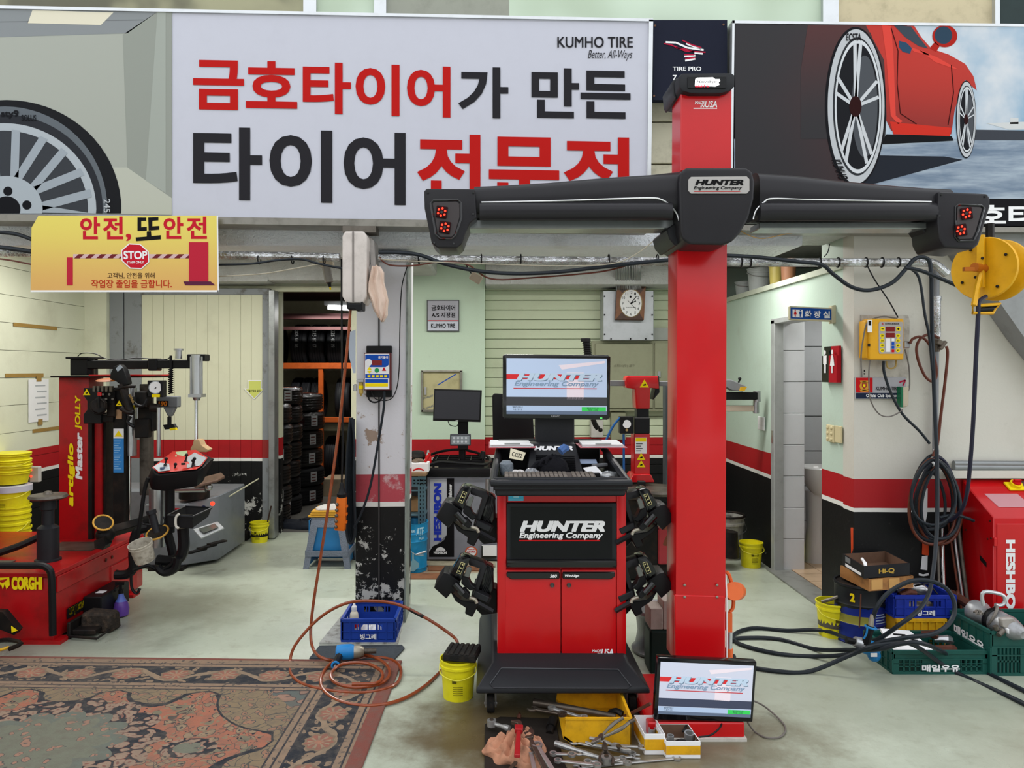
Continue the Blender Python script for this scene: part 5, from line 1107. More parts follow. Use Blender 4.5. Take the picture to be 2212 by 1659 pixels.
ob('cable_loop', B().tube([P(x, y, 4.7) for x, y in ((288, 1232), (320, 1222), (345, 1232), (370, 1218), (374, 1205))], .011, 8, 5).tube([P(x, y, 4.7) for x, y in ((340, 1225), (355, 1237), (378, 1228), (385, 1205))], .026, 8, 5).tube([P(x, y, 4.62) for x, y in ((283, 1240), (285, 1270), (295, 1282), (302, 1272))], .009, 8, 4), BLK, tc)
pt = bucket(P(314, 0, 4.55).x, 4.55, .068, .12, 'small dirty white pot hanging under the tyre changer arm', m=mat('dirty_pot', '#b5aea0', .7, 0, .5, 30), z=P(0, 1210, 4.55).z, handle=False, name='hanging_pot')
pt.rotation_euler = (R(18), R(-8), 0)
# centre post with turntable on the chassis
ob('turntable_post', B().lathe([(.075, .41), (.075, .425), (.062, .43), (.062, .62), (.05, .63), (.035, .64), (.035, .73), (.045, .735), (.045, .79), (.03, .8)], (P(104, 0, 4.62).x, 4.62, 0), n=24), CHAR, tc)
ob('turntable', B().lathe([(.02, .795), (.1, .8), (.112, .81), (.105, .825), (.03, .83), (.02, .845), (.001, .85)], (P(104, 0, 4.62).x, 4.62, 0), n=28), DSTEEL, tc)
ob('guard_tube', B().tube([P(-60, 1222, 4.3), P(60, 1222, 4.3), P(88, 1222, 4.3), P(104, 1228, 4.3), P(111, 1245, 4.3), P(113, 1300, 4.3), P(114, 1372, 4.3)], .02, 10, 4), BLK, tc)
ob('side_hose', B().tube([P(-20, 1200, 4.7), P(40, 1180, 4.75), P(84, 1160, 4.8)], .022, 8, 4), BLKM, tc)
ob('top_plate_small', B().bx(-2.95, -2.62, 4.86, 5.1, .415, .42).bx(-3.3, -2.95, 4.45, 4.6, .415, .42), DSTEEL, tc)
pdl = ob('pedal', B().bx(-2.5, -2.36, 4.42, 4.6, .02, .05).bx(-2.52, -2.5, 4.4, 4.62, .0, .1), BLKM, tc, bev=.005)
ob('pedal_frame', B().tube([(-2.5, 4.4, .02), (-2.32, 4.36, .02), (-2.32, 4.6, .02), (-2.5, 4.6, .08)], .008, 6, 0), BLKM, pdl)
ob('pedal_box', B().bx(XB+.005, -2.44, 4.64, 5.0, .04, .18), BLK, tc, bev=.006)
ob('pedal_box_tag', B().bx(-2.52, -2.47, 4.72, 4.77, .18, .182), WHT, tc)
rb = one('rubber_block', B().add([(-.1, -.06, 0), (.09, -.04, 0), (.1, .07, 0), (-.08, .06, 0), (-.09, -.06, .13), (.08, -.05, .12), (.095, .06, .115), (-.08, .06, .13)], [(0, 3, 2, 1), (4, 5, 6, 7), (0, 1, 5, 4), (1, 2, 6, 5), (2, 3, 7, 6), (3, 0, 4, 7)]), mat('worn_rubber', '#2b2622', .85, 0, .4, 30, bmp=.8, bsc=60, dcol='#5a4a3c'), 'worn black rubber chock on the floor beside the red tyre changer pedal', 'chock', bev=.015)
rb.location = (P(201, 0, 4.5).x+.02, 4.55, 0)
sb = thing('spray_bottle', 'purple spray bottle with black trigger standing beside the red tyre changer', 'bottle', (-2.405, 4.82, 0))
x, y = -2.405, 4.82
ob('bottle_body', B().lathe([(.03, 0), (.045, .01), (.05, .05), (.04, .09), (.022, .12), (.016, .14), (.015, .15)], (x, y, 0), n=20), fmat('purple_liquid', lambda t, b: t.mix(t.z.gt(.1), '#5a3a8c', '#5668b5'), .25), sb)
ob('trigger_head', B().cyl((x, y, .15), (x, y, .175), .017).box((x-.005, y, .215), (.06, .02, .02)).box((x, y, .19), (.02, .018, .04)).tube([(x-.03, y, .21), (x-.04, y-.005, .18), (x-.03, y-.005, .165)], .005), BLK, sb)
one('bead_lever', B().pp([(-20, 1320), (5, 1322), (38, 1362), (30, 1372), (-20, 1352)], 4.2, .05).tube([P(-10, 1385, 4.2), P(20, 1382, 4.15), P(46, 1390, 4.1), P(20, 1402, 4.1)], .012, 6, 3), BLKM, 'black steel bead lever with a warning sticker at the far left floor', 'lever')
one('lever_sticker', B().pp([(24, 1352), (38, 1362), (25, 1367)], 4.195, .002), YPR, 'yellow warning triangle sticker on the black bead lever', 'sticker')
one('rope_piece', B().tube([P(-8, 1406, 4.1), P(8, 1402, 4.1), P(18, 1398, 4.12)], .008, 8, 3), mat('amber_plastic', '#d0a020', .4), 'short yellow cord piece on the floor at the far left', 'cord')

# ================= GREY TYRE MACHINE behind
DG = 6.1
gm_ = thing('grey_tyre_machine', 'grey floor-standing tyre machine with brown table behind the red tyre changer', 'tyre changer', (P(420, 0, DG).x, 6.2, 0))
GP = mat('grey_machine', '#767b80', .4, .1, .15)
a0, a1 = P(396, 0, DG).x, P(468, 0, DG).x
ob('machine_body', B().add([(a0-.25, 5.95, .03), (a1-.22, 5.95, .03), (a1, 6.15, .03), (a1, 6.8, .03), (a0-.25, 6.8, .03), (a0-.25, 5.95, .52), (a1-.22, 5.95, .52), (a1, 6.15, .56), (a1, 6.8, .56), (a0-.25, 6.8, .56)], [(0, 4, 3, 2, 1), (5, 6, 7, 8, 9), (0, 1, 6, 5), (1, 2, 7, 6), (2, 3, 8, 7), (3, 4, 9, 8), (4, 0, 5, 9)]), GP, gm_, bev=.008)
ob('machine_plinth', B().bx(a0-.2, a1-.2, 5.9, 6.0, 0, .03), BLKM, gm_)
ob('lamp', B().sph(P(459, 1088, 5.98), .018), LED, gm_)
ob('red_line', B().pb(376, 1098, 400, 1101, 5.94, .01), RED, gm_)
ob('badge', B().pf(ell(440, 1097, 6, 5, 20), 5.935), mat('navy_badge', '#1a2250', .4, 0, 0), gm_)
cp = ob('control_flap', B().prism([P(417, 1143, 5.75), P(470, 1126, 5.9), P(484, 1140, 5.8), P(434, 1162, 5.65)], (0, .01, -.012)), mat('flap_grey', '#a9adb0', .4), gm_, bev=.003)
ob('flap_display', B().prism([P(429, 1142, 5.742), P(464, 1131, 5.85), P(472, 1139, 5.78), P(440, 1151, 5.68)], (0, .002, -.002)), mat('flap_dark', '#4a4f4a', .3, 0, 0), cp)
for k in range(3): ob('pedal', B().box(P(425+22*k, 1190-9*k, 5.85), (.05, .16, .012), RZ(-.5)), BLKM, gm_)
ob('machine_table', B().prism([P(420, 1035, 5.9), P(478, 1020, 6.0), P(486, 1028, 5.95), P(470, 1036, 5.85), P(420, 1050, 5.8)], (0, 0, -.02)), mat('brown_table', '#6e5548', .4, .3, .3), gm_, bev=.004)
ob('silver_cylinder', B().cyl(P(380, 1056, 5.9), P(445, 1055, 5.9), .032).sph(P(451, 1052, 5.88), .03), STEEL, gm_)
ob('machine_neck', B().cyl(P(420, 1040, 6.1), P(420, 1075, 6.1), .12), BLKM, gm_)
ob('rear_housing', B().bx(P(224, 0, 6.1).x, P(330, 0, 6.1).x, 6.1, 6.5, .3, .62), GP, gm_, bev=.02)
one('white_rod', B().cyl(P(466, 1090, 6.3), P(559, 1034, 6.6), .006), mat('rod_white', '#a8a68c', .5), 'thin pale rod leaning from the grey machine towards the sliding door', 'rod')
# ================= ON THE PILLAR
rb_ = mat('reel_box_beige', '#cfc6c0', .5, 0, .2)
cr_b = thing('cable_reel_box', 'grey-beige hose reel box hung high in front of the pillar', 'hose reel', P(765, 655, 4.34))
ob('reel_housing', B().pp([(739, 510), (745, 499), (785, 499), (793, 510), (792, 640), (785, 655), (747, 655), (739, 640)], 4.3, .2), rb_, cr_b, bev=.012, seg=3)
ob('reel_housing', B().pp([(793, 505), (808, 520), (811, 560), (808, 640), (790, 650)], 4.4, .16), mat('reel_box_shade', '#9d9894', .5, 0, .2), cr_b, bev=.008, seg=2)
ob('housing_seam', B().pb(761, 500, 764, 652, 4.295, .01), mat('seam_grey', '#77706c', .6), cr_b)
ob('side_vent', B().pp([(793, 528), (799, 545), (800, 570), (794, 588)], 4.39, .02), BLK, cr_b)
ob('outlet', B().pp([(748, 650), (755, 656), (777, 656), (783, 650), (783, 670), (770, 672), (766, 668), (749, 668)], 4.28, .1), BLK, cr_b, bev=.004)
ob('mount', B().pb(740, 488, 812, 502, 4.36, .12), DSTEEL, cr_b)
def cloth(name, pts, wds, d, m, lab, cat='cloth', folds=6, seed=1, dep=.04):
    rnd = random.Random(seed); rings = []
    for i, ((x, y), w_) in enumerate(zip(pts, wds)):
        r_ = []; n = 28; wm = w_*d/FPX
        for k in range(n):
            a = k*2*math.pi/n; f = 1+.42*math.sin(folds*a+i*.5+seed)
            r_.append(P(x, y, d)+V((wm/2*math.cos(a)*(1+.08*math.sin(3*a+i)), dep*math.sin(a)*f, .004*math.sin(a*4+i))))
        rings.append(r_)
    rr = [rings[0]]
    for a, b in zip(rings, rings[1:]):
        for t in (.33, .66, 1): rr.append([p.lerp(q, t) for p, q in zip(a, b)])
    return one(name, B().ring(rr), m, lab, cat)
cloth('hanging_rag', [(812, 576), (814, 590), (812, 612), (815, 630), (822, 650), (823, 668), (826, 682), (826, 694)], [18, 30, 34, 40, 38, 30, 22, 6], 4.34, mat('cream_cotton', '#dcc4b4', .9, 0, .15, bmp=.4, bsc=30), 'pale pink cotton rag hanging beside the reel box on the pillar', seed=2)
inf = thing('tyre_inflator', 'blue and white digital tyre inflator unit on a black plate on the pillar', 'inflator', P(815, 850, 4.6))
ob('back_plate', B().pb(791, 747, 846, 858, 4.66, .04), BLK, inf, bev=.004)
bd = ob('inflator_case', B().pb(786, 762, 844, 843, 4.6, .06), mat('case_dark_red', '#5a1a1c', .4), inf, bev=.003)
def dec(nm, x0, y0, x1_, y1_, c, d, par): return ob(nm, B().pf([(x0, y0), (x1_, y0), (x1_, y1_), (x0, y1_)], d), c, par)
BLU = mat('blue_print', '#1d4fae', .45, 0, 0)
dec('face_plate', 788, 764, 841, 841, WHT, 4.598, bd)
ob('blue_header', B().pf([(789, 766), (840, 766), (840, 788), (833, 793), (800, 793), (789, 785)], 4.597), BLU, bd)
dec('display', 804, 778, 825, 789, mat('display_red', '#7c1e1e', .2, 0, 0), 4.596, bd)
ob('round_sticker', B().pf(ell(796, 783, 7.5, 7.5, 20), 4.5955), WHT, bd)
ob('lettering', B().tp('공기돌이', 817, 769, 838, 775, 4.596, .03), WHT, bd)
ob('triangle_buttons', B().pf([(798, 792), (803, 799), (793, 799)], 4.596), YPR, bd); ob('triangle_buttons', B().pf([(793, 801), (803, 801), (798, 807)], 4.596), YPR, bd)
ob('green_button', B().pf(ell(814, 800, 5, 5, 20), 4.596), mat('green_print', '#2f9a5a', .5, 0, 0), bd); ob('red_triangle', B().pf([(829.5, 793), (834, 801), (825, 801)], 4.596), RPR, bd)
dec('button_strip', 789, 808, 840, 817, BLU, 4.597, bd)
for k in range(5): dec('button', 794+k*9, 810, 800+k*9, 815, YPR, 4.596, bd)
dec('blue_strip', 789, 819, 838, 827, BLU, 4.597, bd); dec('yellow_strip', 789, 828, 838, 835, YPR, 4.597, bd)
ob('cables', B().tube([P(x, y, 4.63) for x, y in ((796, 843), (797, 862), (807, 869), (820, 866), (826, 855), (826, 845))], .006, 6, 4).tube([P(x, y, 4.62) for x, y in ((801, 845), (812, 862), (840, 864), (855, 845), (862, 800), (864, 700), (868, 620), (880, 575))], .0035, 6, 5), BLK, inf)
rg_ = thing('air_regulator', 'brass and steel air regulator with yellow cup left of the inflator', 'regulator', P(777, 855, 4.62))
ob('regulator_body', B().pb(770, 819, 786, 826, 4.6, .06).cyl(P(767, 830, 4.62), P(767, 845, 4.62), .012), STEEL, rg_, bev=.003)
ob('cup', B().cyl(P(780, 826, 4.62), P(780, 850, 4.62), .014).cyl(P(780, 850, 4.62), P(780, 856, 4.62), .008, .003), mat('amber_cup', '#b59a4a', .3), rg_)
ob('cup_band', B().cyl(P(780, 833, 4.62), P(780, 840, 4.62), .0155), YPR, rg_)
one('wall_paper_sheet', B().prism([P(752, 718, 4.75), P(768, 712, 4.72), P(768, 806, 4.72), P(763, 806, 4.73), P(754, 770, 4.75)], (0, .003, 0)), mat('bluish_paper', '#b9c4d4', .8, 0, 0), 'pale blue paper sheet on the left side of the pillar', 'paper')
one('air_hose', B().tube([P(x, y, 4.58) for x, y in ((830, 846), (829, 880), (818, 950), (800, 1050), (780, 1110), (764, 1140))], .0075, 8, 6), HOSE, 'thin black hose hanging from the blue inflator across the pillar', 'hose')
hb = B()
for k in range(5):
    o = k*3.2; hb.tube([P(x, y, 4.62+.02*k) for x, y in ((757+o*.3, 902), (751+o, 960), (747+o*1.2, 1060), (748+o*1.3, 1140), (754+o, 1172-3*k), (764+o*.4, 1165-5*k), (767, 1120-4*k), (764, 1040), (766-o*.2, 960), (760+o*.3, 905))], .008, 7, 5)
one('hose_bundle', hb, HOSE, 'bundle of dark hoses hanging on a hook at the left side of the pillar', 'hose')
fr2 = thing('air_filter', 'cream air filter unit hanging from the ceiling pipes left of the reel box', 'air filter', P(707, 625, 4.9))
ob('filter_head', B().box(P(706, 568, 4.9), (.085, .06, .05), RY(-.15)), mat('cream_plastic', '#b9ae98', .5, 0, .2), fr2, bev=.006)
ob('filter_bowl', B().cyl(P(705, 576, 4.9), P(711, 610, 4.9), .03, .028), mat('clear_bowl', '#8a8780', .2, 0, .2), fr2)
ob('filter_drain', B().cyl(P(711, 611, 4.9), P(713, 620, 4.9), .015, .008), BLK, fr2); ob('drain_tip', B().cyl(P(713, 620, 4.9), P(714, 626, 4.9), .006), YPR, fr2)
# pendant control
pe = thing('pendant_control', 'orange crane pendant control hanging on a black cable left of the pillar', 'control', P(736, 1148, 4.5))
ob('pendant_body', B().pp([(727, 1074), (747, 1076), (744, 1148), (722, 1146)], 4.48, .05), mat('orange_plastic', '#d96a14', .4, 0, .1), pe, bev=.006, seg=2)
b = B()
for k in range(5): b.sph(P(728-k*.7, 1090+k*12, 4.475), .011, 10, 6)
ob('push_buttons', b, DSTEEL, pe)
b = B()
for k in range(3): b.pb(745-k*.8, 1092+k*17, 750-k*.8, 1097+k*17, 4.49, .03)
ob('side_lugs', b, MATS['orange_plastic'], pe)
ob('cable_boot', B().lathe([(.028, 0), (.03, .02), (.02, .035), (.017, .05), (.013, .06), (.012, .08), (.007, .09)], P(738, 1074, 4.505), n=16), BLK, pe)
ob('cable', B().tube([P(738, 1050, 4.505), P(740, 950, 4.5), P(739, 800, 4.5), P(738, 660, 4.5), P(738, 560, 4.5)], .006, 8, 4), BLK, pe)
one('amber_air_hose', B().tube([P(757, 668, 4.33), P(752, 730, 4.32), P(742, 830, 4.31), P(734, 910, 4.3), P(721, 1010, 4.28), P(707, 1110, 4.26), P(690, 1220, 4.24), P(676, 1310, 4.2), P(671, 1370, 4.15), P(678, 1405, 4.08), P(700, 1423, 4.0), PZ(740, 1428, .012), PZ(800, 1420, .012), PZ(845, 1425, .012), PZ(866, 1445, .012), PZ(855, 1478, .012), PZ(800, 1495, .012), PZ(730, 1494, .012), PZ(660, 1480, .012), PZ(630, 1458, .012), P(626, 1430, 4.05), P(640, 1390, 4.1), P(690, 1335, 4.15), P(745, 1304, 4.15), P(800, 1298, 4.12), P(860, 1306, 4.1), P(920, 1335, 4.05), P(970, 1368, 4.0), P(987, 1385, 3.95), P(985, 1402, 3.95), PZ(965, 1435, .012), PZ(920, 1480, .012), PZ(865, 1512, .012), PZ(800, 1525, .012), PZ(735, 1515, .012), PZ(698, 1490, .012), PZ(695, 1460, .012), PZ(720, 1430, .03), PZ(780, 1415, .03), PZ(820, 1425, .03), PZ(842, 1450, .03), PZ(825, 1475, .03), PZ(770, 1485, .03), PZ(725, 1475, .035), PZ(715, 1455, .035), PZ(740, 1435, .045), PZ(790, 1433, .045), PZ(825, 1452, .045), PZ(815, 1475, .04), PZ(760, 1478, .045)], .0085, 8, 6), OHOSE, 'amber air hose falling from the reel box and coiled on the carpet corner', 'hose')
one('hose_tape', B().tube([P(885, 1316.5, 4.083), P(900, 1324.5, 4.07), P(915, 1332.5, 4.055)], .0105, 8, 3), BLK, 'black tape wrapped on the arching amber hose', 'tape')

def impact(lab, p, rz, s=1.0, up=1):
    t_ = thing('impact_wrench', lab, 'impact wrench', p, None, rz)
    bl_ = mat('tool_blue', '#1f7fc4', .35, 0, .1)
    def W_(b): b.v = [v*s+V(p) for v in b.v]; return b
    ob('motor_housing', W_(B().lathe([(.02, 0), (.038, .006), (.042, .03), (.042, .08), (.036, .1)], (0, -.05, .045), (0, 1, 0), 16)), bl_, t_)
    ob('nose', W_(B().lathe([(.036, 0), (.033, .03), (.024, .05), (.018, .055)], (0, .05, .045), (0, 1, 0), 16)), MATS['worn_alu'], t_)
    ob('socket', W_(B().cyl((0, .1, .045), (0, .17, .045), .014)), DSTEEL, t_)
    ob('grip', W_(B().tube([(0, -.02, .045), (.07, -.035, .03), (.13, -.04, .026)], .02, 8, 3)), BLK, t_)
    ob('grip_accent', W_(B().torus((.13, -.04, .026), .018, .006, (1, 0, 0), 14, 6)), bl_, t_)
    ob('air_fitting', W_(B().cyl((.13, -.04, .026), (.18, -.042, .02), .009, .007)), STEEL, t_)
    return t_
MATS.setdefault('worn_alu', STEEL)
impact('blue air impact wrench lying on the amber hose coil by the grey mat', PZ(745, 1432, .0)+V((0, 0, .014)), -1.45)
for c in bpy.data.objects['impact_wrench'].children: pass

# blue crate with bottle
BCR = mat('crate_blue', '#1b3f9c', .45, 0, .15)
xc_ = P(795, 0, 4.32).x
crate(xc_, 4.5, .012, .315, .34, .135, 0, BCR, 'blue plastic crate on the floor at the foot of the pillar', '빙그레', 0, th=.01)
bo = thing('squeeze_bottle', 'white squeeze bottle with red label standing in the blue crate', 'bottle', (P(765, 0, 4.42).x, 4.42, .028))
x, y = P(765, 0, 4.42).x, 4.42
ob('bottle_body', B().lathe([(.022, .028), (.026, .032), (.026, .14), (.022, .155), (.012, .165)], (x, y, 0), n=18), mat('milky_plastic', '#cfc9b8', .4, 0, .1), bo)
ob('red_label', B().lathe([(.0265, .07), (.0265, .115)], (x, y, 0), n=18, cap=False), RPR, bo)
ob('nozzle', B().lathe([(.014, .165), (.016, .17), (.016, .19), (.008, .2), (.006, .21), (.002, .235)], (x, y, 0), n=14), PAPER, bo)
one('white_cloth', blob(P(800, 0, 4.45).x, 4.45, .028, .06, .07, .05, 31), PAPER, 'crumpled white cloth in the blue crate behind the amber hose', 'cloth')

# plastic stool
stl = thing('plastic_stool', 'grey woven-pattern plastic stool with blue inside left of the pillar', 'stool', (P(708, 0, 6.05).x, 6.1, 0))
x, y = P(708, 0, 6.0).x, 6.12
SG = mat('stool_grey', '#6e7684', .5, 0, .1, bmp=.6, bsc=90); SB = mat('stool_blue', '#2a7cb8', .4, 0, .1)
ob('seat', B().bx(x-.135, x+.135, y-.12, y+.12, .38, .405), SG, stl, bev=.01, seg=2)
ob('apron', B().add([(x-.14, y-.13, .33), (x+.14, y-.13, .33), (x+.14, y+.13, .33), (x-.14, y+.13, .33), (x-.135, y-.12, .385), (x+.135, y-.12, .385), (x+.135, y+.12, .385), (x-.135, y+.12, .385)], [(0, 1, 5, 4), (1, 2, 6, 5), (2, 3, 7, 6), (3, 0, 4, 7)]), SG, stl)
for sx in (-1, 1):
    for sy in (-1, 1):
        a, b_ = (x+sx*.14, y+sy*.13), (x+sx*.19, y+sy*.165); w_ = .045
        ob('leg', B().add([(b_[0], b_[1], 0), (b_[0]-sx*w_, b_[1], 0), (b_[0]-sx*w_, b_[1]-sy*.012, 0), (b_[0]-sx*.012, b_[1]-sy*.012, 0), (b_[0]-sx*.012, b_[1]-sy*w_, 0), (b_[0], b_[1]-sy*w_, 0), (a[0], a[1], .34), (a[0]-sx*.06, a[1], .34), (a[0]-sx*.06, a[1]-sy*.012, .34), (a[0]-sx*.012, a[1]-sy*.012, .34), (a[0]-sx*.012, a[1]-sy*.06, .34), (a[0], a[1]-sy*.06, .34)], [(0, 1, 2, 3, 4, 5), (11, 10, 9, 8, 7, 6), (0, 1, 7, 6), (1, 2, 8, 7), (2, 3, 9, 8), (3, 4, 10, 9), (4, 5, 11, 10), (5, 0, 6, 11)]), SG, stl)
ob('stretcher', B().bx(x-.17, x+.17, y-.158, y-.148, .1, .145).bx(x-.17, x+.17, y+.148, y+.158, .1, .145).bx(x-.18, x-.17, y-.14, y+.14, .1, .145).bx(x+.17, x+.18, y-.14, y+.14, .1, .145), SG, stl)
ob('inner_shell', B().bx(x-.13, x+.13, y-.11, y-.1, .14, .38).bx(x-.16, x-.15, y-.1, y+.13, .02, .38).bx(x+.15, x+.16, y-.1, y+.13, .02, .38).bx(x-.15, x+.15, y+.12, y+.13, .02, .38), SB, stl)
tw = mat('folded_towel_yellow', '#c9962f', .8, 0, .2)
for k in range(3): one('towel', B().box((x+random.uniform(-.008, .008), y, .416+k*.018), (.31-.01*k, .24, .016)), tw, 'folded yellow towel on the grey stool, %s' % ('lowest', 'middle', 'uppermost under the white cloth')[k], 'towel', 'folded towels on the stool', bev=.005)
one('towel', blob(x, y, .462, .13, .1, .03, 41, amp=.2), mat('towel_white', '#c4c1bd', .9, 0, .15, bmp=.4), 'rumpled white cloth on top of the yellow towels on the stool', 'towel')

# ================= SHELF UNIT, OIL DRUM, BALANCER
shf = thing('angle_shelf', 'blue-grey perforated angle-steel shelf with a wooden top right of the pillar', 'shelf', (P(890, 0, 6.2).x, 6.3, 0))
AN = mat('angle_blue', '#54717c', .5, .2, .15)
sx0, sx1 = P(840, 0, 6.0).x, P(919, 0, 6.0).x
ob('wood_top', B().bx(sx0, sx1+.01, 5.98, 6.5, .745, .77), mat('wood_top', '#8c7052', .6, 0, .3), shf, bev=.003)
for z_ in (.62, .42, .15): ob('shelf_board', B().bx(sx0, sx1, 6.0, 6.5, z_, z_+.012), AN, shf)
for q in ((sx1-.06, sx1, 5.995, 6.0, 0, .745), (sx1-.003, sx1, 6.0, 6.05, 0, .745), (sx0, sx1-.06, 5.995, 6.0, .66, .735), (sx1-.06, sx1, 6.45, 6.5, 0, .745), (sx0, sx1-.06, 5.995, 6.0, .28, .34)): ob('angle_bar', B().bx(*q), AN, shf)
b = B()
for k in range(22): b.bx(sx1-.045, sx1-.038, 5.992, 5.996, .03+k*.032, .047+k*.032).bx(sx1-.022, sx1-.015, 5.992, 5.996, .03+k*.032, .047+k*.032)
for k in range(9): b.bx(sx0+.05+k*.03, sx0+.065+k*.03, 5.992, 5.996, .68, .69).bx(sx0+.05+k*.03, sx0+.065+k*.03, 5.992, 5.996, .705, .715).bx(sx0+.05+k*.03, sx0+.065+k*.03, 5.992, 5.996, .3, .31)
ob('perforations', b, BPR, shf, kind='stuff')
one('brown_box', B().bx(P(880, 0, 6.1).x, P(903, 0, 6.1).x, 6.1, 6.3, .435, .53), CARD, 'small brown cardboard box on the blue-grey shelf', 'box', bev=.003)
stack((P(888, 0, 6.1).x, 6.15, .162), .1, .2, 5, 0, 'papers and yellow booklet on the lower level of the angle shelf')
one('white_carton', B().bx(P(886, 0, 6.0).x, P(925, 0, 6.0).x, 6.03, 6.16, .771, .845), PAPER, 'open white carton on the wooden shelf top', 'carton', bev=.002)
one('rag_bundle', blob(P(902, 0, 6.1).x, 6.1, .846, .055, .05, .025, 8), mat('dull_rag', '#6b5d50', .9, 0, .3), 'dull brown rag bundle on top of the white carton', 'cloth')
rr_ = thing('rubber_bellows', 'black rubber bellows ring standing on the shelf behind the white carton', 'rubber ring', (P(900, 0, 6.3).x, 6.35, .771))
ob('ring_body', B().lathe([(.03, .04), (.06, 0), (.07, .03), (.06, .06), (.075, .09), (.06, .13), (.035, .14)], (P(900, 0, 6.3).x, 6.35, .771), n=20), RUB, rr_)
sc_ = thing('spray_can', 'red spray can with a silver top on the shelf beside the balancer', 'can', (P(924, 0, 6.25).x, 6.3, .771))
ob('can_body', B().lathe([(.02, 0), (.028, .004), (.028, .09), (.02, .11)], (P(924, 0, 6.25).x, 6.3, .771), n=16), RED, sc_); ob('can_top', B().lathe([(.02, .11), (.012, .13), (.008, .15)], (P(924, 0, 6.25).x, 6.3, .771), n=12), STEEL, sc_)
one('orange_cap', B().cyl(P(881, 985, 6.1), P(887, 992, 6.1), .018), mat('cap_orange', '#d1471c', .4), 'small orange-red nozzle at the left end of the white carton', 'nozzle')
one('red_pliers', B().tube([P(918, 998, 6.05), P(926, 985, 6.05), P(928, 978, 6.05)], .012, 8, 3), RED, 'red plastic tool handle leaning on the white carton', 'tool')
one('red_clip', B().tube([P(893, 1016, 6.0), P(905, 1012, 5.98), P(915, 1016, 6.0)], .007, 6, 3), RED, 'red clip on the front edge of the wooden shelf top', 'clip')
kd = thing('oil_pail', 'open light-blue metal oil pail with printed drawing beside the pillar', 'pail', (P(886, 0, 5.95).x, 5.95, 0))
kx, ky = P(886, 0, 5.95).x, 5.95
KB = mat('pail_blue', '#1a86b8', .3, .2, .12)
ob('pail_body', B().lathe([(.13, 0), (.135, .004), (.135, .03), (.138, .035), (.135, .04), (.137, .24), (.141, .247), (.137, .254), (.14, .3), (.145, .308), (.14, .316), (.143, .385), (.147, .39), (.14, .39), (.132, .37), (.13, .03)], (kx, ky, 0), n=36), KB, kd)
ob('pail_inside', B().cyl((kx, ky, .3), (kx, ky, .31), .13), mat('oily_dark', '#2a211c', .4), kd)
fk = lambda u, v: V((kx+.1425*math.sin(u), ky-.1425*math.cos(u), v))
ob('lettering', B().text('Kixx', fk, -.02, .325, .38, .355, .03, .15).text('ATF', fk, .44, .3, .95, .36, .04, .15).text('Multi', fk, .62, .262, .95, .285, .02), mat('pale_lettering', '#a9d2e2', .4, 0, 0), kd)
ob('print_panel', B().add([fk(0, .03), fk(.3, .02), fk(.6, .05), fk(.62, .08), fk(.3, .12), fk(.02, .08)], [(0, 1, 4, 5), (1, 2, 3, 4)]).add([fk(.22, .1), fk(.32, .1), fk(.32, .17), fk(.22, .17)], [(0, 1, 2, 3)]), mat('print_pale', '#7ea9b6', .4, 0, 0), kd)
ob('wire_handle', B().tube([fk(-.3, .25), fk(0, .2), (kx+.06, ky-.16, .16), (kx+.12, ky-.14, .15)], .003, 6, 4).cyl((kx+.06, ky-.16, .158), (kx+.14, ky-.13, .178), .008), STEEL, kd)
# balancer
DBL = 6.2
wb_ = thing('wheel_balancer', 'grey wheel balancer cabinet with blue lettering, black tray top and screen arm', 'wheel balancer', (P(985, 0, DBL).x, 6.4, 0))
GB = mat('balancer_grey', '#84868f', .4, .1, .08)
bx0, bx1 = P(922, 0, DBL).x, P(1080, 0, DBL).x
ob('cabinet', B().bx(bx0, bx1, DBL, 6.75, .015, .71), GB, wb_, bev=.006)
ob('cabinet_foot', B().bx(bx0+.02, bx1-.02, DBL+.02, 6.7, 0, .02), BLK, wb_)
lbl = ob('label_panel', B().pf([(929, 1035), (981, 1035), (981, 1203), (927, 1203), (927, 1186), (935, 1180), (950, 1172), (963, 1164), (965, 1150), (929, 1190)], DBL-.002).pf([(929, 1035), (967, 1035), (965, 1155), (929, 1190)], DBL-.0025), mat('label_silver', '#b3b6bd', .35, 0, 0), wb_)
ob('label_black', B().pf([(965, 1033), (981, 1033), (981, 1203), (927, 1203), (927, 1192), (935, 1180), (950, 1173), (960, 1166), (965, 1155)], DBL-.003), BPR, wb_)
ob('lettering', B().tp('HESHBON', 937, 1044, 954, 1168, DBL-.004, .06, 0, 90), mat('logo_blue', '#1c34b4', .4, 0, 0), wb_)
ob('lettering', B().tp('Wheel Balancer', 969, 1046, 976, 1100, DBL-.004, .03, 0, 90).tp('HESHBON', 937, 1191, 965, 1197, DBL-.004, .05), WHT, wb_)
ob('badge_car', B().pf([(940, 1190), (944, 1184), (952, 1181), (960, 1185), (963, 1190)], DBL-.004), WHT, wb_)
ob('round_sticker', B().pf(ell(1018, 1192, 13.5, 12, 28), DBL-.003), mat('sticker_orange', '#c8552c', .4, 0, 0), wb_); ob('round_sticker_face', B().pf(ell(1018, 1192, 10.5, 9.5, 28), DBL-.004), WHT, wb_)
ob('sticker_text', B().tp('BALANCING', 1010, 1185, 1026, 1188, DBL-.005, .03).tp('CUSTOMERS', 1009, 1190, 1027, 1194, DBL-.005, .03), RPR, wb_)
ob('tray_base', B().bx(bx0-.015, bx0+.53, DBL-.02, 6.8, .71, .78), BLK, wb_, bev=.012, seg=2)
b = B(); tx0, tx1 = bx0, bx0+.5
zb = .79
for k in range(5): b.bx(tx0+.06+k*.1, tx0+.068+k*.1, 6.3, 6.7, zb-.01, zb+.045)
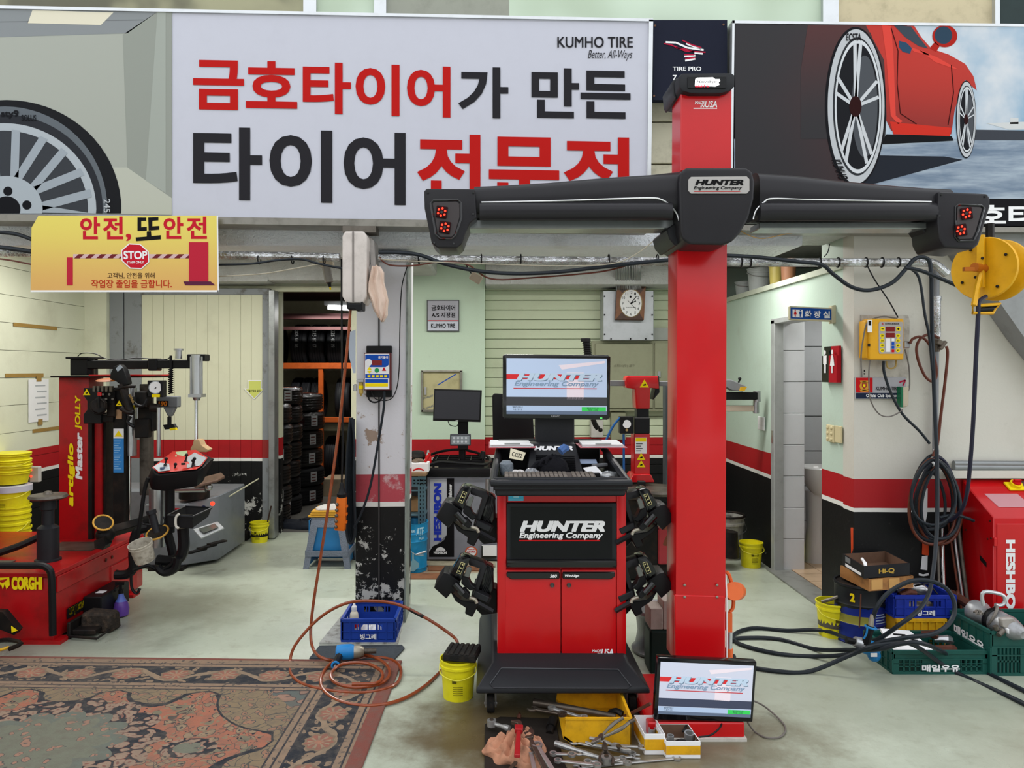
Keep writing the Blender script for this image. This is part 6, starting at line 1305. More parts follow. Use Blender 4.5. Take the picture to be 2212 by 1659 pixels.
for k in range(4): b.bx(tx0+.03, tx1-.02, 6.3+k*.13, 6.308+k*.13, zb-.01, zb+.045)
ob('tray_dividers', b, BLK, wb_)
ob('tray_loops', B().tube([(tx0, 6.25, .8), (tx0+.1, 6.22, .83), (tx0+.3, 6.22, .82), (tx1, 6.24, .81), (tx1+.01, 6.6, .83), (tx0+.25, 6.75, .88), (tx0, 6.6, .85)], .012, 7, 4, True).cyl((tx1-.04, 6.4, .84), (tx1-.03, 6.4, .9), .03, .02), BLK, wb_)
ob('weights', B().box((tx0+.03, 6.22, .79), (.03, .02, .015)).box((tx0+.08, 6.21, .79), (.03, .02, .012)), mat('lead', '#8a8474', .5, .5), wb_)
ob('screen_arm', B().pb(989, 908, 1011, 972, 6.4, .05).cyl((P(998, 0, 6.4).x, 6.45, .8), (P(998, 0, 6.4).x, 6.45, 1.0), .03), BLK, wb_, bev=.004)
kp = ob('keypad', B().pb(972, 938, 1017, 963, 6.3, .03), mat('keypad_frame', '#3d4046', .4), wb_, bev=.004)
ob('keypad_face', B().pb(975, 941, 1014, 960, 6.296, .005), mat('keypad_grey', '#7f868c', .35), kp)
b = B()
for k in range(8): b.pf(ell(981+(k % 4)*8.5, 946+(k//4)*8, 2.6, 2.6, 12), 6.294)
ob('keypad_buttons', b, mat('key_pale', '#b4bac0', .4, 0, 0), kp, kind='stuff')
m2 = thing('balancer_monitor', 'switched-off dark monitor on the wheel balancer arm', 'monitor', P(988, 912, 6.35))
ob('housing', B().pp([(938, 840), (1041, 843), (1038, 912), (935, 909)], 6.35, .04), BLK, m2, bev=.004, seg=2)
ob('dark_display', B().pp([(940, 844), (1037, 847), (1035, 907), (938, 904)], 6.348, .003), mat('off_screen', '#303136', .35, 0, .02), m2)
ob('mark', B().tp('AOC', 984, 907.5, 990, 910, 6.346, .03), WHT, m2); ob('video_cable', B().tube([P(x, y, 6.38) for x, y in ((968, 910), (972, 918), (985, 921), (990, 916))], .004, 6, 4), BLK, m2)
ob('silver_post', B().cyl(P(1053, 1035, 6.1), P(1051, 1120, 6.1), .02), STEEL, wb_)
ob('paper_holder', B().pb(1040, 1178, 1073, 1207, 6.17, .02), BLKG, wb_, bev=.003); ob('holder_paper', B().pf([(1043, 1178), (1073, 1178), (1073, 1201), (1043, 1201)], 6.165), WHT, wb_)
for i, (x0_, y0_, x1_, y1_) in enumerate(((884, 1240, 1010, 1252), (925, 1222, 1050, 1234))):
    one('floor_plank', B().prism([PZ(x0_, y1_), PZ(x1_, y1_), PZ(x1_, y0_), PZ(x0_, y0_)], (0, 0, .008)), mat('brown_board', '#7c5236', .7, 0, .4), ('front brown board on the floor by the oil pail', 'rear brown board on the floor before the balancer')[i], 'board', 'brown boards by the balancer')
one('plastic_sheet', B().prism([PZ(920, 1222, .008), PZ(1070, 1224, .008), PZ(1070, 1214, .008), PZ(915, 1213, .008)], (0, 0, .006)), mat('sheet_beige', '#9c957e', .4, 0, .4, bmp=.6, bsc=30), 'crumpled beige plastic sheet under the balancer front', 'sheet')

# ================= ON THE MIDDLE WALL
sg = thing('dealer_plate', 'silver-grey plate with Korean lettering on the mint wall', 'sign', P(957, 716, 7.08))
ob('plate', B().pb(922, 648, 992, 716, 7.075, .02), mat('frame_dark', '#4c4f50', .4), sg); dec('plate_face', 924, 650, 990, 695, mat('plate_grey', '#a3a3ad', .35, 0, .02), 7.073, sg); dec('plate_face', 924, 695, 990, 714, mat('plate_pale', '#c1c6d2', .35, 0, 0), 7.073, sg)
dec('red_line', 924, 692, 990, 693.5, RPR, 7.07, sg)
ob('lettering', B().tp('금호타이어', 932, 659, 983, 671, 7.07, .02).tp('A/S 지정점', 932, 675, 983, 686, 7.07, .02).tp('KUMHO TIRE', 931, 699, 983, 708, 7.07, .02), BPR, sg)
ht = thing('access_hatch', 'small square access hatch with protective film low on the mint wall', 'hatch', P(954, 888, 7.06))
ob('hatch_frame', B().pb(910, 800, 998, 804, 7.06, .04).pb(910, 885, 998, 890, 7.06, .04).pb(909, 800, 914, 890, 7.06, .04).pb(993, 800, 998, 890, 7.06, .04), mat('bare_steel', '#8d8b80', .4, .6, .3), ht, bev=.003)
hp_ = ob('hatch_plate', B().pb(914, 804, 993, 885, 7.08, .015), mat('film_cream', '#b5ae84', .4, .1, .2), ht)
ob('film_stripe', sw(B(), [(945, 832), (985, 808)], 2, 7.078), BLU, hp_)
ob('film_lettering', B().text('STAINLESS STEEL', lambda u, v: P(914+70*u, 815+v-22*u+22, 7.078), .0, 26, .5, 22, .01).text('STAINLESS', lambda u, v: P(914+70*u, 850+v-25*u+10, 7.078), .0, 26, .35, 22, .01), mat('film_print', '#5f6a78', .5, 0, 0), hp_)
ob('hatch_latch', B().pb(917, 836, 921, 853, 7.06, .02), STEEL, ht)
jb = thing('junction_box', 'old beige junction box dangling from cables in front of the mint wall', 'junction box', P(1028, 617, 5.2))
ob('box_body', B().box(P(1028, 600, 5.2), (.085, .04, .06), RY(.55)), mat('old_beige', '#a89a88', .5, 0, .2), jb, bev=.006)
ob('box_cable', B().tube([P(1020, 592, 5.2), P(1012, 582, 5.2), P(1008, 572, 5.2)], .006, 6, 3).tube([P(1026, 590, 5.2), P(1022, 580, 5.2), P(1015, 573, 5.2)], .004, 6, 3), BLK, jb)
ep = thing('electrical_panel', 'silver metal electrical panel box behind the wall clock', 'panel', P(1357, 735, 7.15))
ob('panel_box', B().pb(1303, 628, 1412, 735, 7.12, .2), mat('panel_alu', '#b4b8bd', .4, .3, .12), ep, bev=.004)
b = B()
for x in (1306, 1409):
    for y in (640, 680, 722): b.cyl(P(x, y, 7.11), P(x, y, 7.12), .008, n=8)
for x in (1320, 1362, 1395): b.cyl(P(x, 732, 7.11), P(x, 732, 7.12), .008, n=8)
ob('screws', b, BPR, ep, kind='stuff')
ct = mat('conduit_silver', '#9fa1a2', .3, .7, .2)
cg = thing('conduit_bundle', 'bundle of silvery conduits dropping from the ceiling to the electrical panel', 'conduits', P(1360, 615, 6.85))
for k in range(12): ob('conduit', B().tube([P(1331+k*5, 560, 6.8), P(1331+k*4.8+2*math.sin(k), 590, 6.82), P(1333+k*4.6, 630, 7.1)], .0105, 6, 3), ct, cg)
one('clock_duct', B().pb(1410, 708, 1470, 735, 7.28, .03), mat('duct_pale', '#a5a9a4', .5, 0, .1), 'pale horizontal cable duct right of the electrical panel', 'duct')
cbn = thing('wall_cabinet', 'wide beige-green wall cabinet on the shutter below the electrical panel', 'cabinet', P(1370, 890, 7.2))
CB = mat('cabinet_olive', '#8f9178', .5, 0, .1)
ob('cabinet_body', B().pb(1278, 736, 1470, 888, 7.22, .1), CB, cbn, bev=.004)
ob('cabinet_door', B().pb(1286, 742, 1411, 882, 7.2, .02), CB, cbn, bev=.005); ob('cabinet_door', B().pb(1415, 740, 1470, 882, 7.2, .02), CB, cbn, bev=.005)
ob('handwriting', B().tp('스피너(우) 공구', 1326, 787, 1371, 794, 7.197, 0), mat('pencil_dark', '#63624f', .7, 0, 0), cbn)
ob('cabinet_latch', B().pb(1421, 802, 1427, 815, 7.19, .015), STEEL, cbn)
one('switch_box', B().pb(1320, 890, 1352, 950, 7.25, .07), CB, 'small olive switch box low on the shutter under the wall cabinet', 'switch box', bev=.004)
one('white_cable_box', B().pb(1277, 908, 1303, 945, 7.2, .12), MATS['old_white'], 'pale narrow box low on the shutter left of the olive switch box', 'box', bev=.004)
clk = thing('wall_clock', 'wooden wall clock with an oval white dial on the electrical panel', 'clock', P(1362, 692, 7.08))
ob('clock_frame', B().pp([(1333, 617), (1395, 618), (1391, 692), (1329, 691)], 7.06, .05), mat('walnut', '#4b2f22', .4, 0, .3, 30), clk, bev=.006)
for q in (((1333, 617), (1345, 635), (1343, 675), (1329, 691)), ((1395, 618), (1382, 635), (1381, 675), (1391, 692))): ob('frame_inlay', B().pf(q, 7.058), mat('oak', '#7a4f33', .45, 0, .2, 30), clk)
ob('dial_ring', B().pf(ell(1363, 655, 25, 31, 40), 7.056), mat('brass_ring', '#6b5a3c', .3, .5, 0), clk)
ob('dial', B().pf(ell(1363, 655, 23, 29, 40), 7.054), WHT, clk)
b = B()
for k in range(1, 13):
    a = R(30*k-90); x, y = 1363+18*math.cos(a), 655+23.5*math.sin(a); w_ = 2.8 if k > 9 else 1.7
    b.tp(str(k), x-w_, y-3, x+w_, y+3, 7.052, 0)
ob('numerals', b, BPR, clk)
ob('hands', sw(sw(sw(B(), [(1362, 656), (1374, 650)], 2, 7.05), [(1362, 656), (1375, 640)], 1.5, 7.05), [(1356, 649), (1374, 668)], .7, 7.05), BPR, clk)
ob('day_window', B().pf(ell(1362, 641, 2.4, 2.6, 12), 7.05), BPR, clk)
ob('dial_print', B().tp('QUARTZ MOVEMENT', 1352, 663, 1374, 665, 7.05, 0), BPR, clk)
# black padded panel, ribbed grip
one('black_hood', B().pp([(1063, 855), (1068, 850), (1095, 852), (1098, 868), (1150, 870), (1155, 960), (1065, 962)], 5.5, .06), BLK, 'black plastic wheel hood standing behind the console monitor', 'wheel hood', bev=.015, seg=2)
b = B().cyl(P(1259, 738, 6), P(1270, 735, 6), .001)
rg2 = B().tube([P(1266, 734, 6), P(1270, 768, 6)], .028, 10)
for k in range(8): rg2.torus(P(1266.5+k*.5, 738+k*4, 6), .032, .004, (0, 0, 1), 14, 6)
rg2.cyl(P(1265, 738, 6), P(1265, 731, 6), .04)
one('spring_damper', rg2, BLK, 'black ribbed spring rod rising behind the console monitor', 'spring')
one('lever_grip', B().tube([P(1281, 905, 5.8), P(1286, 918, 5.8), P(1292, 926, 5.8)], .02, 8, 3).sph(P(1297, 929, 5.8), .018), BLKM, 'black lever with a ball end below the right of the console monitor', 'lever')

# ================= SECOND RED TYRE CHANGER
D2 = 5.6
t2 = thing('small_tyre_changer', 'second red tyre changer behind the console with a gauge and turntable', 'tyre changer', (P(1400, 0, 5.9).x, 6.0, 0))
ob('head', B().pp([(1352, 818), (1356, 812), (1422, 812), (1424, 840), (1405, 838), (1404, 883), (1374, 883), (1372, 840), (1353, 838)], D2, .14), RED, t2, bev=.008, seg=2)
ob('head_top', B().pp([(1352, 818), (1362, 811), (1424, 812), (1425, 848), (1411, 864), (1420, 820)], D2+.02, .14), BLK, t2, bev=.004)
tri(1392, 830, 10, D2-.004, t2)
ob('lower_column', B().pb(1370, 936, 1404, 1030, D2, .14), RED, t2, bev=.006)
ob('mid_column', B().pb(1376, 880, 1402, 905, D2+.02, .1).pb(1371, 902, 1404, 937, D2-.01, .15), BLK, t2, bev=.005)
ob('column_base', B().pp([(1368, 1025), (1406, 1025), (1414, 1042), (1358, 1042)], D2-.03, .2), RED, t2, bev=.004)
dec('caution_label', 1372, 945, 1397, 980, WHT, D2-.003, t2); dec('caution_header', 1373, 946, 1396, 954, YPR, D2-.004, t2)
b = B()
for k in range(4): b.pf([(1374, 958+5*k), (1388-(k % 2)*3, 958+5*k), (1388-(k % 2)*3, 959.5+5*k), (1374, 959.5+5*k)], D2-.0045)
ob('label_text', b, BPR, t2, kind='stuff'); tri(1385, 987, 9, D2-.004, t2); tri(1385, 1003, 9, D2-.004, t2)
g2 = ob('gauge_box', B().pb(1340, 900, 1368, 937, D2-.03, .08), BLK, t2, bev=.003)
ob('gauge_face', B().cyl(P(1354, 916, D2-.035), P(1354, 916, D2-.03), .031, n=24), WHT, g2); ob('gauge_knob', B().cyl(P(1354, 929, D2-.05), P(1354, 929, D2-.03), .01), MATS['brass'], g2)
bh = mat('blue_air_line', '#1d5a9a', .4)
ob('air_line', B().tube([P(x, y, D2) for x, y in ((1340, 902), (1325, 920), (1312, 945), (1305, 965))], .009, 7, 4), bh, t2); ob('air_line', B().cyl(P(1347, 938, D2), P(1348, 1040, D2), .009), bh, t2)
ob('side_arm', B().pb(1318, 822, 1352, 834, D2+.06, .05).pb(1424, 824, 1462, 834, D2+.06, .05), GREY, t2, bev=.003)
ob('grey_post', B().pb(1438, 828, 1452, 1055, 5.9, .1), mat('post_grey', '#50585c', .5, .3), t2); ob('black_post', B().pb(1449, 826, 1475, 1000, 5.85, .1), BLK, t2)
ob('turntable', B().lathe([(.05, -.03), (.2, -.02), (.22, 0), (.21, .015), (.05, .02)], P(1418, 1058, D2-.1), n=32), DSTEEL, t2)
ob('table_jaw', B().pb(1380, 1040, 1395, 1058, D2-.22, .06), BLKM, t2, bev=.004)
ob('machine_body', B().bx(P(1350, 0, D2).x, P(1422, 0, D2).x, D2, 6.3, .02, .62), BLKM, t2, bev=.01)
ob('machine_side', B().bx(P(1422, 0, D2).x, P(1475, 0, D2).x, D2, 6.3, .13, .4), mat('faded_red', '#a8333a', .4, 0, .1), t2, bev=.01)
ob('machine_foot', B().bx(P(1360, 0, D2).x, P(1470, 0, D2).x, D2+.05, 6.3, 0, .13), BLKM, t2)
ob('pedal_arm', B().tube([P(1455, 1140, 5.4), P(1440, 1170, 5.4), P(1438, 1178, 5.4)], .02, 8, 2).pb(1436, 1112, 1462, 1145, 5.38, .02), mat('rusty', '#7a4630', .6, .4, .3), t2)
# things between console and post
rim = thing('alloy_rim', 'bare silver alloy rim on the floor between console and post', 'rim', (P(1418, 0, 4.15).x, 4.22, 0))
ob('rim_body', B().lathe([(.11, 0), (.15, .005), (.155, .02), (.135, .04), (.12, .12), (.13, .2), (.155, .235), (.15, .25), (.14, .24)], (P(1425, 0, 4.2).x, 4.22, 0), n=36), mat('dull_alloy', '#8f8f92', .35, .8, .2), rim)
one('lower_crate_box', B().bx(P(1404, 0, 3.9).x, P(1462, 0, 3.9).x, 3.9, 4.05, .0, .23), mat('deep_green', '#10231f', .5), 'dark green crate standing under the dusty white boxes beside the post', 'crate', bev=.01)
for i, (xa, xb_, z0) in enumerate(((1404, 1434, .235), (1432, 1470, .235))):
    one('dusty_box', B().bx(P(xa, 0, 3.9).x+.002, P(xb_, 0, 3.9).x-.004, 3.9, 4.04, z0, .235+(.11 if i == 0 else .15)), mat('dusty_white', '#9c938b', .8, 0, .3), 'dusty white box on the dark green crate, %s one' % ('left', 'right')[i], 'box', 'dusty boxes beside the post', bev=.003)
one('black_cable', B().tube([P(1398, 1500, 3.8), P(1393, 1520, 3.7), P(1385, 1545, 3.4), P(1400, 1560, 3.35), P(1425, 1563, 3.3)], .006, 6, 5).tube([P(1402, 1495, 3.8), P(1400, 1525, 3.6), P(1382, 1540, 3.4), P(1378, 1552, 3.35)], .005, 6, 5), BLK, 'black power cables hanging down at the right rear of the console', 'cable')
# ================= RIGHT SIDE: signs and fittings on the walls
DX = XR-.01
fs = thing('restroom_sign', 'blue projecting restroom sign with red and blue figures above the doorway', 'sign', P(1805, 695, 4.85))
dS = 4.86
ob('sign_frame', B().pp([(1706, 661), (1800, 665), (1800, 695), (1706, 691)], dS, .03), mat('cream_frame', '#c9c2a4', .5, 0, .1), fs, bev=.004)
ob('sign_bracket', B().pp([(1797, 660), (1809, 658), (1807, 698), (1797, 699)], dS-.01, .05), MATS['cream_frame'], fs, bev=.004)
ob('sign_face', B().pf([(1708, 664), (1797, 668), (1797, 691), (1708, 688)], dS-.002), mat('sign_blue', '#1e4a96', .4, 0, 0), fs)
ob('icon_panel', B().pf([(1712, 668), (1734, 669), (1734, 686), (1712, 685)], dS-.003), WHT, fs)
def man(cx, cy, s_, fr, c, par, woman=False):
    b = B(); q = lambda pts: b.face([fr(cx+x*s_, cy+y*s_) for x, y in pts])
    q([(.9*math.cos(a*math.pi/6), -4+.9*math.sin(a*math.pi/6)) for a in range(12)])
    if woman: q([(-.8, -2.8), (.8, -2.8), (1.9, 1.2), (-1.9, 1.2)]); q([(-.7, 1.2), (-.1, 1.2), (-.1, 4), (-.7, 4)]); q([(.1, 1.2), (.7, 1.2), (.7, 4), (.1, 4)])
    else: q([(-1.5, -2.8), (1.5, -2.8), (1.5, .6), (.9, .6), (.9, 4), (.1, 4), (.1, 1), (-.1, 1), (-.1, 4), (-.9, 4), (-.9, .6), (-1.5, .6)])
    return ob('figure_icon', b, c, par)
man(1718, 677, 1.7, lambda x, y: P(x, y, dS-.004), RPR, fs, True); man(1729, 677.5, 1.7, lambda x, y: P(x, y, dS-.004), MATS['sign_blue'], fs)
for i, ch in enumerate('화장실'): ob('lettering', B().tp(ch, 1738+i*20, 671+i*.6, 1753+i*20, 686+i*.6, dS-.004, .03), WHT, fs)
def FW(y, z): return V((DX-.003, y, z))     # on the side wall
def WF(x, y): # pixel onto the side wall plane
    d = DX*FPX/(x-CX); return P(x, y, d)
mw = thing('men_women_sign', 'black and red men and women sign fixed beside the restroom doorway', 'sign', WF(1800, 828))
y0, y1, ym_ = WF(1785, 0).y, WF(1817, 0).y, WF(1800, 0).y
zt, zm, zl = WF(1800, 748).z, WF(1800, 768).z, WF(1800, 826).z
ob('sign_black', B().bx(DX-.03, DX, ym_, y0, zl, zm).bx(DX-.015, DX, ym_, y0, zm, zt), BLKG, mw); ob('sign_red', B().bx(DX-.03, DX, y1, ym_, zl, zm).bx(DX-.015, DX, y1, ym_, zm, zt), mat('sign_red_gloss', '#a81c26', .3, 0, 0), mw)
fw = lambda x, y: V((DX-.033, x, zl+.13-y))
man(-(ym_+y0)/2*-1, 0, .017, fw, WHT, mw); man((ym_+y1)/2, 0, .017, fw, WHT, mw, True)
sp = thing('switch_plate', 'cream six-button switch plate beside the restroom doorway', 'switch', WF(1797, 955))
ya_, yb_ = WF(1788, 0).y, WF(1805, 0).y; cz = mat('cream_switch', '#cfc39a', .4, 0, .1)
ob('plate', B().bx(DX-.012, DX, yb_, ya_, WF(1797, 955).z, WF(1797, 918).z), cz, sp, bev=.004)
for i in range(3):
    for j in range(2): ob('button', B().sph((DX-.013, yb_+.035+j*.055, WF(1797, 955).z+.02+i*.037), (.006, .016, .012), 10, 6), cz, sp)
one('blank_plate', B().bx(DX-.012, DX, WF(1821, 0).y, WF(1807, 0).y, WF(1814, 957).z, WF(1814, 920).z), cz, 'plain cream switch plate right of the six-button one', 'switch', bev=.004)
s5 = thing('light_switch', 'white three-gang light switch on the mint wall left of the doorway', 'switch', WF(1646, 930))
ob('plate', B().bx(DX-.012, DX, WF(1653, 0).y, WF(1640, 0).y, WF(1646, 929).z, WF(1646, 900).z), PAPER, s5, bev=.003)
for k in range(3): ob('rocker', B().bx(DX-.016, DX-.01, WF(1652, 0).y, WF(1641.5, 0).y, WF(1646, 927).z+k*.035, WF(1646, 927).z+k*.035+.03), WHT, s5)
ar = thing('display_arm', 'black and cream swing arm with a grey display hood before the mint side wall', 'arm', P(1600, 890, 6.0))
ob('black_arm', B().pb(1545, 847, 1638, 864, 6.0, .06), BLK, ar, bev=.005); ob('cream_arm', B().pb(1545, 876, 1630, 889, 6.02, .05), mat('arm_cream', '#b5a795', .5), ar, bev=.005)
ob('arm_end', B().cyl(P(1635, 845, 6.03), P(1635, 868, 6.03), .03).cyl(P(1633, 868, 6.03), P(1633, 893, 6.03), .024), STEEL, ar)
ob('hood', B().pp([(1545, 820), (1580, 820), (1612, 834), (1606, 846), (1582, 844), (1560, 832)], 5.98, .08), GREY, ar, bev=.006); ob('hood_tip', B().pp([(1600, 836), (1614, 836), (1608, 845), (1598, 844)], 5.97, .05), MATS['amber_plastic'], ar)
ob('hood_knob', B().cyl(P(1594, 830, 6), P(1598, 820, 6), .007).sph(P(1598, 818, 6), .014), BLK, ar)
# restroom basin
sk = thing('wash_basin', 'white pedestal wash basin inside the restroom', 'basin', (P(1768, 0, 5.75).x, 5.7, 0))
bxx = P(1770, 0, 6.1).x
ob('basin_bowl', B().lathe([(.05, .58), (.1, .64), (.15, .74), (.165, .8), (.155, .81), (.14, .78), (.08, .74)], (bxx, 6.1, 0), n=28), mat('ceramic', '#dadada', .12, 0, .02), sk)
ob('pedestal', B().lathe([(.08, .012), (.075, .1), (.06, .3), (.07, .6)], (bxx-.02, 6.15, 0), n=20), MATS['ceramic'], sk)
one('cleaner_bottle', B().lathe([(.02, 0), (.05, .01), (.055, .12), (.04, .22), (.02, .25)], (P(1724, 0, 6.15).x, 6.15, .013), n=16), mat('lime_plastic', '#c5c62a', .4, 0, .05), 'lime yellow cleaner bottle on the restroom floor behind the doorway', 'bottle')
# buckets by the doorway
ptb = bucket(P(1580, 0, 6.2).x, 6.36, .155, .36, 'dirty white paint bucket on the floor behind the red post', m=mat('dirty_white_pail', '#a9a79f', .6, 0, .55, 12, dcol='#2a2724'), handle=True, name='paint_bucket')
ob('pail_rim', B().torus((P(1580, 0, 6.2).x, 6.36, .36), .157, .01, (0, 0, 1), 32), BLKM, ptb)
fp = lambda u, v: V((P(1580, 0, 6.2).x+.157*math.sin(u), 6.36-.157*math.cos(u), v)); ob('lettering', B().text('PAINT', fp, -.4, .08, .75, .13, .02), BPR, ptb)
one('oily_can', B().cyl((P(1566, 0, 6.0).x, 6.0, .1), (P(1566, 0, 6).x+.02, 6.0, .3), .11, .08), BLKM, 'oily black spouted can in front of the dirty white paint bucket', 'can')
bucket(P(1629, 0, 5.98).x, 6.05, .09, .2, 'small yellow bucket on the floor before the side wall and paint bucket', txt='T-GR', inside=YEL)
yb2 = bucket(P(1792, 0, 4.53).x, 4.48, .097, .205, 'yellow grease bucket on the floor left of the blue and black drum', txt='T-GREASE', inside=DSTEEL)
one('scraper', B().tube([P(1775, 1300, 4.45), P(1800, 1293, 4.42), P(1826, 1283, 4.4)], .01, 6, 0), DSTEEL, 'dark flat scraper lying across the yellow grease bucket', 'scraper')
# drum
dx_, dy_ = P(1880, 0, 4.3).x, 4.42
dr = thing('oil_drum', 'blue and black metal oil drum under the wooden tray and black carton', 'drum', (dx_, dy_, 0))
def drum_fn(t, b):
    c = t.mix(((t.noise(4, 5)-.5)*.25+t.z).gt(.2), '#1a2f8c', '#1d2023')
    c = t.mix((t.x.lt(-.02))*(t.z.gt(.12))*(t.z.lt(.17)), c, '#8f8c3c')
    return t.mix(t.noise(7, 6).ss(.5, .7)*.6, c, '#0f1014')
ob('drum_body', B().lathe([(.138, 0), (.145, .006), (.14, .012), (.14, .11), (.145, .118), (.14, .126), (.14, .22), (.145, .228), (.14, .236), (.14, .325), (.148, .333), (.146, .345), (.135, .345), (.13, .33)], (dx_, dy_, 0), n=40), fmat('drum_paint', drum_fn, .4, .2, False), dr)
ob('drum_top', B().cyl((dx_, dy_, .32), (dx_, dy_, .335), .136), BLKM, dr)
fd_ = lambda u, v: V((dx_+.1425*math.sin(u), dy_-.1425*math.cos(u), v))
ob('lettering', B().text('2', fd_, -.85, .25, -.65, .3, .05), YPR, dr); L_ = B()
for k in range(6): L_.add([fd_(.15, .1+k*.016), fd_(.4, .1+k*.016), fd_(.7-.1*(k % 2), .1+k*.016), fd_(.7-.1*(k % 2), .106+k*.016), fd_(.4, .106+k*.016), fd_(.15, .106+k*.016)], [(0, 1, 4, 5), (1, 2, 3, 4)])
ob('small_print', L_, MATS['pale_blue_note'], dr, kind='stuff'); ob('drum_logo', B().text('S', fd_, .75, .25, .95, .29, .04), WHT, dr)
ob('wire_handle', B().tube([(dx_-.07, dy_-.15, .31), (dx_-.075, dy_-.152, .2), (dx_-.08, dy_-.152, .12)], .004), mat('rust_wire', '#5a3524', .7), dr)
def openbox(name, A, Bp, Cp, z, h, m, mi, lab, cat, th=.006):
    A, Bp, Cp = V((*A, z)), V((*Bp, z)), V((*Cp, z)); u = Bp-A; w_ = Cp-A; D_ = A+u+w_
    t_ = thing(name, lab, cat, A); up = V((0, 0, h))
    ins = lambda p: p+(A+(u+w_)/2-p).normalized()*th*1.6
    ob('outer_wall', B().add([A, Bp, D_, Cp, A+up, Bp+up, D_+up, Cp+up], [(0, 1, 5, 4), (1, 2, 6, 5), (2, 3, 7, 6), (3, 0, 4, 7), (0, 3, 2, 1)]).add([ins(A)+up, ins(Bp)+up, ins(D_)+up, ins(Cp)+up, A+up, Bp+up, D_+up, Cp+up], [(0, 1, 5, 4), (1, 2, 6, 5), (2, 3, 7, 6), (3, 0, 4, 7)]), m, t_)
    e = V((0, 0, .004)); iA, iB, iD, iC = ins(A)+e, ins(Bp)+e, ins(D_)+e, ins(Cp)+e; u2 = V((0, 0, h-.004))
    ob('inner_wall', B().add([iA, iB, iD, iC, iA+u2, iB+u2, iD+u2, iC+u2], [(0, 1, 5, 4), (1, 2, 6, 5), (2, 3, 7, 6), (3, 0, 4, 7), (0, 1, 2, 3)]), mi, t_)
    return t_, (lambda a, b_, n=.002: A+u*a+up*b_-w_.normalized()*n), (lambda a, b_, n=.002: A+w_*a+up*b_-u.normalized()*n)
xy = lambda px, d: (P(px, 0, d).x, d)
WD_ = mat('taped_wood', '#a3713f', .6, 0, .35, 12, dcol='#4a2f1c')
t_, ff, fl_ = openbox('wooden_tray', xy(1877, 4.2), xy(1973, 4.27), xy(1815, 4.5), .347, .068, WD_, WD_, 'brown taped wooden tray lying on the blue and black drum', 'tray')
for a, b_ in ((.05, .3), (.45, .68)): ob('tape_patch', B().face([ff(a, .1), ff(b_, .1), ff(b_, .95), ff(a, .95)]), mat('pale_tape', '#c99a5c', .4, 0, .1), t_)
t_, ff, fl_ = openbox('black_carton', xy(1866, 4.21), xy(1965, 4.28), xy(1820, 4.5), .416, .07, mat('black_carton', '#1f1f22', .45, 0, .1), mat('carton_inside', '#6b5140', .8, 0, .2), 'open black Hi-Q carton with gold lettering on top of the wooden tray'.replace('Hi-Q ', ''), 'carton')
ob('lettering', B().text('Hi-Q', lambda u, v: ff(u, v), .32, .25, .66, .72, .04), mat('gold_print', '#c2a04a', .4, .3, 0), t_)
ob('side_label', B().face([fl_(.1, .1), fl_(.85, .1), fl_(.85, .35), fl_(.1, .35)]), WHT, t_); ob('side_label', B().face([fl_(.6, .5), fl_(.85, .5), fl_(.85, .95), fl_(.6, .95)]), GREY, t_)
ob('carton_flap', B().tube([P(1862, 1207, 4.3), P(1868, 1216, 4.25), P(1870, 1224, 4.22)], [.008, .01, .008], 6, 3), PAPER, t_)
# crates
GCR = mat('crate_green', '#175048', .5, 0, .2); YCR = mat('crate_yellow', '#d9a514', .5, 0, .25)
g1 = crate(P(2031, 0, 3.9).x, 4.05, .0, .5, .3, .125, 0, GCR, 'low green crate with Korean lettering in front of the yellow bin', '매일우유', 4)
g2_ = crate(2.87, 4.06, .0, .5, .36, .235, 0, GCR, 'tall green crate at the right carrying the big impact gun', None, 6)
ob('side_lettering', B().text('매일우유', lambda u, v: V((2.618-.004, 4.21-.3*u, .12+.055*v-.02*u)), .1, 0, .95, 1, .04), WHT, g2_)
ob('round_logo', B().tube([(2.87-.02+.02*math.cos(a*.4), 3.874, .145+.02*math.sin(a*.4)) for a in range(16)], .002, 5, 0, True).bx(2.838, 2.862, 3.872, 3.875, .148, .152).bx(2.845, 2.848, 3.872, 3.875, .13, .15).bx(2.853, 2.856, 3.872, 3.875, .13, .15), WHT, g2_)
for x in (2.7, 2.95): pass
yc = thing('yellow_bin', 'yellow ribbed bin under the blue crate behind the low green crate', 'bin', (P(1995, 0, 4.25).x, 4.35, 0))
ya0, ya1 = P(1936, 0, 4.22).x, P(2040, 0, 4.22).x
ob('bin_wall', B().bx(ya0, ya1, 4.215, 4.225, .0, .185).bx(ya0, ya0+.01, 4.22, 4.5, 0, .185).bx(ya1-.01, ya1, 4.22, 4.5, 0, .185).bx(ya0, ya1, 4.49, 4.5, 0, .185).bx(ya0, ya1, 4.22, 4.5, .002, .012), YCR, yc)
for k in range(7): ob('bin_rib', B().bx(ya0+.01+k*.042, ya0+.018+k*.042, 4.207, 4.216, 0, .17), YCR, yc)
ob('bin_rim', B().bx(ya0-.006, ya1+.006, 4.205, 4.225, .17, .187), YCR, yc)
bc2 = crate(P(2003, 0, 4.2).x, 4.385, .188, .35, .33, .13, 0, mat('crate_royal', '#162f9a', .45, 0, .2), 'blue crate full of worn tools on top of the yellow bin', '빙그레', 0, th=.009)
bx_c = P(2003, 0, 4.2).x
ob('tool_pile', blob(bx_c, 4.38, .2, .13, .11, .06, 12, amp=.3), DSTEEL, bc2)
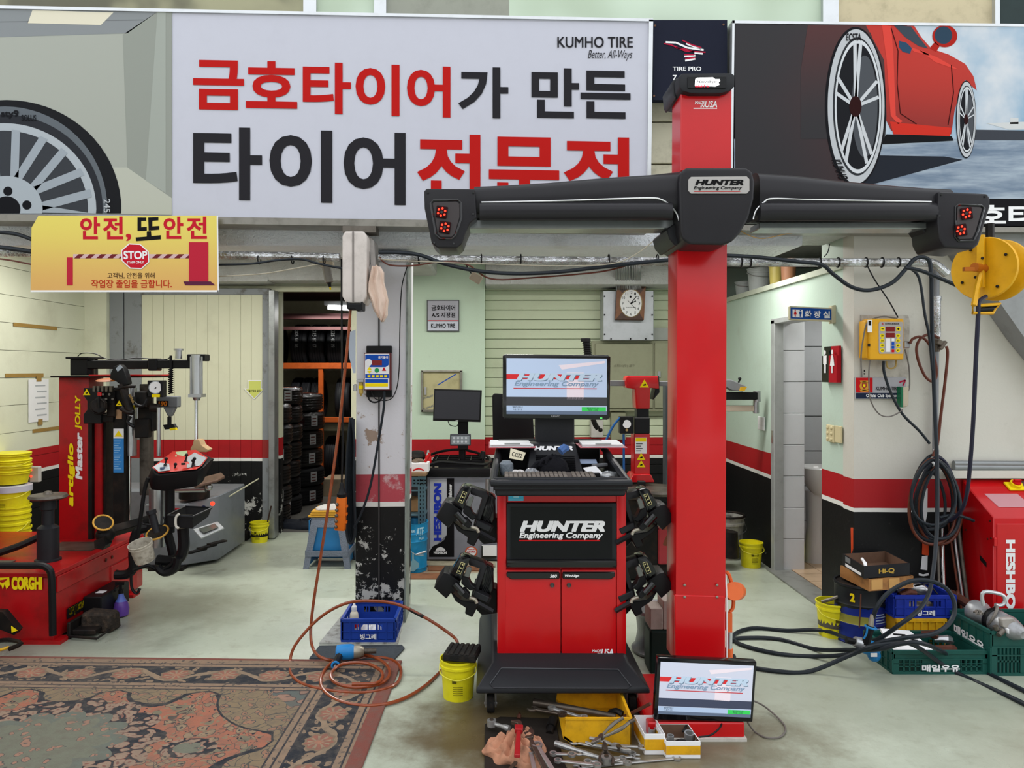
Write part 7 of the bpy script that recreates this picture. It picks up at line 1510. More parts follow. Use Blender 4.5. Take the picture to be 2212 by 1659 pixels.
for i, (a, b_, c, lab, m) in enumerate((((-.1, 4.3, .29), (.0, 4.32, .3), .022, 'rusty tool handle lying in the blue crate of tools', mat('rust_iron', '#5a3428', .6, .4, .3)), ((.0, 4.42, .3), (.12, 4.38, .285), .032, 'grey die grinder body lying in the blue crate of tools', STEEL), ((-.04, 4.42, .31), (-.09, 4.38, .3), .026, 'silver tool head at the back of the blue crate of tools', STEEL))):
    one('hand_tool', B().tube([V(a)+V((bx_c, 0, 0)), (V(a)+V(b_))/2+V((bx_c, 0, .01)), V(b_)+V((bx_c, 0, 0))], [c, c*1.2, c*.8], 10, 3), m, lab, 'tool')
one('grinder_cord', B().tube([(bx_c+.02, 4.36, .33), (bx_c+.05, 4.33, .35), (bx_c+.1, 4.35, .34), (bx_c+.12, 4.3, .3)], .005, 6, 4), BLK, 'thin black cord over the grey grinder in the blue crate', 'cord')
gx1 = P(2031, 0, 3.9).x
pl_ = thing('white_tool_case', 'white plastic sheets with black marks lying in the low green crate', 'plastic sheet', (gx1-.12, 4.03, .09))
ob('sheet', B().add([(gx1-.24, 3.92, .12), (gx1-.02, 3.92, .12), (gx1-.05, 4.1, .16), (gx1-.2, 4.12, .165), (gx1-.24, 3.92, .105), (gx1-.02, 3.92, .105), (gx1-.05, 4.1, .145), (gx1-.2, 4.12, .15)], [(0, 1, 2, 3), (7, 6, 5, 4), (0, 4, 5, 1), (1, 5, 6, 2), (2, 6, 7, 3), (3, 7, 4, 0)]), WHT, pl_)
ob('black_marks', B().tube([(gx1-.2, 4.0, .141), (gx1-.12, 4.02, .145), (gx1-.06, 4.0, .141)], .003, 5, 3).tube([(gx1-.16, 4.06, .153), (gx1-.1, 4.05, .151)], .006, 5), BPR, pl_)
for i, (x, y, z, l) in enumerate(((.05, 4.02, .09, .1), (.08, 4.08, .12, .08), (.02, 4.1, .14, .07), (.15, 4.0, .07, .09))):
    one('rusty_part', B().tube([(gx1+x, y, z), (gx1+x+l*.6, y-.03, z+.01), (gx1+x+l, y-.02, z-.01)], [.018, .024, .014], 8, 3), MATS['rust_iron'] if i != 1 else STEEL, ('long rusty iron part at the centre of the low green crate', 'silver metal part among the rusty ones in the green crate', 'upright rusty part at the back of the low green crate', 'small rusty part at the right of the low green crate')[i], 'part')
# blue pneumatic ratchet with hose
pr_ = thing('impact_wrench', 'blue and black impact wrench standing nose-down left of the low green crate', 'impact wrench', (P(1875, 0, 4.0).x, 4.0, 0))
TB = mat('tool_cyan', '#1877b5', .35, 0, .1)
ob('motor_housing', B().cyl(P(1893, 1406, 3.95), P(1862, 1392, 3.95), .042, .04).sph(P(1888, 1415, 3.95), .035), TB, pr_, bev=.006, seg=2)
ob('nose', B().cyl(P(1862, 1392, 3.95), P(1846, 1385, 3.95), .036, .026), ALU, pr_); ob('socket', B().cyl(P(1850, 1387, 3.95), P(1828, 1382, 3.95), .016), BLK, pr_)
ob('grip', B().tube([P(1870, 1392, 3.93), P(1875, 1370, 3.93), P(1881, 1352, 3.93)], .022, 8, 3), BLK, pr_)
ob('grip_ring', B().torus(P(1881, 1355, 3.93), .026, .006, (.2, 0, 1)).tube([P(1866, 1380, 3.9), P(1872, 1368, 3.9), P(1874, 1352, 3.9)], .005), TB, pr_)
ob('air_fitting', B().cyl(P(1881, 1352, 3.93), P(1885, 1328, 3.93), .014, .011), MATS['worn_alu'], pr_); ob('tool_label', B().pb(1881, 1411, 1895, 1419, 3.905, .003), WHT, pr_)
# big impact gun
ig = thing('large_impact_gun', 'large silver impact gun with loop handle lying on the tall green crate', 'impact gun', P(2150, 1350, 4.0))
IA = mat('gun_alloy', '#9c9ea0', .35, .5, .3, 10, dcol='#4a4640')
dI = 4.0
ob('gun_body', B().lathe([(.02, 0), (.06, .01), (.065, .06), (.05, .09), (.05, .14), (.062, .16), (.062, .24), (.05, .28), (.03, .32), (.02, .33)], P(2100, 1316, dI+.15), (P(2192, 1362, dI-.12)-P(2100, 1316, dI+.15)), 24), IA, ig)
ob('gun_collar', B().lathe([(.064, .13), (.069, .14), (.069, .155), (.064, .16)], P(2100, 1316, dI+.15), (P(2192, 1362, dI-.12)-P(2100, 1316, dI+.15)), 24), BLK, ig)
ob('loop_handle', B().tube([P(x, y, dI) for x, y in ((2124, 1308), (2121, 1290), (2124, 1280), (2135, 1278), (2160, 1283), (2170, 1290), (2170, 1302), (2160, 1308), (2150, 1306))], .01, 8, 4), ALU, ig)
ob('wire_wrap', B().tube([P(2112+8*math.sin(k*.8), 1322+3*math.cos(k*2.1), dI-.02)+V((0, -.02*math.cos(k), .0)) for k in range(20)], .004, 5, 2).torus(P(2143, 1330, dI), .058, .008, (1, -.6, -.5), 20), mat('grey_wire', '#7a746c', .6, .3, .3), ig)
ob('front_plate', B().pp([(2163, 1337), (2190, 1335), (2200, 1350), (2185, 1362), (2165, 1355)], dI-.13, .03), mat('scuffed_pale', '#a39d97', .5, .2, .3), ig, bev=.005)
ob('air_port', B().cyl(P(2165, 1362, dI-.12), P(2157, 1372, dI-.14), .017, .012).cyl(P(2150, 1352, dI-.12), P(2153, 1360, dI-.12), .014), DSTEEL, ig)
ob('throttle', B().pp([(2175, 1358), (2200, 1360), (2240, 1368), (2240, 1378), (2200, 1372), (2178, 1370)], dI-.14, .03), WHT, ig, bev=.004)
one('extension_bar', B().tube([P(2054, 1284, 4.4), P(2080, 1298, 4.3), P(2102, 1312, 4.22)], [.03, .026, .022], 10, 2).torus(P(2064, 1288, 4.36), .03, .008, (1, -.5, -.5)), MATS['rust_iron'], 'brown rusty extension bar behind the large silver impact gun', 'bar')
# red compressor cabinet
hx = 2.92
hc = thing('red_cabinet_machine', 'red steel cabinet machine with sloping top and white vertical lettering at the right', 'machine', (3.3, 4.45, 0))
ob('cabinet', B().add([(hx, 4.3, 0), (4.2, 4.3, 0), (4.2, 4.59, 0), (hx, 4.59, 0), (hx, 4.3, .745), (4.2, 4.3, .745), (4.2, 4.59, .925), (hx, 4.59, .925)], [(0, 3, 2, 1), (0, 1, 5, 4), (1, 2, 6, 5), (2, 3, 7, 6), (3, 0, 4, 7), (4, 5, 6, 7)]), RED, hc, bev=.006)
ob('front_door', B().bx(hx+.015, 4.2, 4.294, 4.3, .02, .71), RED, hc, bev=.003)
ob('hinge', B().bx(hx-.006, hx+.012, 4.285, 4.3, .58, .63), RED, hc, bev=.003)
ob('lettering', B().tp('HESHBON', 2173, 1166, 2193, 1345, 4.292, .05, 0, -90), WHT, hc)
TS = lambda a, b_, n=0: V((a, 4.3+.29*b_, .745+.18*b_))+V((0, -.53, .85))*n
ob('data_plate', B().face([TS(3.0, .25, .002), TS(3.2, .25, .002), TS(3.18, .6, .002), TS(2.98, .6, .002)]), mat('pink_plate', '#c08a90', .4, 0, 0), hc)
ob('data_plate_small', B().face([TS(3.17, .05, .002), TS(3.35, .05, .002), TS(3.35, .25, .002), TS(3.15, .25, .002)]), MATS['pink_plate'], hc)
ks = ob('rotary_switch', B().box(TS(3.2, .78, .008), (.1, .07, .012), RX(.55)), YPR, hc, bev=.002)
ob('switch_ring', B().cyl(TS(3.2, .78, .01), TS(3.2, .78, .035), .033), YPR, ks); ob('switch_knob', B().cyl(TS(3.2, .78, .02), TS(3.2, .78, .045), .024).box(TS(3.2, .78, .05), (.04, .01, .02), RX(.55)), RED, ks)
ob('control_plate', B().face([TS(3.27, .6, .002), TS(3.6, .6, .002), TS(3.6, .95, .002), TS(3.25, .95, .002)]), mat('brown_plate', '#6b4a48', .5, 0, .2), hc)
ob('green_button', B().cyl(TS(3.3, .55, .0), TS(3.3, .55, .015), .016), mat('green_cap', '#0f6a3a', .4), hc)
ob('scuff_handle', B().add([(hx-.002, 4.42, .5), (hx-.002, 4.36, .47), (hx-.002, 4.36, .44), (hx-.002, 4.42, .47)], [(0, 1, 2, 3)]), BLKM, hc)
b = B()
for y, z in ((4.55, .62), (4.33, .72), (4.32, .62), (4.35, .61)): b.cyl((hx-.004, y, z), (hx+.01, y, z), .006, n=8)
ob('rivets', b, MATS['rust_bolt'], hc, kind='stuff')

# ---- yellow digital inflator and signs on the white pillar wall
DW = YA-.005
bp = thing('backing_board', 'peeling off-white board behind the yellow inflator', 'board', P(1912, 815, DW))
ob('board', B().pp([(1861, 680), (1962, 681), (1965, 693), (1962, 815), (1861, 814)], DW-.008, .01), mat('peeling_board', '#bdb8ae', .6, 0, .4), bp)
ob('socket_holes', B().pf([(1866, 799), (1869, 799), (1869, 803), (1866, 803)], DW-.01).pf([(1866, 806), (1869, 806), (1869, 809), (1866, 809)], DW-.01), BPR, bp)
yi = thing('digital_inflator', 'yellow digital tyre inflator box with round number keys on the white wall', 'inflator', P(1912, 780, DW-.1))
YI = mat('inflator_yellow', '#e0a418', .4, 0, .1)
ob('inflator_case', B().pb(1878, 688, 1953, 777, DW-.11, .1), YI, yi, bev=.012, seg=3)
ob('inflator_case', B().pb(1869, 692, 1893, 774, DW-.09, .08), YI, yi, bev=.01, seg=2)
dI2 = DW-.112
fp_ = ob('face_panel', B().pf([(1900, 695), (1949, 695), (1951, 700), (1951, 758), (1949, 764), (1900, 764), (1898, 758), (1898, 700)], dI2), mat('panel_silver', '#a8a29f', .4, 0, 0), yi)
for y in (706, 719): dec('display', 1913, y, 1933, y+10, MATS['display_red'], dI2-.001, fp_)
dec('key', 1902, 706, 1911, 715, YPR, dI2-.001, fp_); dec('key', 1936, 706, 1945, 715, YPR, dI2-.001, fp_)
ob('key_signs', B().pf([(1904, 709.8), (1909, 709.8), (1909, 711.4), (1904, 711.4)], dI2-.002).pf([(1938, 709.8), (1943, 709.8), (1943, 711.4), (1938, 711.4)], dI2-.002).pf([(1939.8, 708), (1941.4, 708), (1941.4, 713.2), (1939.8, 713.2)], dI2-.002), BPR, fp_)
for j, (a, b_) in enumerate((('30', '50'), ('35', '55'), ('40', '60'), ('45', '65'))):
    for x, s_ in ((1906, a), (1940, b_)):
        k = ob('key', B().pf(ell(x, 725+j*10.5, 4.8, 4.5, 20), dI2-.001), YPR, fp_); ob('lettering', B().tp(s_, x-2.6, 723.3+j*10.5, x+2.6, 727+j*10.5, dI2-.002, .02), BPR, k)
for j, c in enumerate((WHT, BLU, BLU, RPR)): dec('small_key', 1926, 731+j*8, 1932, 737+j*8, c, dI2-.001, fp_)
dec('guide_label', 1914, 731, 1923, 760, WHT, dI2-.001, fp_)
ob('lettering', B().tp('AUTOMATIC AIR INFLATOR', 1912, 697.5, 1942, 701, dI2-.001, .02), BPR, fp_); ob('red_mark', B().tp('R', 1905, 697, 1909, 702, dI2-.001, .02), RPR, fp_)
dec('case_label', 1874, 691, 1884, 718, WHT, DW-.113, yi); dec('case_label_print', 1876, 693, 1882, 703, BPR, DW-.114, yi)
ob('latch', B().pb(1876, 742, 1880, 748, DW-.112, .01), BLKM, yi)
ob('cable', B().tube([P(x, y, DW-.1) for x, y in ((1938, 688), (1910, 684), (1888, 688), (1872, 700), (1865, 730), (1860, 770), (1862, 815))], .0045, 6, 5).tube([P(x, y, DW-.09) for x, y in ((1880, 776), (1877, 800), (1878, 850), (1885, 875), (1900, 895), (1918, 900), (1935, 895), (1950, 885))], .004, 6, 5).tube([P(x, y, DW-.07) for x, y in ((1955, 755), (1963, 790), (1965, 830), (1962, 845))], .004, 6, 4), mat('grey_cord', '#6b6560', .6), yi)
ob('yellow_loop', B().tube([P(x, y, DW-.07) for x, y in ((1915, 780), (1917, 793), (1925, 796), (1934, 792), (1936, 778))], .005, 6, 4), mat('old_yellow_tube', '#a58a4a', .5), yi)
ob('outlet_hose', B().tube([P(x, y, DW-.08) for x, y in ((1909, 780), (1910, 805), (1925, 850), (1950, 895), (1985, 930), (2008, 958))], .0085, 8, 5), HOSE, yi)
ob('side_valve', B().pb(1953, 737, 1966, 752, DW-.08, .05), STEEL, yi, bev=.004)
spn = thing('sponsor_sign', 'red, grey and navy sponsor sign with a round gold crest below the yellow inflator', 'sign', P(1902, 862, DW))
ob('sign_board', B().pb(1848, 815, 1957, 862, DW-.012, .01), mat('plate_lilac', '#a9a8ad', .4, 0, .03), spn); dd_ = DW-.014
dec('red_field', 1849, 816, 1885, 848, RPR, dd_, spn); dec('navy_band', 1849, 849, 1955, 861, mat('navy_print', '#1f2940', .4, 0, 0), dd_, spn)
ob('crest', B().pf(ell(1867, 834, 10, 10, 24), dd_-.001).pf([(1857, 822), (1877, 822), (1875, 826), (1859, 826)], dd_-.001).pf([(1857, 842), (1877, 842), (1875, 846), (1859, 846)], dd_-.001), mat('gold_crest', '#d09a2a', .4, 0, 0), spn)
ob('crest_shield', B().pf([(1862, 828), (1872, 828), (1872, 835), (1867, 841), (1862, 835)], dd_-.002), mat('crest_red', '#9c1a1c', .4, 0, 0), spn)
ob('crest_detail', B().pf([(1864.5, 830), (1869.5, 830), (1869.5, 834), (1867, 837), (1864.5, 834)], dd_-.003), YPR, spn)
ob('lettering', B().tp('KUMHO TIRES', 1892, 835, 1945, 843, dd_-.001, .01), BPR, spn); ob('lettering', B().tp('Official Club Sponsor', 1871, 851, 1939, 860, dd_-.001, .03), WHT, spn)
ob('winged_mark', sw(sw(B(), [(1943, 826), (1956, 821)], 3, dd_-.001), [(1956, 821), (1951, 833)], 3, dd_-.001), MATS['crimson_print'], spn)
os_ = thing('power_strip', 'green and white hanging power strip right of the sponsor sign', 'power strip', P(1956, 880, DW-.05))
ob('strip_side', B().pp([(1947, 836), (1953, 836), (1951, 880), (1947, 880)], DW-.07, .05), mat('strip_green', '#0f6b45', .4), os_); ob('strip_front', B().pp([(1952, 836), (1964, 836), (1963, 876), (1958, 879), (1951, 880)], DW-.075, .05), MATS['cream_plastic'], os_, bev=.004)
# paint scars on the black wall
for nm, pts, c, lab in (('paint_scar', [(1990, 1065), (2004, 1055), (2003, 1110), (1995, 1150), (1992, 1110)], PAPER, 'white torn paint scar behind the hose coil'), ('paint_scar', [(1993, 1165), (2006, 1150), (2006, 1200), (1992, 1198)], MATS['cap_orange'], 'orange paint scar below the hose coil'), ('paint_scar', [(1992, 1202), (2004, 1200), (2003, 1232), (1989, 1230)], PAPER, 'white block-like paint scar on the black wall'), ('paint_scar', [(1838, 1140), (1843, 1140), (1843, 1185), (1839, 1200)], MATS['cap_orange'], 'thin orange scar on the black wall corner'), ('tape_strip', [(1985, 1238), (1995, 1241), (2006, 1238), (2006, 1243), (1995, 1245), (1985, 1243)], PAPER, 'small white tape piece low on the black wall')):
    one(nm, B().pp(pts, DW-.004, .003), c, lab, 'scar' if nm == 'paint_scar' else 'tape')
# ================= HOSE REEL (yellow)
hr = thing('hose_reel', 'yellow steel hose reel hanging at the upper right over the red machine', 'hose reel', P(2140, 680, 3.95))
YR = mat('reel_yellow', '#dba312', .4, .1, .15)
ax = V((.85, .52, 0)).normalized(); c0 = P(2126, 580, 3.85); r1 = .158
ob('front_flange', B().lathe([(.001, 0), (.1, 0), (.14, -.008), (r1, -.012), (r1+.004, 0), (r1, .008), (.14, .004), (.001, .012)], c0, ax, 40), YR, hr)
ob('rear_flange', B().lathe([(.001, .0), (.14, .0), (r1, .006), (r1+.004, .014), (r1, .02), (.14, .012), (.001, .012)], c0+ax*.13, ax, 40), YR, hr)
ob('drum', B().lathe([(.09, .012), (.1, .06), (.09, .13)], c0, ax, 28), mat('reel_core', '#c9b58f', .6, 0, .2), hr)
up_ = V((0, 0, 1)); sd = ax.cross(up_)
ob('bracket', B().tube([c0-ax*.03+up_*.17, c0-ax*.035, c0-ax*.03-up_*.1], .022, 4), YR, hr)
ob('hub_knob', B().cyl(c0-ax*.1, c0, .022).box(c0-ax*.09+V((-.03, 0, -.01)), (.06, .02, .02)), mat('knob_copper', '#b5651d', .3, .4, .1), hr)
b = B()
for a, r_ in ((.5, .12), (2.1, .12), (3.7, .12), (5.3, .12), (1.2, .05), (4.4, .05)): b.sph(c0-ax*.045*(r_ < .1)-ax*.012+(up_*math.sin(a)+sd*math.cos(a))*r_, .008, 8, 5)
ob('bolts', b, BLKM, hr, kind='stuff')
ob('arm', B().tube([c0-ax*.04-up_*.03, P(2110, 625, 3.8), P(2104, 660, 3.78)], .014, 6), YR, hr)
ob('guide_frame', B().tube([P(x, y, 3.8) for x, y in ((2101, 655), (2101, 676), (2145, 676), (2160, 657), (2118, 660))], .009, 6, 0, True), YR, hr)
ob('guide_rollers', B().cyl(P(2112, 670, 3.8), P(2144, 668, 3.8), .011).cyl(P(2118, 664, 3.82), P(2152, 661, 3.82), .011), BLK, hr)
ob('mount_arm', B().tube([c0+ax*.06+up_*.16, c0+ax*.06+up_*.24], .02, 6), BLKM, hr)
one('blue_grey_hose', B().tube([P(x, y, d) for x, y, d in ((2130, 640, 3.82), (2115, 652, 3.8), (2113, 680, 3.8), (2108, 780, 3.85), (2103, 900, 3.95), (2096, 1000, 4.05), (2088, 1070, 4.15), (2075, 1105, 4.25), (2050, 1125, 4.38), (2030, 1118, 4.42))], .0105, 8, 6), mat('hose_violet', '#2b2b3c', .35), 'dark violet hose hanging from the yellow reel to the hose coil', 'hose')
# grey vertical pipe with foil lagging
vp = thing('air_pipe', 'grey vertical air pipe with foil lagging on the white wall', 'pipe', P(2022, 1010, DW-.03))
ob('pipe', B().cyl(P(2023, 575, DW-.03), P(2020, 1010, DW-.03), .017), mat('pipe_grey', '#8a8d92', .4, .2, .1), vp)
FO = fmat('foil_wrap', lambda t, b: (bump(t.nt, b, t.noise(26, 4), .8, .02), t.mix(t.noise(8).ss(.4, .7), '#c9cbcd', '#8f8d88'))[1], .25, .8)
for x, a, b_, r_ in ((2023, 648, 728, .024), (2023, 640, 650, .027), (2021, 970, 1005, .02)): ob('foil_lagging', B().cyl(P(x, a, DW-.03), P(x, b_, DW-.03), r_), FO, vp)
ob('valve', B().box(P(2030, 741, DW-.06), (.05, .04, .03), RY(.4)).box(P(2036, 746, DW-.07), (.02, .03, .06), RY(.6)).cyl(P(2022, 728, DW-.03), P(2022, 760, DW-.03), .022), mat('dirty_brass', '#6b6258', .5, .5, .4), vp, bev=.004)
BH = mat('brown_hose', '#5e2b1a', .4, 0, .2)
one('brown_hose', B().tube([P(x, y, DW-.09) for x, y in ((1966, 742), (1972, 732), (1990, 728), (2008, 745), (2020, 780), (2023, 810), (2014, 824), (1998, 812), (1984, 780), (1980, 750), (1990, 730), (2010, 722), (2028, 730))], .0085, 8, 6), BH, 'brown hose looping between the yellow inflator and the air pipe', 'hose')
one('brown_hose', B().tube([P(x, y, DW-.09) for x, y in ((2044, 748), (2047, 765), (2042, 820), (2032, 900), (2025, 960), (2015, 985))], .0085, 8, 6), BH, 'brown hose dropping from the pipe valve to the hose coil', 'hose')
# coil of hoses
for i, (rx, ry, dx, dy, m, lab) in enumerate(((64, 95, 0, 0, HOSE, 'outermost wide loop'), (52, 88, 8, -2, MATS['hose_violet'], 'violet inner loop'), (60, 80, 6, 8, HOSE, 'lower dark loop'), (45, 70, 2, -6, HOSE, 'upper tight loop'), (56, 84, 12, 14, BH, 'brown tinted loop'), (38, 62, -8, 4, HOSE, 'small left loop'), (66, 88, 2, 4, HOSE, 'second wide loop'), (60, 92, -4, 6, BH, 'dull brown wide loop'), (50, 78, 14, 8, HOSE, 'right-leaning loop'), (57, 70, -2, -14, HOSE, 'short wide loop'))):
    one('coiled_hose', B().tube([P(2018+dx+rx*math.sin(a*.4)*(.82-.18*math.cos(a*.4)), 1078+dy-ry*math.cos(a*.4), DW-.07-.016*i-.008*math.sin(a*1.1)) for a in range(16)], .009, 8, 4, True), m, '%s of the hose coil hung on the wall pipe' % lab, 'hose', 'hose coil on the wall pipe')
one('hose_end', B().tube([P(x, y, DW-.2) for x, y in ((2030, 1118), (2060, 1112), (2085, 1118), (2104, 1125))], .009, 8, 4), HOSE, 'open hose end pointing right out of the coil', 'hose')
one('white_tie', B().torus(P(2012, 1000, DW-.1), .02, .007, (1, 0, .4)), PAPER, 'white cloth tie at the top of the hose coil', 'tie')
# long hose from wall to floor loops
one('floor_hose', B().tube([P(2012, 600, DW-.16), P(2013, 700, DW-.17), P(2018, 850, DW-.18), P(2024, 1000, 4.35), P(2024, 1130, 4.28), P(2015, 1240, 4.15), P(1998, 1300, 4.0), P(1950, 1345, 3.9), PZ(1870, 1388, .1), P(1780, 1362, 4.45), PZ(1700, 1362, .012), PZ(1625, 1357, .012), PZ(1585, 1372, .012), PZ(1600, 1392, .012), PZ(1680, 1412, .012), PZ(1760, 1418, .012), P(1840, 1412, 3.95), P(1900, 1388, 3.85), P(1960, 1377, 3.8), P(2020, 1368, 3.8), P(2055, 1340, 3.85), P(2062, 1305, 3.88), P(2045, 1272, 3.9), P(2010, 1255, 3.92), P(1965, 1256, 3.92), P(1920, 1280, 3.92), P(1895, 1310, 3.92), P(1886, 1335, 3.93)], .0115, 8, 6), HOSE, 'long dark air hose from the wall looping over the floor to the blue wrench', 'hose')
one('floor_hose', B().tube([PZ(1585, 1417, .012), PZ(1598, 1435, .012), PZ(1680, 1450, .012), PZ(1750, 1450, .012), P(1830, 1418, 3.9), P(1880, 1398, 3.82), P(1930, 1391, 3.78), P(1975, 1394, 3.76), PZ(2060, 1450, .012), PZ(2212, 1520, .012), PZ(2400, 1620, .012)], .0115, 8, 6), HOSE, 'dark air hose crossing the floor behind the floor monitor to the right edge', 'hose')
one('floor_hose', B().tube([PZ(1583, 1385, .012), PZ(1600, 1378, .012), PZ(1680, 1380, .012), PZ(1760, 1402, .012), P(1830, 1404, 3.98), P(1900, 1402, 3.8), P(1950, 1390, 3.72), P(2000, 1392, 3.7), PZ(2080, 1430, .02), PZ(2212, 1492, .012), PZ(2400, 1590, .012)], .0115, 8, 6), HOSE, 'dark air hose with the upper arc over the low green crate', 'hose')
# rods leaning against the wall
for i, (a, b_, m, r_) in enumerate((((2035, 1130), (2040, 1315), MATS['chrome'], .011), ((2025, 1135), (2030, 1300), DSTEEL, .008), ((2048, 1130), (2080, 1320), BH, .007), ((2058, 1130), (2086, 1325), STEEL, .009), ((2068, 1125), (2096, 1330), DSTEEL, .012))):
    one('steel_rod', B().cyl(P(*a, 4.56), P(b_[0], b_[1]+20, 4.44), r_), m, '%s rod leaning on the black wall below the hose coil' % ('bright chrome', 'leftmost thin dark', 'thin brown', 'narrow steel', 'rightmost thick dark')[i], 'rod', 'rods leaning below the hose coil')
# orange items hung on the right side of the post
op = thing('cable_winder', 'orange cable winder and work lamp hung on the right side of the red post', 'cable winder', P(1585, 1420, 3.5))
OP = MATS['orange_plastic']
ob('winder_disc', B().cyl(P(1586, 1277, 3.45), P(1592, 1277, 3.52), .042).sph(P(1580, 1278, 3.5), .04), mat('coral_plastic', '#e06a34', .4), op)
ob('winder_frame', B().tube([P(x, y, 3.52) for x, y in ((1569, 1235), (1576, 1245), (1583, 1275), (1584, 1310), (1576, 1322))], .009, 6, 4).pb(1570, 1325, 1582, 1365, 3.5, .03), MATS['coral_plastic'], op)
ob('lamp_tube', B().cyl(P(1576, 1365, 3.5), P(1575, 1400, 3.5), .014), ALU, op); ob('lamp_base', B().cyl(P(1575, 1400, 3.5), P(1574, 1430, 3.5), .018), MATS['coral_plastic'], op)
ob('white_cord', B().tube([P(1567, 1240, 3.46), P(1570, 1300, 3.46), P(1570, 1420, 3.46)], .004, 6, 3), PAPER, op)

# ================= CEILING PIPES AND CABLES
dp = 4.46
fpp = thing('foil_pipe', 'foil-wrapped horizontal pipe running under the ceiling beam', 'pipe', P(1060, 560, dp))
ob('pipe_run', B().tube([P(x, y, dp) for x, y in ((-60, 545), (300, 550), (600, 553), (734, 556))], .026, 10, 2), FO, fpp); ob('pipe_run', B().tube([P(x, y, dp) for x, y in ((818, 557), (1000, 561), (1460, 565), (1700, 567), (1980, 567), (2012, 568), (2026, 575), (2045, 592))], .026, 10, 3), FO, fpp)
b = B()
for x in (560, 632, 700, 905, 1040, 1125, 1315, 1420, 1600, 1620, 1770, 1810, 1870, 1905, 1940): b.torus(P(x, 560 if x < 1500 else 567, dp), .029, .004, (1, 0, 0), 14, 5)
ob('pipe_straps', b, BLK, fpp, kind='stuff')
def cab(pts, r_, m, lab, d=4.4, nm='cable'): one(nm, B().tube([P(x, y, d) for x, y in pts], r_, 7, 6), m, lab, 'cable')
cab(((818, 545), (870, 546), (910, 552), (960, 570), (1030, 585), (1110, 591), (1200, 588), (1290, 578), (1380, 568), (1460, 560)), .012, HOSE, 'thick black cable sagging before the mint wall under the foil pipe')
cab(((818, 555), (840, 572), (890, 574), (950, 566), (1010, 572), (1060, 602), (1150, 600), (1290, 588), (1350, 575)), .005, BH, 'thin brown cable sagging below the thick black one', 4.42)
cab(((818, 556), (850, 562), (1100, 572), (1250, 574), (1330, 568), (1380, 545), (1430, 505)), .003, mat('pale_cord', '#aaa390', .6), 'thin pale cord rising towards the red post', 4.38)
cab(((1570, 552), (1640, 556), (1720, 565), (1775, 572), (1800, 592), (1840, 620), (1880, 627), (1925, 612), (1955, 583), (1975, 560), (1995, 556), (2008, 565), (2012, 600)), .012, HOSE, 'thick black hose sagging in front of the white wall at the right')
cab(((1955, 578), (1990, 585), (2040, 605), (2100, 632), (2118, 645)), .011, HOSE, 'dark hose running from the pipe end to the yellow reel', 4.2)
cab(((1874, 575), (1890, 605), (1920, 650), (1940, 686)), .004, BLK, 'thin black cord from the foil pipe to the yellow inflator', 4.45)
cab(((1960, 577), (1985, 600), (1998, 680), (2008, 730), (2014, 800)), .008, HOSE, 'second black hose descending beside the grey air pipe', 4.42)
cab(((472, 572), (540, 570), (600, 562), (650, 560), (690, 570), (740, 580)), .007, HOSE, 'black cable under the foil pipe left of the reel box')
cab(((472, 597), (560, 592), (620, 583), (690, 570)), .004, MATS['pale_cord'], 'pale cord below the foil pipe left of the reel box')
cab(((-40, 500), (30, 505), (75, 520)), .012, HOSE, 'upper black cable at the left edge beside the yellow banner'); cab(((-40, 530), (30, 538), (75, 545)), .014, HOSE, 'middle black cable at the left edge beside the yellow banner'); cab(((-40, 555), (20, 562), (75, 573)), .005, BH, 'thin brown cable at the left edge beside the yellow banner')
cab(((1590, 494), (1640, 515), (1700, 505), (1740, 500)), .003, mat('tan_cord', '#a38450', .6), 'thin tan cord under the black beam arm'); 
cab(((1780, 555), (1788, 545), (1792, 528)), .003, BLK, 'black cable tie tail sticking up from the foil pipe', 4.42)
# pails stored on top of the right wall
for i, (px, r_, h_, lab, m) in enumerate(((1608, .085, .13, 'squat white pail stored on top of the mint wall', mat('stored_white', '#a4a9a8', .5, 0, .2)), (1640, .1, .2, 'larger white pail stored on top of the mint wall', MATS['stored_white']), (1676, .055, .2, 'clear yellowish jar on top of the mint wall', mat('jar_yellow', '#b5a65a', .3)), (1703, .06, .19, 'brown-lidded can on top of the mint wall', mat('can_brown', '#8c6248', .5)))):
    bucket(XR+.1, (XR+.1)*FPX/(px-CX), r_, h_, lab, m=m, z=2.292, handle=(i < 2), name='stored_pail', group='pails on the mint wall')
# ================= FLOOR: bucket, tools, boxes
fb = bucket(P(989, 0, 3.6).x, 3.64, .087, .19, 'yellow bucket with a black ribbed rubber block on it left of the console', txt='', inside=None)
rbk = thing('ribbed_block', 'black ribbed rubber block lying on the yellow bucket left of the console', 'block', (P(998, 0, 3.6).x, 3.64, .192), None, -.18)
bb = B().box((0, 0, .02), (.16, .15, .035))
bb.v = [v+V(rbk.location) for v in bb.v]; ob('block_body', bb, RUB, rbk, bev=.004)
for k in range(6):
    bb = B().box((-.066+k*.0265, 0, .039), (.019, .15, .006)); bb.v = [v+V(rbk.location) for v in bb.v]; ob('rib', bb, RUB, rbk, bev=.003)
one('rubber_mat', B().prism([PZ(1047, 1568), PZ(1080, 1552), PZ(1200, 1556), PZ(1215, 1640), PZ(1240, 1700), PZ(1046, 1700)], (0, 0, .01)), mat('oily_mat', '#27221e', .6, 0, .4), 'oily dark rubber mat under the pile of wrenches and rag', 'mat', bev=.003)
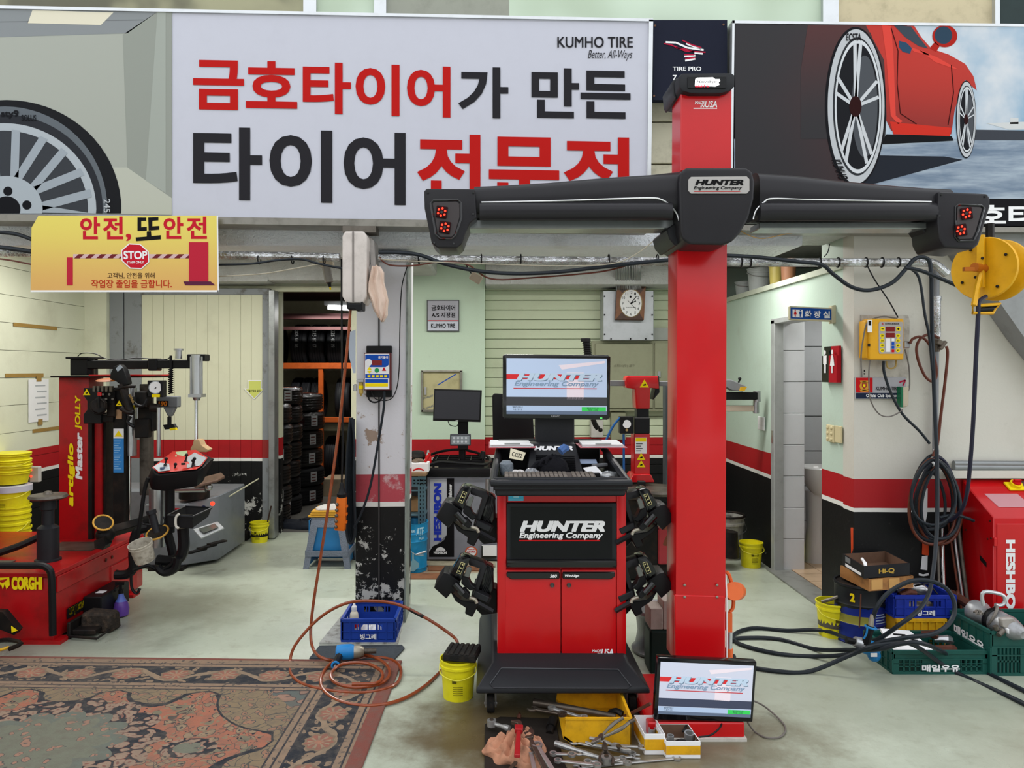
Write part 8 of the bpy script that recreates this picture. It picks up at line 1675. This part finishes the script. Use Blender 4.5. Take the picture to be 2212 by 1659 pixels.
# yellow tool bin
YB_ = mat('bin_yellow', '#e0a818', .45, 0, .25, 9, dcol='#5a4418')
tb_ = thing('tool_bin', 'yellow plastic tool bin with a slanted open left end before the console', 'bin', (P(1285, 0, 3.3).x, 3.3, 0))
xA, xB_ = P(1238, 0, 3.15).x, P(1364, 0, 3.15).x; xo = P(1201, 0, 3.15).x; yf, yr, hh = 3.15, 3.5, .118
bw = .006
ob('front_wall', B().prism([(xo+.03, yf, .035), (xA+.01, yf, 0), (xB_, yf, 0), (xB_, yf, hh), (xo+.045, yf, hh)], (0, bw, 0)), YB_, tb_, bev=.0015)
ob('back_wall', B().prism([(xo+.03, yr, .035), (xA+.01, yr, 0), (xB_, yr, 0), (xB_, yr, hh+.01), (xo+.045, yr, hh+.01)], (0, bw, 0)), YB_, tb_, bev=.0015)
ob('side_wall', B().bx(xB_-bw, xB_, yf, yr, 0, hh), YB_, tb_, bev=.0015); ob('bin_floor', B().bx(xA, xB_, yf, yr, 0, .006), YB_, tb_)
ob('low_lip', B().prism([(xo+.03, yf, .035), (xA+.012, yf, .0), (xA+.018, yf, .006), (xo+.036, yf, .045)], (0, yr-yf, 0)), YB_, tb_)
ob('bin_rim', B().bx(xo+.04, xB_+.003, yf-.004, yf+.008, hh-.004, hh+.004).bx(xo+.04, xB_+.003, yr-.002, yr+.01, hh+.006, hh+.014).bx(xB_-.008, xB_+.004, yf, yr, hh-.004, hh+.006), YB_, tb_)
CHR = mat('chrome_tool', '#a5a4a2', .3, .6, .2, 12, dcol='#4a443c'); DKT = mat('dark_tool', '#5a5148', .4, .7, .3)
def arcpts(r_, a0, a1, n, cx=0, cy=0): return [(cx+r_*math.cos(R(a0+(a1-a0)*i/n)), cy+r_*math.sin(R(a0+(a1-a0)*i/n))) for i in range(n+1)]
def wrench(L, kind, m, p, rz, lab, s=1, tilt=(0, 0)):
    t_ = thing('wrench' if kind in 'cbo' else {'r': 'ratchet', 'p': 'pliers', 'a': 'adjustable_wrench', 'k': 'pipe_wrench', 'l': 'locking_pliers'}[kind], lab, {'c': 'wrench', 'b': 'wrench', 'o': 'wrench', 'a': 'wrench', 'k': 'wrench', 'r': 'ratchet', 'p': 'pliers', 'l': 'pliers'}[kind], p, 'hand tools before the console', rz)
    t_.rotation_euler = (tilt[0], tilt[1], rz); o_ = V(p)
    def add(nm, b, mm=m, **k): b.v = [v+o_ for v in b.v]; return ob(nm, b, mm, t_, **k)
    h = .007*s; w_ = .0085*s
    if kind in 'cbo':
        add('shaft', B().prism([(-L/2+.01, -w_, 0), (L/2-.01, -w_*.8, 0), (L/2-.01, w_*.8, 0), (-L/2+.01, w_, 0)], (0, 0, h)), bev=.002)
        if kind in 'cb': add('ring_end', B().ring([[V((L/2+r_*math.cos(a*2*math.pi/24), r_*math.sin(a*2*math.pi/24), z)) for a in range(24)] for r_, z in ((.0165*s, -.001), (.0175*s, h+.002), (.011*s, h+.002), (.011*s, -.001))], False, True))
        if kind == 'b': add('ring_end', B().ring([[V((-L/2+r_*math.cos(a*2*math.pi/24), r_*math.sin(a*2*math.pi/24), z)) for a in range(24)] for r_, z in ((.0145*s, -.001), (.0155*s, h+.002), (.010*s, h+.002), (.010*s, -.001))], False, True))
        if kind in 'co':
            for sd_, e in (((-1, 1),) if kind == 'c' else ((-1, 1), (1, 1))):
                q = arcpts(.021*s, 40, 320, 14); inn = [(.013*s, -.009*s), (-.003*s, -.009*s), (-.006*s, 0), (-.003*s, .009*s), (.013*s, .009*s)]
                c_, s_ = math.cos(R(165 if sd_ < 0 else -15)), math.sin(R(165 if sd_ < 0 else -15))
                add('open_jaw', B().prism([(sd_*L/2+x*c_-y*s_, x*s_+y*c_, 0) for x, y in q+inn], (0, 0, h)), bev=.0015)
    elif kind == 'r':
        add('handle', B().tube([(-L/2, 0, .012), (-L*.1, 0, .012), (L/2, 0, .012)], [.013, .009, .008], 10, 3)); add('ratchet_head', B().cyl((L/2, 0, 0), (L/2, 0, .026), .021)); add('drive', B().cyl((L/2, 0, .026), (L/2, 0, .032), .009), DKT)
    elif kind == 'a':
        add('handle', B().prism([(-L/2, -.012, 0), (L/2-.04, -.01, 0), (L/2-.04, .01, 0), (-L/2, .012, 0)], (0, 0, .01)), bev=.003)
        add('jaw', B().prism([(L/2-.045, -.014, 0), (L/2-.01, -.03, 0), (L/2+.03, -.026, 0), (L/2, -.006, 0), (L/2-.004, .004, 0), (L/2-.03, .022, 0), (L/2-.05, .014, 0)], (0, 0, .014)), bev=.002)
        add('sliding_jaw', B().prism([(L/2, .006, 0), (L/2+.032, -.002, 0), (L/2+.028, .012, 0), (L/2-.02, .028, 0)], (0, 0, .012)), bev=.002); add('knurl', B().cyl((L/2-.025, .004, .007), (L/2-.008, .012, .007), .008), DKT)
    elif kind == 'k':
        add('handle', B().prism([(-L/2, -.012, 0), (L/2-.03, -.009, 0), (L/2-.03, .009, 0), (-L/2, .012, 0)], (0, 0, .016)), bev=.003)
        add('heel_jaw', B().prism([(L/2-.04, -.016, 0), (L/2, -.018, 0), (L/2, .018, 0), (L/2-.04, .016, 0)], (0, 0, .022)), bev=.003)
        add('hook_jaw', B().prism([(L/2-.02, -.012, .002), (L/2+.03, -.012, .002), (L/2+.045, .0, .002), (L/2+.04, .035, .002), (L/2+.028, .035, .002), (L/2+.02, .008, .002), (L/2-.02, .0, .002)], (0, 0, .016)), DKT, bev=.002)
    elif kind in 'pl':
        for s_ in (-1, 1):
            add('handle', B().tube([(0, s_*.004, .008), (-L*.25, s_*.018, .008), (-L*.5, s_*.026, .008), (-L*.72, s_*.022, .008)], [.006, .008, .007], 8, 4))
            add('jaw', B().prism([(-.01, s_*.002, .002), (.02, s_*.012, .002), (.05, s_*.004, .002), (.052, s_*.001, .002), (.0, -s_*.004, .002)], (0, 0, .012)), bev=.001)
        add('pivot', B().cyl((0, 0, 0), (0, 0, .017), .011), DKT)
        if kind == 'l': add('adjust_screw', B().cyl((-L*.72, .022, .008), (-L*.85, .026, .008), .008), DKT)
    return t_
def wpx(x0, y0, x1, y1, kind, m, lab, z0=.012, z1=None, s=1):
    a = PZ(x0, y0, z0); b_ = PZ(x1, y1, z1 if z1 is not None else z0); L = (b_-a).length; d = b_-a
    return wrench(L, kind, m, (a+b_)/2, math.atan2(d.y, d.x), lab, s, (0, -math.atan2(d.z, math.hypot(d.x, d.y))))
wpx(1246, 1660, 1462, 1640, 'c', CHR, 'long chrome wrench with ring end below the white socket box', .002)
wpx(1250, 1628, 1355, 1650, 'c', CHR, 'chrome combination wrench across the front middle of the tool pile', .03)
wpx(1200, 1612, 1310, 1648, 'r', CHR, 'chrome ratchet with round head in the middle of the pile', .022)
wpx(1130, 1630, 1070, 1700, 'c', DKT, 'dark wrench at the lower left edge of the tool pile', .02)
wpx(1160, 1690, 1146, 1625, 'c', CHR, 'upright-looking open wrench in front of the rag', .03, .045, 1.2)
wpx(1215, 1700, 1160, 1612, 'c', CHR, 'large open-end wrench lying over the right edge of the rag', .05, .06, 1.3)
wpx(1180, 1668, 1138, 1585, 'a', DKT, 'dark adjustable wrench lying on the rag beside the red one', .045, .07)
wpx(1117, 1638, 1121, 1575, 'k', mat('tool_red', '#a31d22', .4, .1, .15), 'small red pipe wrench lying on the pink rag', .08, .09)
wpx(1100, 1580, 1062, 1568, 'r', CHR, 'silver socket bar poking out behind the pink rag', .03)
wpx(1205, 1645, 1290, 1655, 'b', CHR, 'bright double-ring wrench at the bottom edge of the pile', .03)
wpx(1195, 1630, 1235, 1632, 'b', CHR, 'short ring wrench on the left of the pile', .035)
wpx(1240, 1605, 1365, 1630, 'c', CHR, 'chrome wrench running under the locking pliers', .012)
wpx(1290, 1608, 1385, 1632, 'p', CHR, 'chrome long-nose pliers at the right of the pile', .03)
wpx(1330, 1612, 1388, 1616, 'o', CHR, 'open-end wrench touching the white socket box', .03)
wpx(1345, 1640, 1270, 1648, 'b', CHR, 'narrow ring wrench near the right front of the pile', .018)
wpx(1310, 1640, 1375, 1636, 'o', CHR, 'thin open wrench lying flat at the right of the pile', .01)
lp = wpx(1338, 1570, 1262, 1622, 'l', mat('pliers_grey', '#7b756c', .35, .7, .3), 'big locking pliers leaning on the front of the yellow bin', .11, .045, 1.2)
wpx(1310, 1645, 1305, 1605, 'p', DKT, 'dark pliers standing over the middle of the pile', .03, .05)
wpx(1150, 1533, 1215, 1545, 'c', DKT, 'dark open wrench sticking left out of the yellow bin', .08, .09, 1.2)
wpx(1192, 1532, 1260, 1552, 'b', CHR, 'chrome ring wrench resting in the open left end of the bin', .07, .08, 1.2)
one('hex_bar', B().cyl(PZ(1195, 1555, .03), PZ(1190, 1572, .02), .022).cyl(PZ(1190, 1572, .02), PZ(1187, 1585, .01), .016), BLKM, 'short black stepped bar left of the yellow tool bin', 'bar')
one('torque_tube', B().cyl(P(1153, 1517, 3.42), P(1330, 1548, 3.3), .019, .013), DKT, 'thick dark steel tube lying over the yellow tool bin', 'tube')
one('pry_bar', B().tube([P(1348, 1548, 3.25), P(1375, 1535, 3.2), P(1405, 1520, 3.15)], .007, 6, 2), MATS['rust_iron'], 'rusty pry bar sticking right out of the yellow bin', 'bar')
one('black_clamp', B().tube([P(1318, 1540, 3.35), P(1332, 1536, 3.32), P(1345, 1543, 3.3)], .014, 8, 3), BLK, 'black clamp at the right end inside the yellow bin', 'clamp')
rgn = blob(P(1118, 0, 3.05).x, 3.08, .008, .125, .12, .062, 77, 72, 26, .28, .9)
one('rag', rgn, fmat('salmon_rag', lambda t, b: (bump(t.nt, b, t.noise(40, 3), .4), t.mix(t.noise(16, 5).ss(.45, .7)*.7, '#b98468', '#7d5c4a'))[1], .95, 0, False), 'pale salmon rag bunched under the red pipe wrench', 'cloth')
# socket boxes
def sbox(x0, x1, y, d_, h, lab, mi):
    t_, ff, fl_ = openbox('socket_box', (x0, y), (x1, y), (x0-.01, y+d_), .002, h, WHT, mi, lab, 'box', .003)
    ob('yellow_band', B().face([ff(0, .22, .001), ff(1, .22, .001), ff(1, .75, .001), ff(0, .75, .001)]), YB_, t_)
    ob('yellow_band', B().face([fl_(0, .22, .001), fl_(1, .22, .001), fl_(1, .75, .001), fl_(0, .75, .001)]), YB_, t_)
    return t_
PX = lambda px, d: P(px, 0, d).x
sbox(PX(1392, 3.08), PX(1437, 3.08), 3.08, .17, .085, 'narrow white and yellow box of sockets, left of the pair', PAPER)
sbox(PX(1439, 3.05), PX(1513, 3.05), 3.05, .15, .07, 'wider white and yellow box of sockets, right of the pair', MATS['carton_inside'])
def socket(p, r_, h_, m, lab, ax_=(0, 0, 1)):
    t_ = thing('socket', lab, 'socket', p, 'sockets in the boxes'); ob('socket_body', B().lathe([(r_*.85, 0), (r_, .003), (r_, h_), (r_*.72, h_), (r_*.7, h_*.4), (.001, h_*.4)], p, ax_, 16), m, t_)
for px, d, r_, h_, m, lab, a in ((1401, 3.12, .014, .03, CHR, 'small chrome socket at the left of the narrow box', (.3, 0, 1)), (1414, 3.14, .018, .035, CHR, 'tilted chrome socket in the middle of the narrow box', (.6, -.4, .6)), (1425, 3.12, .016, .03, BLKM, 'dark socket at the right of the narrow box', (0, -.7, .7)), (1408, 3.2, .015, .03, CHR, 'chrome socket at the back of the narrow box', (0, -.2, 1)), (1448, 3.1, .015, .045, CHR, 'tall chrome socket at the left of the wide box', (0, 0, 1)), (1466, 3.1, .025, .04, BLK, 'large black socket lying in the wide box', (.2, -.8, .5)), (1488, 3.13, .021, .045, CHR, 'large chrome socket in the wide box', (0, -.15, 1)), (1500, 3.1, .014, .03, CHR, 'small chrome socket at the right of the wide box', (.3, -.5, .7)), (1478, 3.08, .013, .03, CHR, 'small socket between the two large ones in the wide box', (.8, -.2, .4))):
    socket((PX(px, d), d, .028), r_, h_, m, lab, a)
one('grey_cable', B().tube([P(1618, 1510, 3.25), PZ(1650, 1525, .03), PZ(1685, 1555, .008), PZ(1697, 1575, .006), PZ(1685, 1592, .006), PZ(1655, 1593, .006), PZ(1630, 1580, .006), P(1615, 1560, 3.24)], .004, 7, 6), MATS['grey_cord'], 'thin grey cable looping on the floor right of the floor monitor', 'cable')
one('stray_bolt', B().cyl(PZ(1120, 1553, .01), PZ(1122, 1545, .02), .01).cyl(PZ(1122, 1545, .02), PZ(1122, 1542, .02), .007), MATS['rust_iron'], 'small rusty bolt behind the pink rag', 'bolt')
bpy.context.view_layer.update()
